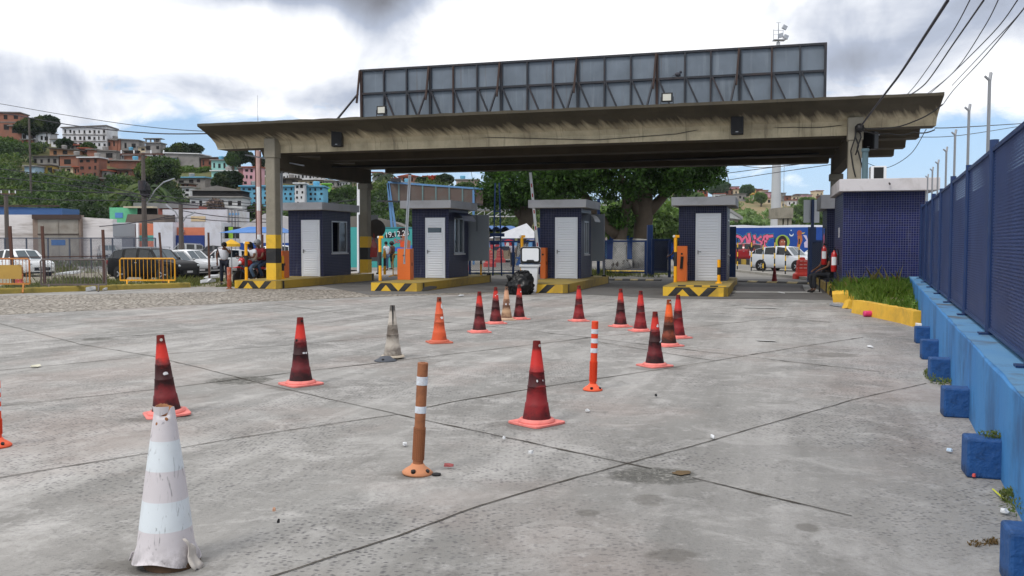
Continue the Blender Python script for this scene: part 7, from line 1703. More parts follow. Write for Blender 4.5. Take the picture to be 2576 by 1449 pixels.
# long steel station canopy beyond the mural walls
M_wst = mat('pale_steel', (176, 178, 176), .5); M_roofg = mat('grey_sheet_roof', (146, 146, 144), .6, (128, 128, 126), .8, .8); Y = 104.0
def station(px0, px1, label, top=520, low=544, cols=(), Y=104.0):
    a, b = P(px0, top, Y), P(px1, top, Y); h = P(px0, low, Y).z; t = thing('station_canopy', label, 'canopy', (a.x, Y, 0), 0, 'steel station canopies'); w_ = b.x - a.x
    MB().bb((0, -1, a.z), (w_, 8, a.z + .18)).build('roof', M_roofg, t); m = MB(); m.bar((0, -.8, a.z - .1), (w_, -.8, a.z - .1), .14); m.bar((0, -.8, h), (w_, -.8, h), .12); n = max(int(w_ / 1.1), 2)
    for i in range(n): x_ = w_ * i / n; m.bar((x_, -.8, h), (x_ + w_ / n, -.8, a.z - .1), .08); m.bar((x_, -.8, h), (x_, -.8, a.z - .1), .07)
    m.build('truss', M_wst, t)
    for c in cols: x_ = (c - px0) * Y / FPX; MB().bb((x_ - .3, -.6, 0), (x_ + .3, 0, h)).build('column', M_col, t)
    MB().bb((0, 1, h - 3.1), (w_, 1.5, h - 2.2)).build('crossbeam', M_can_in, t)
station(1168, 1296, 'white lattice station canopy left of the tree trunk', 526, 545, (1182, 1196, 1218)); station(1505, 1694, 'white lattice station canopy seen between booths three and four', 519, 546, (1560, 1611, 1688))
station(1742, 1836, 'white station roof right of the fourth booth', 516.5, 530, (1758, 1768, 1784, 1802, 1818)); 
t = thing('station_canopy', 'sloping end of the station roof near the tall mast', 'canopy', P(1820, 520, 103)); t.location.z = 0; a = P(1820, 516.5, 103); b = P(1866, 545, 103)
MB().prism([(0, a.z), (b.x - a.x, b.z), (b.x - a.x, b.z - .35), (0, a.z - .35)], -.5, 8).build('roof', M_roofg, t); MB().prism([(0, a.z - .36), (b.x - a.x, b.z - .36), (0, b.z - .1)], -.4, -.3).build('gusset', M_wst, t); MB().bb((b.x - a.x - .7, 0, 0), (b.x - a.x - .3, .5, b.z - .4)).build('column', M_col, t)
t, q = block('water_tower', 'old stained concrete tank on legs right of the mast', 1958, 1994, 522, 100, M_col, 'water tower', 4, bottom=549); t.location.z = 0; kids(t)[0].location = (0, 0, P(1921, 549, 100).z)
for x_ in (.1, .65, 1.15): MB().bb((x_, .2, 0), (x_ + .35, .8, P(1921, 549, 100).z)).build('leg', M_col, t)
t = thing('blue_vault_roof', 'row of small blue vaulted roofs behind the middle gate', 'roof', P(1172, 575, 97)); t.location.z = 0; z_ = P(1172, 582, 97).z
for i in range(5): MB().prism([(1.0 * math.cos(R(a)) + .95 * i + .9, .62 * math.sin(R(a)) + z_) for a in range(0, 181, 20)], 0, 3).build('vault', mat('sky_blue_vault', (120, 156, 214), .4), t)
for i in range(4): MB().bb((.2 + i * 1.4, .2, 0), (.4 + i * 1.4, .4, z_)).build('post', M_galv, t)
t, q = block('market_building', 'low cream market building behind the middle gate', 1168, 1292, 588, 98, mat('cream_market', (172, 160, 146), .85, (140, 128, 116), 1.0, .9), 'building', 4)
for i in range(6): rect(q, 1172 + 20 * i, 1186 + 20 * i, 591, 598, M_void, t, 'window')
t, q = block('market_building', 'pale low buildings behind the tree gate', 1335, 1530, 585, 98, mat('pale_market', (170, 166, 164), .85, (150, 120, 110), .8, .9), 'building', 4)
for i in range(6): rect(q, 1345 + 28 * i, 1362 + 28 * i, 588, 598, M_void, t, 'window')
t, q = block('white_van_roof', 'white roofed vehicle row behind the blue graffiti wall', 1660, 1700, 566, 94, M_white, 'vehicle', 2); 
o = MB().bb((0, 0, 0), (1.6, .6, .5)).build('orange_tarp', mat('orange_cloth', (226, 92, 40), .7), bevel=.1); o.location = P(1664, 564, 96); tag(o, 'orange tarpaulin above the wall left of the fourth booth', 'tarpaulin')
# back of an old billboard on a blue frame
t = thing('old_billboard', 'rusty brown panelled billboard on a pale blue frame', 'billboard', P(976, 461, 68)); t.location.z = 0; a, b = P(976, 461, 68), P(1215, 478, 68); al, bl = P(976, 504, 68), P(1215, 512, 68); w_ = b.x - a.x
M_pbl = mat('pale_blue_steel', (98, 142, 190), .6); M_rpan = mat('rusty_panel', (104, 90, 84), .85, (84, 72, 68), .9, .9, dirt=((96, 118, 116), .3, .6)); xs_ = [0, .11, .22, .36, .5, .64, .78, .9, 1.0]
for i in range(8):
    u0, u1 = xs_[i], xs_[i + 1]; g0 = .012
    MB().prism([((u0 + g0) * w_, al.z + (bl.z - al.z) * u0), (u1 * w_, al.z + (bl.z - al.z) * u1), (u1 * w_, a.z + (b.z - a.z) * u1), ((u0 + g0) * w_, a.z + (b.z - a.z) * u0)], 0, .08).build('panel', M_rpan, t)
    MB().bb((u0 * w_ - .02, -.06, al.z + (bl.z - al.z) * u0), ((u0 + g0) * w_, .02, a.z + (b.z - a.z) * u0)).build('stile', mat('teal_grey', (104, 128, 130), .7), t)
m = MB(); m.bar((0, 0, a.z + .08), (w_, 0, b.z + .08), .13); m.build('top_rail', M_pbl, t); MB().bar((-.8, -.3, al.z - .05), (w_, -.3, bl.z - .1), .12).build('walkway', M_dsteel, t)
for x0, x1 in ((0, .5), (.05, .95)): MB().bar((x0, 0, a.z), (x1, 0, 0), .16).build('leg', M_pbl, t)
for x0 in (.9,): MB().bar((w_ * x0, 0, b.z), (w_ * x0, 0, 0), .16).build('leg', M_pbl, t)
MB().bb((.3, -.5, a.z + .1), (1.0, -.1, a.z + .35)).build('lamp', M_dsteel, t)
# ------------------------------------------------------------------ poles, street lamps, mast, wires
def pole(px, top, bot, Y, r0, r1, label, m=None, name='utility_pole', arms=()):
    c = P(px, bot, Y); h = P(px, top, Y).z; t = thing(name, label, 'pole', (c.x, Y, 0)); MB().cyl((0, 0, -.2), (0, 0, h), r0, r1, 9).build('shaft', m or M_col2, t)
    for z_, w_, dz in arms:
        MB().bar((-w_, -.1, P(px, z_, Y).z), (w_, -.1, P(px, z_, Y).z + dz), .1).build('crossarm', M_rpost, t)
        for s_ in (-1, -.4, .4, 1): MB().cyl((s_ * w_, -.1, P(px, z_, Y).z + .05 + dz * (s_ + 1) / 2), (s_ * w_, -.1, P(px, z_, Y).z + .3 + dz * (s_ + 1) / 2), .05, n=6).build('insulator', M_white, t)
    return t, h
M_col2 = mat('dark_pole', (92, 84, 80), .9, (76, 70, 66), 1, .8)
def lamp_arm(t, p0, p1, p2, label=None):
    MB().tube([p0, tuple((Vector(p0) + Vector(p1)) / 2 + Vector((0, 0, .2))), p1, p2], .05, 6).build('lamp_arm', M_galv, t); MB().bar(p1, p2, .16, .08).build('lamp_head', M_alu, t)
t, h = pole(365, 385, 642, 68, .24, .13, 'tall utility pole with transformer and curved street lamp', arms=((388, 1.6, .0),))
def lp(px, py, Y, t): p = P(px, py, Y); return (p.x - t.location.x, 0, p.z)
lamp_arm(t, lp(369, 512, 68, t), lp(412, 458, 68, t), lp(438, 449, 68, t)); MB().cyl((0, -.3, P(365, 480, 68).z), (0, -.3, P(365, 455, 68).z), .28, n=12).build('transformer', M_dsteel, t)
MB().ball((.1, 0, P(365, 478, 68).z), .45, 8, 6, (1, .8, 1.4)).build('cable_knot', M_black, t)
t, h = pole(457, 515, 642, 66, .2, .15, 'shorter dark utility pole in front of the white building'); lamp_arm(t, lp(452, 553, 66, t), lp(430, 525, 66, t), lp(418, 515, 66, t)); lamp_arm(t, lp(459, 560, 66, t), lp(480, 540, 66, t), lp(490, 533, 66, t))
t, h = pole(18, 492, 600, 80, .2, .17, 'utility pole at the far left above the brick wall', arms=((488, .9, 0),)); t, h = pole(74, 298, 330, 150, .2, .16, 'thin pole in front of the hilltop trees')
t = thing('street_lamp', 'pink and white banded lamp post just left of the left column', 'pole', P(652, 640, 48)); t.location.z = 0
for z0, z1, m_ in ((300, 372, M_rust), (374, 470, mat('post_pink', (196, 162, 156), .7)), (470, 530, M_white), (530, 590, MATS['post_pink']), (590, 650, M_white)):
    if z0 == 300: continue
    MB().cyl((0, 0, max(P(652, z1, 48).z, 0)), (0, 0, P(652, z0, 48).z), .10, n=8).build('band', m_, t)
pole(646.5, 372, 640, 48.5, .045, .04, 'thin dark pipe left of the banded lamp post', M_rpost, 'pipe_pole'); pole(658.5, 380, 640, 48.5, .04, .04, 'thin dark pipe right of the banded lamp post', M_rpost, 'pipe_pole')
pole(1160, 540, 640, 70, .12, .11, 'brown utility post behind the grey sign board', M_col2); t, h = pole(998, 575, 640, 95, .06, .05, 'slim double-headed street lamp left of the second booth', M_galv, 'street_lamp'); lamp_arm(t, (0, 0, h - .2), (.5, 0, h + .2), (1.0, 0, h)); 
pole(905, 455, 690, 52, .16, .12, 'white peeling post behind the rear left column', M_white, 'post'); pole(1088 + 94, 566, 640, 85, .25, .2, 'white concrete post behind the second booth', M_wst, 'post')
# tall floodlight mast
t = thing('light_mast', 'very tall white floodlight mast rising behind the billboard', 'mast', P(1951, 575, 125)); t.location.z = 0; hm_ = P(1951, 106, 125).z
m = MB(); m.lathe([(.75, 0), (.72, 4), (.5, hm_ * .6), (.24, hm_)], n=16); m.build('shaft', mat('mast_white', (182, 184, 186), .6, (160, 162, 164), .3, .8), t, smooth=True); MB().cyl((0, 0, hm_), (0, 0, P(1951, 57, 125).z), .07, .04, 6).build('lightning_rod', M_galv, t)
o = MB(); z_ = hm_ + .2
o.bb((-.7, -.5, z_), (.9, .5, z_ + .1)); o.bar((-.8, -.5, z_ + 1.3), (.5, -.5, z_ + 1.3), .05); o.bar((-.8, -.5, z_), (-.8, -.5, z_ + 1.4), .06); o.bar((.5, -.5, z_), (.5, -.5, z_ + 1.3), .05); o.bar((-.8, -.5, z_ + .7), (.5, -.5, z_ + .7), .04); o.build('platform', M_galv, t)
for k, (x_, z2, ry) in enumerate(((.7, 1.9, .5), (.9, .6, .4), (.2, .8, -.2))): MB().box((x_, -.5, z_ + z2 - .2), (.65, .25, .6), Matrix.Rotation(ry, 3, 'Y')).build('floodlight', M_alu, t, bevel=.05)
MB().bar((-.3, 0, P(1951, 57, 125).z), (.3, 0, P(1951, 57, 125).z), .04).build('antenna', M_galv, t); 
o = MB().cyl((0, 0, 0), (0, 0, hm_ - 1), .03, n=5).build('mast_cable', M_galv); o.location = (t.location.x + .95, 124.6, 0); tag(o, 'thin cable hanging right beside the tall mast', 'cable')
# wires
WG = 'overhead wires'
def sky_wire(pts, r_, label, n=16):
    q = []; P3 = [P(a, b, Y) for a, b, Y in pts]
    for k in range(len(P3) - 1):
        p0, p1, p2, p3 = P3[max(k - 1, 0)], P3[k], P3[k + 1], P3[min(k + 2, len(P3) - 1)]
        for i in range(n): u = i / n; q.append(.5 * (2 * p1 + (p2 - p0) * u + (2 * p0 - 5 * p1 + 4 * p2 - p3) * u * u + (3 * p1 - p0 - 3 * p2 + p3) * u ** 3))
    q.append(P3[-1]); o = MB().tube(q, r_, 4).build('overhead_wire', M_wirem, smooth=True); tag(o, label, 'wire', WG)
M_wirem = mat('wire_dark', (44, 42, 52), .6)
sky_wire([(-100, 246, 60), (0, 261, 58), (150, 287, 55), (300, 310, 50), (420, 324, 46), (530, 331, 42)], .022, 'upper overhead wire crossing the sky at the left')
sky_wire([(-100, 268, 60), (0, 283, 58), (150, 310, 54), (260, 325, 50), (400, 336, 46), (536, 336, 42)], .035, 'lower thicker overhead wire crossing the sky at the left')
sky_wire([(2385, 0, 12), (2330, 85, 14), (2265, 185, 18), (2225, 238, 21), (2165, 318, 25.8)], .024, 'thick twisted black cable descending to the right column')
o = MB(); cc = [P(a, b, Y) for a, b, Y in ((2385, 0, 11.9), (2330, 87, 13.9), (2265, 187, 17.9), (2225, 240, 20.9))]
sky_wire([(2440, 0, 12), (2390, 90, 15), (2310, 205, 21), (2280, 240, 23.5)], .009, 'second wire from the left descending at the upper right'); sky_wire([(2475, 0, 12), (2400, 108, 16), (2330, 208, 21), (2288, 240, 23.5)], .014, 'third, thicker wire descending at the upper right')
sky_wire([(2520, -20, 12), (2475, 70, 15), (2400, 180, 20), (2330, 238, 25)], .009, 'fourth wire descending at the upper right'); sky_wire([(2560, 0, 12), (2500, 80, 15), (2390, 190, 20), (2336, 238, 25)], .009, 'fifth wire, crossing the fourth at the upper right'); 
sky_wire([(2600, -10, 12), (2545, 60, 15), (2470, 150, 19), (2400, 225, 24), (2373, 262, 25)], .010, 'sixth wire passing just right of the canopy tip'); sky_wire([(2608, -30, 12), (2560, 40, 14), (2480, 125, 18), (2395, 215, 23)], .008, 'thin wire running beside the sixth at the upper right')
sky_wire([(2352, 322, 26), (2420, 320, 30), (2600, 309, 40)], .02, 'horizontal wire leaving the canopy to the right'); sky_wire([(2310, 345, 30), (2420, 340, 34), (2600, 312, 44)], .015, 'rising wire below the horizontal one at the right'); sky_wire([(2180, 410, 34), (2230, 422, 34), (2290, 388, 32), (2330, 325, 28)], .012, 'slack thin wire drooping right of the vent pipe')
sky_wire([(1628, 470, 80), (1800, 440, 70), (2080, 404, 60)], .03, 'wire rising behind the mast under the canopy'); sky_wire([(1740, 468, 80), (1900, 442, 70), (2090, 414, 60)], .03, 'lower wire rising behind the mast under the canopy'); sky_wire([(1822, 405, 50), (1900, 421, 55), (1990, 416, 60), (2060, 404, 62)], .025, 'sagging wire crossing in front of the mast')
sky_wire([(1824, 412, 40), (1838, 480, 33)], .015, 'stay wire dropping to the fourth booth roof', 6); sky_wire([(1752, 655 - 100, 45), (1686, 500, 60)], .02, 'stay wire crossing above the tree gate', 4) if False else None
sky_wire([(1185, 430, 40), (1198, 515, 36.5), (1200, 600, 36.5)], .012, 'thin black wire hanging from the canopy to the second booth', 6); sky_wire([(2094, 404, 35), (2092, 455, 35), (2100, 485, 33)], .03, 'blue hose-like cable hanging at the right rear column', 6)
lw = [((-60, 418), (150, 445), (365, 492), (457, 514), (700, 532)), ((-60, 480), (120, 502), (365, 505), (560, 515), (690, 523)), ((-60, 440), (200, 470), (400, 505), (610, 530), (700, 540)), ((0, 477), (180, 482), (365, 489), (470, 500), (690, 516)), ((365, 556), (457, 548), (560, 556), (700, 560)), ((250, 570), (340, 560), (440, 541)), ((457, 530), (560, 545), (690, 552)), ((650, 522), (760, 520), (905, 500))]
labs_ = ['topmost', 'second', 'third', 'fourth', 'fifth', 'sixth', 'seventh', 'rightmost']
for k, pts in enumerate(lw): sky_wire([(a, b, 66) for a, b in pts], .04, f'{labs_[k]} street wire strung between the utility poles in front of the hill', 8)
# ------------------------------------------------------------------ hills
def interp(tab, x_):
    if x_ <= tab[0][0]: return tab[0][1]
    for (a, b), (c, d) in zip(tab[:-1], tab[1:]):
        if x_ <= c: return b + (d - b) * (x_ - a) / (c - a)
    return tab[-1][1]
RIDGE = [(-500, 322), (0, 345), (60, 352), (150, 366), (260, 376), (400, 402), (520, 414), (650, 430), (760, 446), (930, 458), (1050, 464), (1200, 474), (1400, 492), (1600, 528), (1760, 592), (1900, 606)]
Y0h, Y1h = 112.0, 205.0
def hill_z(px, f):
    zr = P(px, interp(RIDGE, px), Y1h).z; k = .5 * f + .5 * f ** 1.6 if f < 1 else 1 - (f - 1) * .8
    return -.4 + (zr + .4) * k + .7 * math.sin(px * .031 + f * 9) * min(f, .6)
def hill_pt(px, f):
    Y = Y0h + (Y1h - Y0h) * f; return Vector(((px - 1288) / FPX * Y, Y, hill_z(px, f)))
def proj_y(p): return HZ - (p.z - CH) * FPX / p.y
def hill_hit(px, py):
    lo, hi = 0.0, 1.0
    for _ in range(24):
        m_ = (lo + hi) / 2
        if proj_y(hill_pt(px, m_)) > py: lo = m_
        else: hi = m_
    return hill_pt(px, lo)
m = MB(); cols = list(range(-500, 1901, 30)); fs_ = [i / 14 for i in range(15)] + [1.15, 1.5]
vs = [hill_pt(c, f) for f in fs_ for c in cols]; n = len(cols)
m.add(vs, [(j * n + i, j * n + i + 1, (j + 1) * n + i + 1, (j + 1) * n + i) for j in range(len(fs_) - 1) for i in range(n - 1)])
M_hill = mat('hill_soil', (74, 88, 46), .95, (112, 92, 64), .06, .9, dirt=((62, 82, 38), .8, .12))
kind(m.build('hill', M_hill, smooth=True), 'structure')
FR = [(1500, 560), (1640, 520), (1700, 506), (1777, 496), (1850, 488), (1950, 494), (2000, 496), (2080, 494), (2200, 500), (2450, 560)]
def far_pt(px, f):
    Y = 300 + 120 * f; zr = P(px, interp(FR, px), 420).z; return Vector(((px - 1288) / FPX * Y, Y, -.3 + (zr + .3) * f ** .9 if f <= 1 else zr * (1 - (f - 1))))
m = MB(); cols = list(range(1500, 2451, 25)); fs_ = [i / 8 for i in range(9)] + [1.3]
n = len(cols); m.add([far_pt(c, f) for f in fs_ for c in cols], [(j * n + i, j * n + i + 1, (j + 1) * n + i + 1, (j + 1) * n + i) for j in range(len(fs_) - 1) for i in range(n - 1)])
kind(m.build('far_hill', mat('far_hill_soil', (120, 118, 84), .95, (150, 120, 92), .03, .9, dirt=((88, 112, 66), .8, .05)), smooth=True), 'structure')
def far_hit(px, py):
    lo, hi = 0.0, 1.0
    for _ in range(24):
        m_ = (lo + hi) / 2
        if proj_y(far_pt(px, m_)) > py: lo = m_
        else: hi = m_
    return far_pt(px, lo)
# ------------------------------------------------------------------ houses
BR = mat('bare_brick', (156, 106, 86), .9, (126, 84, 70), .5, .9, dirt=((112, 96, 84), .5, .4)); BR2 = mat('dark_brick', (134, 84, 68), .9, (106, 70, 58), .5, .9, dirt=((88, 76, 70), .6, .4)); OC = mat('ochre_plaster', (158, 116, 84), .9, (130, 98, 74), .5, .9)
WH = mat('house_white', (214, 214, 216), .85, (188, 188, 190), .4, .8, dirt=((140, 134, 128), .4, .5)); GY = mat('house_grey', (150, 146, 142), .9, (124, 120, 118), .4, .9, dirt=((98, 94, 90), .5, .5)); DK = mat('shack_dark', (84, 76, 70), .9, (62, 58, 54), .5, .9)
BL = mat('house_blue', (96, 160, 190), .85, (112, 172, 200), .3, .8); LB = mat('house_pale_blue', (160, 186, 206), .85); PK = mat('house_pink', (206, 160, 170), .85, (186, 140, 150), .3, .8, dirt=((150, 120, 120), .3, .5)); AQ = mat('house_aqua', (140, 196, 192), .85, (166, 206, 200), .4, .8); YL = mat('house_yellow', (196, 164, 84), .85); CR_ = mat('house_cream', (206, 190, 162), .85, (184, 166, 140), .3, .8); LG_ = mat('house_lime', (132, 196, 84), .8); TC = mat('roof_terracotta', (166, 88, 62), .9, (134, 72, 54), .6, .9); RG2 = mat('roof_grey', (128, 124, 120), .9, (98, 94, 90), .8, .9)
HR = []
def house(label, x0, x1, y0, y1, wall_m, roof_m=None, wins=(2, 1), gable=0, pitch=0.0, terrace=0, wm=None, base=None, rz=None, depth=None, hit=hill_hit, bands=0, name='house', group='houses stacked on the hillside', door=False, stilts=0, sidem=None):
    yb = base if base is not None else min(y1 + 1, 592); c = hit((x0 + x1) / 2, yb); Y = c.y; k = Y / FPX; w_ = (x1 - x0) * k; h = (y1 - y0) * k; z0 = P(x0, y1, Y).z
    rz = rnd.uniform(-.14, .14) if rz is None else rz; dd = depth or max(min(w_ * .7, 8), 3)
    t = thing(name, label, 'house' if name == 'house' else 'building', (P(x0, y1, Y).x, Y, z0), rz, group)
    MB().prism([(0, -2.5 if not stilts else 0), (w_, -2.5 if not stilts else 0), (w_, h * (1 - pitch)), (0, h)], 0, dd).build('wall', wall_m, t)
    if sidem: MB().bb((w_ - w_ * .28, -.08, 0), (w_ + .05, -.003, h * .995)).build('side_bay', sidem, t)
    r_ = roof_m or RG2; HR.append((x0, x1, y0, y1))
    if gable: MB().prism([(-.4, h + .001), (w_ + .4, h + .001), (w_ * .5, h + gable * k)], -.3, dd + .3).build('roof', r_, t)
    else: MB().prism([(-.25, h + .002), (w_ + .25, h * (1 - pitch) + .002), (w_ + .25, h * (1 - pitch) + .22), (-.25, h + .22)], -.45, dd + .2).build('roof', r_, t)
    if terrace:
        for i in range(4): MB().bb((i * (w_ - .25) / 3, 0, h + .23), (i * (w_ - .25) / 3 + .25, .25, h + .2 + terrace * k)).build('post', wall_m, t)
        MB().bb((-.3, -.4, h + .2 + terrace * k), (w_ + .3, dd * .6, h + .35 + terrace * k)).build('terrace_roof', r_, t)
    if stilts:
        for i in range(stilts): x_ = .2 + i * (w_ - .5) / max(stilts - 1, 1); MB().bb((x_, .1, -3.5), (x_ + .25, .35, 0)).build('stilt', GY, t)
    if hit is hill_hit and w_ > 2.5 and rnd.random() < .45: MB().lathe([(.5, .2), (.62, .95), (.5, 1.1)], (w_ * rnd.uniform(.2, .8), dd * .5, h * (1 - pitch * .3) + gable * k * .5), n=10).build('water_tank', BL if rnd.random() < .5 else GY, t)
    nx_, nr = wins; fw = w_ / max(nx_, 1); fh = h / max(nr, 1)
    for j in range(nr):
        if bands and j: MB().bb((0, -.1, fh * j - .12), (w_, -.003, fh * j + .1)).build('floor_band', RG2, t)
        for i in range(nx_):
            u = (i + .5 + rnd.uniform(-.16, .16)) * fw; v = fh * (j + .5 + rnd.uniform(-.06, .08)); a = min(fw * .22, .65) * rnd.uniform(.55, 1.25); b = min(fh * .25, .6) * rnd.uniform(.75, 1.15)
            fr = MB().bb((u - a, -.05, v - b), (u + a, -.003, v + b)).build('window', wm or M_void, t)
            if w_ > 9 and i % 2 == 0: MB().bb((u - a - .08, -.12, v - b - .14), (u + a + .08, -.003, v - b - .01)).build('sill', GY, fr)
    if door: MB().bb((w_ * .7, -.06, 0), (w_ * .7 + .9, -.003, min(2.1, h * .8))).build('door', wm or M_void, t)
    return t
H_ = house
H_('tall bare brick house cut by the left edge on the hilltop', -25, 47, 284, 330, BR, wins=(3, 2), bands=1, rz=.1); H_('brick annex with barred window below the tall hilltop brick house', 24, 55, 318, 345, BR, wins=(1, 1)); H_('low house with white slab roof and porch right of the hilltop brick house', 54, 94, 329, 358, WH, WH, (2, 1), sidem=None)
H_('small white house with one barred window left of the green slope', 96, 127, 336, 362, WH, RG2, (2, 1)); H_('tiny white house above the brick hut near the pale block', 129, 151, 352, 370, WH, RG2, (1, 1)); H_('plain windowless brick hut right of the tiny white house', 151, 174, 359, 374, BR, wins=(0, 0))
H_('long white three-storey apartment block on the ridge', 158, 265, 323, 372, WH, RG2, (9, 3), bands=1, pitch=-.12, rz=.05, name='apartment_block', base=376); H_('small brick house between the white block and the grey-fronted house', 268, 296, 352, 373, BR, wins=(2, 1), pitch=.1); H_('brick house with grey and white front near the ridge', 288, 348, 351, 384, GY, wins=(3, 1), sidem=None, pitch=.1)
H_('brick side wing of the grey-fronted ridge house', 284, 304, 352, 384, BR, wins=(0, 0)); H_('grey tower house with open pillared roof terrace', 366, 404, 361, 382, GY, wins=(2, 1), terrace=9); H_('small cream house just left of the tower with terrace', 348, 366, 370, 382, CR_, wins=(1, 1))
H_('ochre house with deep dark open porch', 125, 196, 374, 394, OC, DK, (3, 1), terrace=0, pitch=.25); H_('square bare brick house with one small window above the yellow house', 151, 198, 393, 420, BR, wins=(1, 1), door=False); H_('tall narrow brick house with white strip roof', 199, 251, 398, 448, BR2, WH, (3, 3), stilts=0); H_('grey rendered house with one dark window behind the tall narrow one', 243, 291, 379, 402, GY, wins=(1, 1), pitch=.1)
H_('brick house corner left of the grey rendered one', 220, 243, 377, 394, BR, wins=(0, 0)); H_('long windowless brick wall house above dark openings', 277, 355, 404, 427, BR2, GY, (0, 0), pitch=.1); H_('brick house with dark open ground floor and washing', 266, 330, 428, 447, BR2, DK, (4, 1), stilts=4); H_('low brick house with white parapet below the terrace tower', 312, 362, 391, 404, BR, WH, (1, 1))
H_('open shed with dark roof below the grey-fronted house', 312, 345, 381, 391, DK, DK, (2, 1)); H_('small yellow house with dark door amid the bushes', 101, 129, 417, 438, YL, DK, (0, 0), door=True); H_('pale blue tin shack left of the yellow house', 62, 90, 419, 436, LB, GY, (0, 0)); H_('grey shack with open bays above the yellow house', 82, 150, 395, 415, GY, DK, (4, 1)); H_('broken brick lean-to right of the yellow house', 130, 150, 425, 440, BR, wins=(0, 0), pitch=.5)
H_('whitish lower storey under the square brick house', 152, 186, 421, 436, CR_, wins=(2, 1)); H_('brick stub wall below the tall narrow house', 252, 264, 450, 474, BR, wins=(0, 0)); H_('long pale grey hall with three horizontal bays behind the round hill tree', 415, 505, 386, 417, GY, WH, (0, 0), bands=0, pitch=.12, name='hall'); H_('small blue-white house in front of the long hall', 398, 442, 397, 411, LB, GY, (2, 1))
H_('white house left of the small blue-white one', 362, 396, 386, 399, WH, GY, (2, 1)); H_('unfinished frame building with brick infill', 506, 577, 399, 421, BR2, DK, (5, 1), pitch=-.1); H_('aqua and white balcony house below the frame building', 532, 588, 404, 430, AQ, GY, (4, 1), sidem=WH); H_('aqua low house left of the pink one', 532, 610, 431, 448, AQ, WH, (2, 1)); H_('pink three-storey house beside the banded lamp post', 612, 655, 422, 468, PK, TC, (3, 3), bands=0)
H_('brick-coloured side wall left of the pink house', 600, 613, 424, 466, mat('house_mauve', (166, 118, 118), .85), wins=(0, 0)); H_('low grey shack row under the grassy slope', 440, 520, 448, 465, GY, BL, (3, 1)); H_('white villa with dark tiled veranda roof', 478, 607, 497, 528, WH, GY, (7, 1), base=560, rz=.06); 
t = H_('open veranda storey with dark roof on top of the white villa', 484, 606, 480, 496, M_void, RG2, (0, 0), gable=13, base=559, rz=.06)
H_('small white house with two dark storeys left of the villa', 458, 480, 472, 496, WH, GY, (1, 2)); H_('light blue apartment block behind the banded lamp post', 606, 690, 470, 516, BL, BL, (6, 4), name='apartment_block', base=548, rz=-.05); H_('light blue apartment block with white stair tower', 700, 812, 470, 518, BL, BL, (9, 4), name='apartment_block', base=548, rz=.05); H_('white stair tower between two light blue blocks', 742, 766, 463, 518, WH, WH, (2, 4), name='apartment_block', base=552, rz=.05)
H_('lime green house with two dark balconies', 811, 831, 464, 487, LG_, LG_, (1, 2)); H_('white flats above the light blue block, left group', 701, 756, 428, 450, WH, GY, (6, 2)); H_('white flats with grey roof partly under the canopy beam', 757, 812, 436, 452, WH, GY, (6, 1)); H_('dark timber shack row on the slope above the blue blocks', 708, 746, 450, 463, DK, DK, (2, 1)); H_('dark roofed shelter above the white stair tower', 750, 812, 455, 464, CR_, DK, (5, 1)); H_('grey gabled house right of the shelter', 815, 846, 455, 470, GY, GY, (2, 1), gable=4)
H_('white house with dark windows left of the rear column', 847, 876, 457, 471, WH, GY, (4, 1)); H_('small brick house below the white one near the rear column', 842, 862, 472, 481, BR, wins=(1, 1)); H_('cream house just left of the rear column', 876, 912, 461, 472, CR_, GY, (2, 1)); H_('brown topped white house by the hillside palm', 937, 960, 435, 462, WH, BR2, (2, 2)); H_('cream house with railing right of the palm', 962, 986, 436, 456, CR_, GY, (2, 1)); H_('white house with wide terracotta roof right of the palm', 981, 1012, 452, 462, WH, TC, (3, 1), gable=6)
H_('two-storey brick house with terracotta roof behind the silver boom', 1002, 1053, 444, 460, BR, TC, (5, 1), gable=6); H_('cream lower storey beneath the terracotta roofed brick house', 1012, 1050, 461, 471, CR_, GY, (3, 1)); H_('plain pinkish-beige block left of the dark tree crown', 1148, 1205, 453, 474, mat('house_beige', (206, 180, 166), .85), GY, (0, 0), name='hall')
for a in ((55, 80, 352, 362, BR, 'brick lean-to under the porch house of the upper left slope'), (176, 198, 366, 376, GY, 'small grey house below the white apartment block'), (198, 222, 374, 386, BR2, 'dark brick house under the grey one below the white block'), (252, 278, 402, 414, OC, 'ochre house wedged between two brick blocks mid slope'), (330, 352, 427, 442, GY, 'grey house right of the washing-hung brick house'), (252, 270, 430, 446, GY, 'grey lower storey right of the tall narrow brick house'), (186, 200, 421, 440, BR, 'thin brick house left of the tall narrow one'), (296, 314, 391, 402, WH, 'white patch of a house above the long brick wall'), (455, 478, 463, 472, BR, 'low brick shed above the white two-storey house'), (640, 668, 404, 420, CR_, 'cream house above the pink three-storey house'), (655, 690, 424, 446, WH, 'white house between pink house and left column'), (700, 730, 414, 427, CR_, 'cream house on the skyline right of the left column'), (1013, 1032, 468, 476, YL, 'yellow house under the terracotta roofs'), (545, 580, 448, 462, WH, 'white house behind the dense round tree')):
    H_(a[5], a[0], a[1], a[2], a[3], a[4], RG2 if a[0] % 2 else TC, (2, 1))
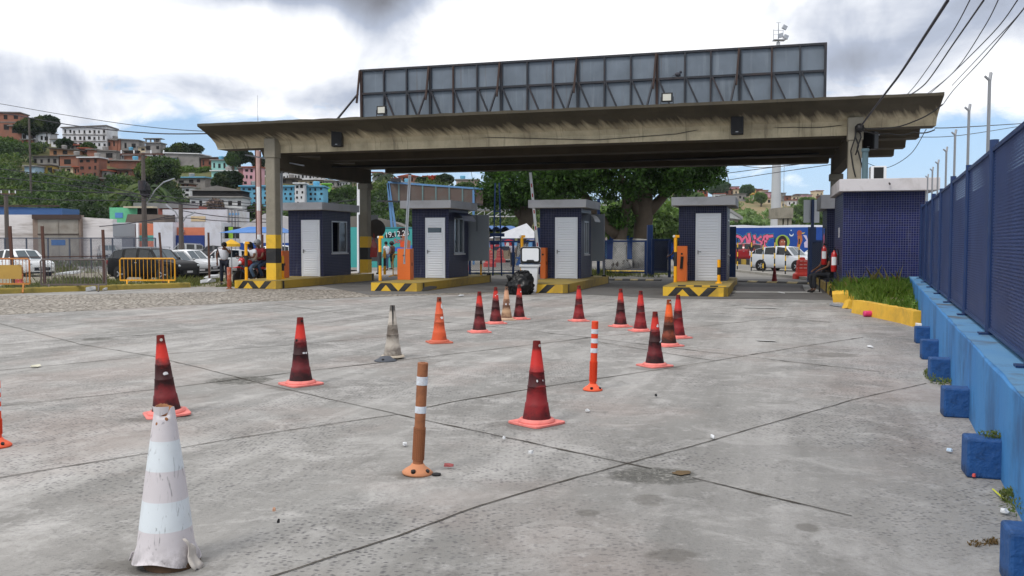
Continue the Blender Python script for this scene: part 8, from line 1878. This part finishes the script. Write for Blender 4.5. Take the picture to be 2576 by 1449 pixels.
# houses of the far hill on the right
FGRP = 'tiny houses on the far right hillside'
far = [(1700, 1716, 488, 497, CR_, 'cream house at the left end of the far hill'), (1718, 1742, 484, 494, YL, 'pale yellow house left of the far round tree'), (1742, 1764, 487, 496, CR_, 'cream house below the yellow one on the far hill'), (1764, 1778, 482, 492, TC, 'terracotta roofed house directly left of the far round tree'),
       (1826, 1846, 480, 492, BR, 'brick house directly right of the far round tree'), (1800, 1822, 492, 503, WH, 'white house below the far round tree'), (1836, 1856, 474, 484, PK, 'pinkish house on the far crest between two trees'), (1848, 1862, 480, 492, CR_, 'cream house left of the second far tree'), (1822, 1856, 496, 506, WH, 'wide white house over the station roof'), (1858, 1874, 492, 506, GY, 'grey house under the second far tree'),
       (1886, 1898, 479, 488, YL, 'small yellow house right of the second far tree'), (1896, 1916, 480, 491, BR, 'brick house with red roof on the far crest'), (1916, 1930, 483, 494, CR_, 'cream house next right of the red roofed one'), (1900, 1920, 494, 504, WH, 'white house low on the far slope, centre'), (1926, 1944, 488, 500, PK, 'pale pink house left of the tall mast'), (1920, 1938, 503, 512, CR_, 'cream house low on the slope left of the mast'), (1960, 1974, 490, 506, GY, 'grey house immediately right of the mast'), (1958, 1970, 510, 522, CR_, 'narrow cream house above the old tank'),
       (1976, 1994, 497, 507, BR2, 'dark red house on the far crest right of the mast'), (1994, 2010, 497, 508, CR_, 'cream house fourth from the mast'), (2006, 2028, 493, 504, BR, 'large brick house under the highest right crest'), (2020, 2040, 494, 506, PK, 'pink house left of the white road sign'), (2008, 2024, 505, 516, GY, 'grey house beneath the large brick one on the crest'), (2030, 2046, 506, 514, WH, 'white house hidden behind the sign post'), (2056, 2068, 484, 500, CR_, 'church-like cream tower at the right end of the far crest'), (2066, 2084, 496, 508, BR2, 'reddish house beside the annex roof'), (1984, 2000, 508, 518, WH, 'white house above the far palm grove')]
for (x0, x1, y0, y1, mm_, lb) in far: house(lb, x0 - 3, x1 + 3, y0 - 4, y1 + 1, mm_, TC if mm_ in (CR_, WH) and x0 % 4 == 0 else RG2, (2, 1), hit=far_hit, base=y1 + 1, group=FGRP, depth=7)
# ------------------------------------------------------------------ vegetation of the hills
def thicket(name, label, boxes, m_, per, size, seed, hit=hill_hit, rad=(1.2, 2.4), lift=.5):
    r_ = random.Random(seed); cl = []
    for (x0, x1, y0, y1, n) in boxes:
        for _ in range(n):
            px, py = r_.uniform(x0, x1), r_.uniform(y0, y1); p = hit(px, py); r0 = r_.uniform(*rad); q_ = r0 * FPX / p.y
            if any(a - q_ * .4 < px < b + q_ * .4 and c_ - 3 < py < d + q_ * .8 for a, b, c_, d in HR): continue
            cl.append((p.x, p.y - .5, p.z + r0 * lift, r0))
    kind(leaf_object(name, cl, per, size, m_, seed=seed), 'stuff', label)
thicket('hill_bushes', 'dense green bushes covering the hillside', [(-60, 130, 445, 590, 260), (130, 330, 450, 590, 300), (330, 480, 470, 590, 170), (-60, 130, 370, 445, 90), (100, 330, 440, 470, 50), (600, 920, 500, 590, 120), (830, 980, 470, 560, 120), (940, 1250, 470, 590, 190), (1250, 1700, 510, 590, 120)], M_leaf_hill, 90, .36, 21)
thicket('hill_bushes', 'darker shrubs scattered between the hill houses', [(-60, 480, 430, 590, 150), (100, 330, 374, 398, 20), (420, 640, 470, 540, 40), (830, 1250, 480, 590, 90), (480, 620, 420, 436, 20)], M_leaf_dark, 80, .36, 22)
thicket('hill_meadow', 'light green grassy slope between the houses', [(-60, 60, 350, 400, 70), (40, 128, 362, 390, 80), (442, 535, 416, 436, 70), (160, 300, 560, 590, 20)], leaf_mat('meadow', (72, 98, 42), (96, 116, 52), (60, 86, 38)), 50, .34, 23, rad=(.5, 1.0), lift=.3)
thicket('far_bushes', 'pale green bushes on the far hillside', [(1660, 1860, 505, 580, 70), (1990, 2200, 520, 590, 130), (1860, 2000, 545, 590, 40), (1880, 1990, 500, 515, 8)], M_leaf_pale, 40, 1.0, 24, hit=far_hit, rad=(2, 4))
def hill_tree(label, px, py_base, wpx, y_top, seed, m_=M_leaf_hill, group='trees on the hillside', hit=hill_hit, name='hill_tree', per=100, size=.34, yb=None):
    p = hit(px, py_base); k = p.y / FPX; w_ = wpx * k / 2; zt_ = P(px, y_top, p.y).z - p.z; zb_ = P(px, yb, p.y).z - p.z if yb else zt_ * .35
    rz_ = (zt_ - zb_) / 2; cz_ = (zt_ + zb_) / 2; r_ = random.Random(seed)
    cr = [(0, 0, cz_, w_ * .7, w_ * .6, rz_ * .85)] + [(w_ * r_.uniform(-.75, .75), w_ * r_.uniform(-.3, .3), cz_ + rz_ * r_.uniform(-.5, .45), w_ * .38, w_ * .35, rz_ * .45) for _ in range(4)]
    leafy(name, label, (p.x, p.y, p.z), cr, [[(0, 0, -.5, .4), (0, 0, max(cz_ * .6, 1), .3), (.2, 0, cz_, .2)], [(0, 0, max(cz_ * .6, 1), .25), (w_ * .4, 0, cz_ + rz_ * .2, .1)], [(0, 0, max(cz_ * .6, 1), .25), (-w_ * .4, 0, cz_ + rz_ * .2, .1)]], m_, per, size, seed, group, clump=max(w_ * .22, .7), dens=1.3)
T_ = hill_tree
T_('dark round tree on the hilltop left of another, behind a thin pole', 88, 356, 64, 296, 31, M_leaf_dark); T_('tall dark tree on the hilltop right of the thin pole', 128, 362, 56, 290, 32, M_leaf_dark); T_('tree in front of the left end of the white apartment block', 168, 384, 34, 352, 33, M_leaf_dark); T_('small tree before the middle of the white apartment block', 228, 384, 26, 362, 34)
T_('big round dark green tree right of the brick houses, behind the utility pole', 395, 490, 118, 398, 35, M_leaf_hill, per=80); T_('dark wide tree above the long pale hall', 466, 394, 80, 363, 36, M_leaf_dark, yb=394); T_('tall tree behind the frame building', 606, 432, 56, 374, 37, M_leaf_dark); T_('brighter tree in front of the frame building', 590, 434, 30, 386, 38); T_('dense round tree left of the pink house', 575, 486, 84, 430, 39, M_leaf_dark, yb=478)
T_('small tree just left of the left column on the ridge', 655, 440, 30, 394, 40, M_leaf_dark); T_('rounded bushy tree under the lime green house', 850, 530, 60, 478, 41); T_('bushy tree right of the lime green house', 900, 525, 60, 474, 42); T_('round tree crowning the ridge right of the red tree', 1119, 474, 52, 441, 43, M_leaf_dark); T_('bushy tree left of the red flowering one', 1078 - 14, 474, 30, 449, 44, M_leaf_dark); T_('low bush tree before the beige hall', 1170, 480, 46, 463, 45, M_leaf_hill)
T_('red flowering tree on the ridge', 1089, 472, 46, 446, 46, leaf_mat('flame_flowers', (186, 62, 42), (150, 52, 40), (70, 84, 44)), size=.4); T_('olive bush tree left of the white villa', 440, 560, 60, 500, 47, M_leaf_hill); T_('low tree under the light blue blocks near the lamp post', 640, 560, 50, 520, 48, M_leaf_hill); T_('leafless pinkish tree before the white villa', 545, 560, 50, 500, 49, leaf_mat('sparse_twigs', (110, 92, 88), (140, 120, 116)), per=10, size=.3)
FT = dict(hit=far_hit, group='trees on the far right hillside')
T_('round umbrella-shaped tree standing out on the far crest', 1802, 500, 52, 458, 51, leaf_mat('far_dark', (74, 98, 76), (92, 116, 86)), size=.8, yb=486, **FT); T_('second smaller dark tree on the far crest', 1873, 500, 30, 467, 52, leaf_mat('far_dark', (74, 98, 76), (92, 116, 86)), size=.8, yb=492, **FT); T_('pale tree between far houses left of the mast', 1913, 520, 26, 488, 53, M_leaf_pale, size=.8, **FT); T_('pale tree left of the fourth booth roof', 1745, 520, 40, 486, 54, M_leaf_pale, size=.8, **FT); T_('dark tree left of the pale one above the fourth booth', 1712, 516, 30, 478, 55, M_leaf_dark, size=.8, **FT)
T_('wide tree on the far slope by the sign', 2035, 545, 44, 500, 56, M_leaf_pale, size=.9, **FT); T_('bushy tree on the far slope left of the sign', 2010, 560, 40, 518, 57, M_leaf_pale, size=.9, **FT); T_('green tree on the far slope right of the sign', 2068, 580, 44, 536, 58, M_leaf_hill, size=.9, **FT); T_('small bush beside the old tank', 1985, 590, 30, 556, 59, M_leaf_hill, size=.8, **FT)
def near_tree(label, px, Y, w_, zt_, seed, m_): leafy('street_tree', label, (P(px, 600, Y).x, Y, 0), [(0, 0, zt_ * .7, w_, w_ * .7, zt_ * .3)], [[(0, 0, 0, .12), (0, 0, zt_ * .7, .08)]], m_, 60, .28, seed, 'small trees beyond the walls', clump=.7)
near_tree('small tree between station canopy columns right of the fourth booth', 1878, 96, 2.2, 3.6, 61, M_leaf_hill); near_tree('green bush tree seen left of the fourth booth over the wall', 1672, 92, 3.0, 5.0, 62, M_leaf_pale); near_tree('pale tree seen between the trunks of the big tree', 1610, 90, 3.2, 6.2, 63, M_leaf_pale); near_tree('small tree right of the old tank', 2003, 110, 3.0, 3.6, 64, M_leaf_hill); near_tree('tree beyond the wall at the annex', 2072, 100, 2.6, 4.6, 65, M_leaf_hill); near_tree('pale tree behind the third booth side', 1520, 92, 3.6, 5.4, 66, M_leaf_pale)
# palms
def palm(label, px, py_base, y_top, seed, hit=hill_hit, L=3.2, m_=None):
    p = hit(px, py_base); h = max(P(px, y_top, p.y).z - p.z - .8, 2.0); t = thing('palm_tree', label, 'palm tree', (p.x, p.y, p.z), 0, 'palms on the hillside'); MB().tube([(0, 0, -.3), (.1, 0, h * .5), (.25, 0, h)], [.28, .2, .16], 7).build('trunk', M_bark, t)
    r_ = random.Random(seed); m = MB()
    for i in range(15):
        a = 2 * math.pi * i / 15 + r_.uniform(-.2, .2); up_ = r_.uniform(-.1, .9); l_ = L * r_.uniform(.8, 1.1); pts = []
        for j in range(7): u = j / 6; pts.append(Vector((.25 + math.cos(a) * l_ * u, math.sin(a) * l_ * u, h + up_ * l_ * u * .9 - 1.1 * l_ * u * u * .8)))
        for j in range(6):
            d = pts[j + 1] - pts[j]; s_ = Vector((-math.sin(a), math.cos(a), 0)) * .45 * math.sin(math.pi * (j + .8) / 7)
            for q in (-1, 1): m.add([pts[j], pts[j + 1], pts[j + 1] + s_ * q + Vector((0, 0, -.35)) + d * .3, pts[j] + s_ * q + Vector((0, 0, -.35)) + d * .3], [(0, 1, 2, 3)])
    m.build('fronds', m_ or M_leaf_dark, t, fix=False)
palm('palm tree on the ridge beside the rear left column', 965, 464, 434, 71, L=3.2)
for k, (px, pb, yt, lb) in enumerate(((330, 560, 480, 'palm left of the utility pole transformer'), (375, 555, 458, 'yellowish palm just right of the utility pole'), (410, 565, 488, 'palm right of the utility pole near the small roof'), (345, 585, 520, 'low palm at the foot of the hill by the utility pole'))): palm(lb, px, pb, yt, 72 + k, m_=M_leaf_hill, L=4.0)
# ------------------------------------------------------------------ haze

hz_ = MB().bb((-930, -60, -4), (930, 1530, 70)).build('haze', None or mat('haze_tmp', (200, 200, 200)))
m = bpy.data.materials.new('haze'); m.use_nodes = True; nt = m.node_tree; nt.nodes.clear(); v = nt.nodes.new('ShaderNodeVolumePrincipled'); ou = nt.nodes.new('ShaderNodeOutputMaterial')
nt.links.new(v.outputs[0], ou.inputs['Volume']); v.inputs['Color'].default_value = (.86, .9, 1, 1); v.inputs['Density'].default_value = .0001; v.inputs['Anisotropy'].default_value = .2
hz_.data.materials.clear(); hz_.data.materials.append(m); kind(hz_, 'stuff', 'thin pale haze over the distant hills')
sc.cycles.volume_bounces = 0
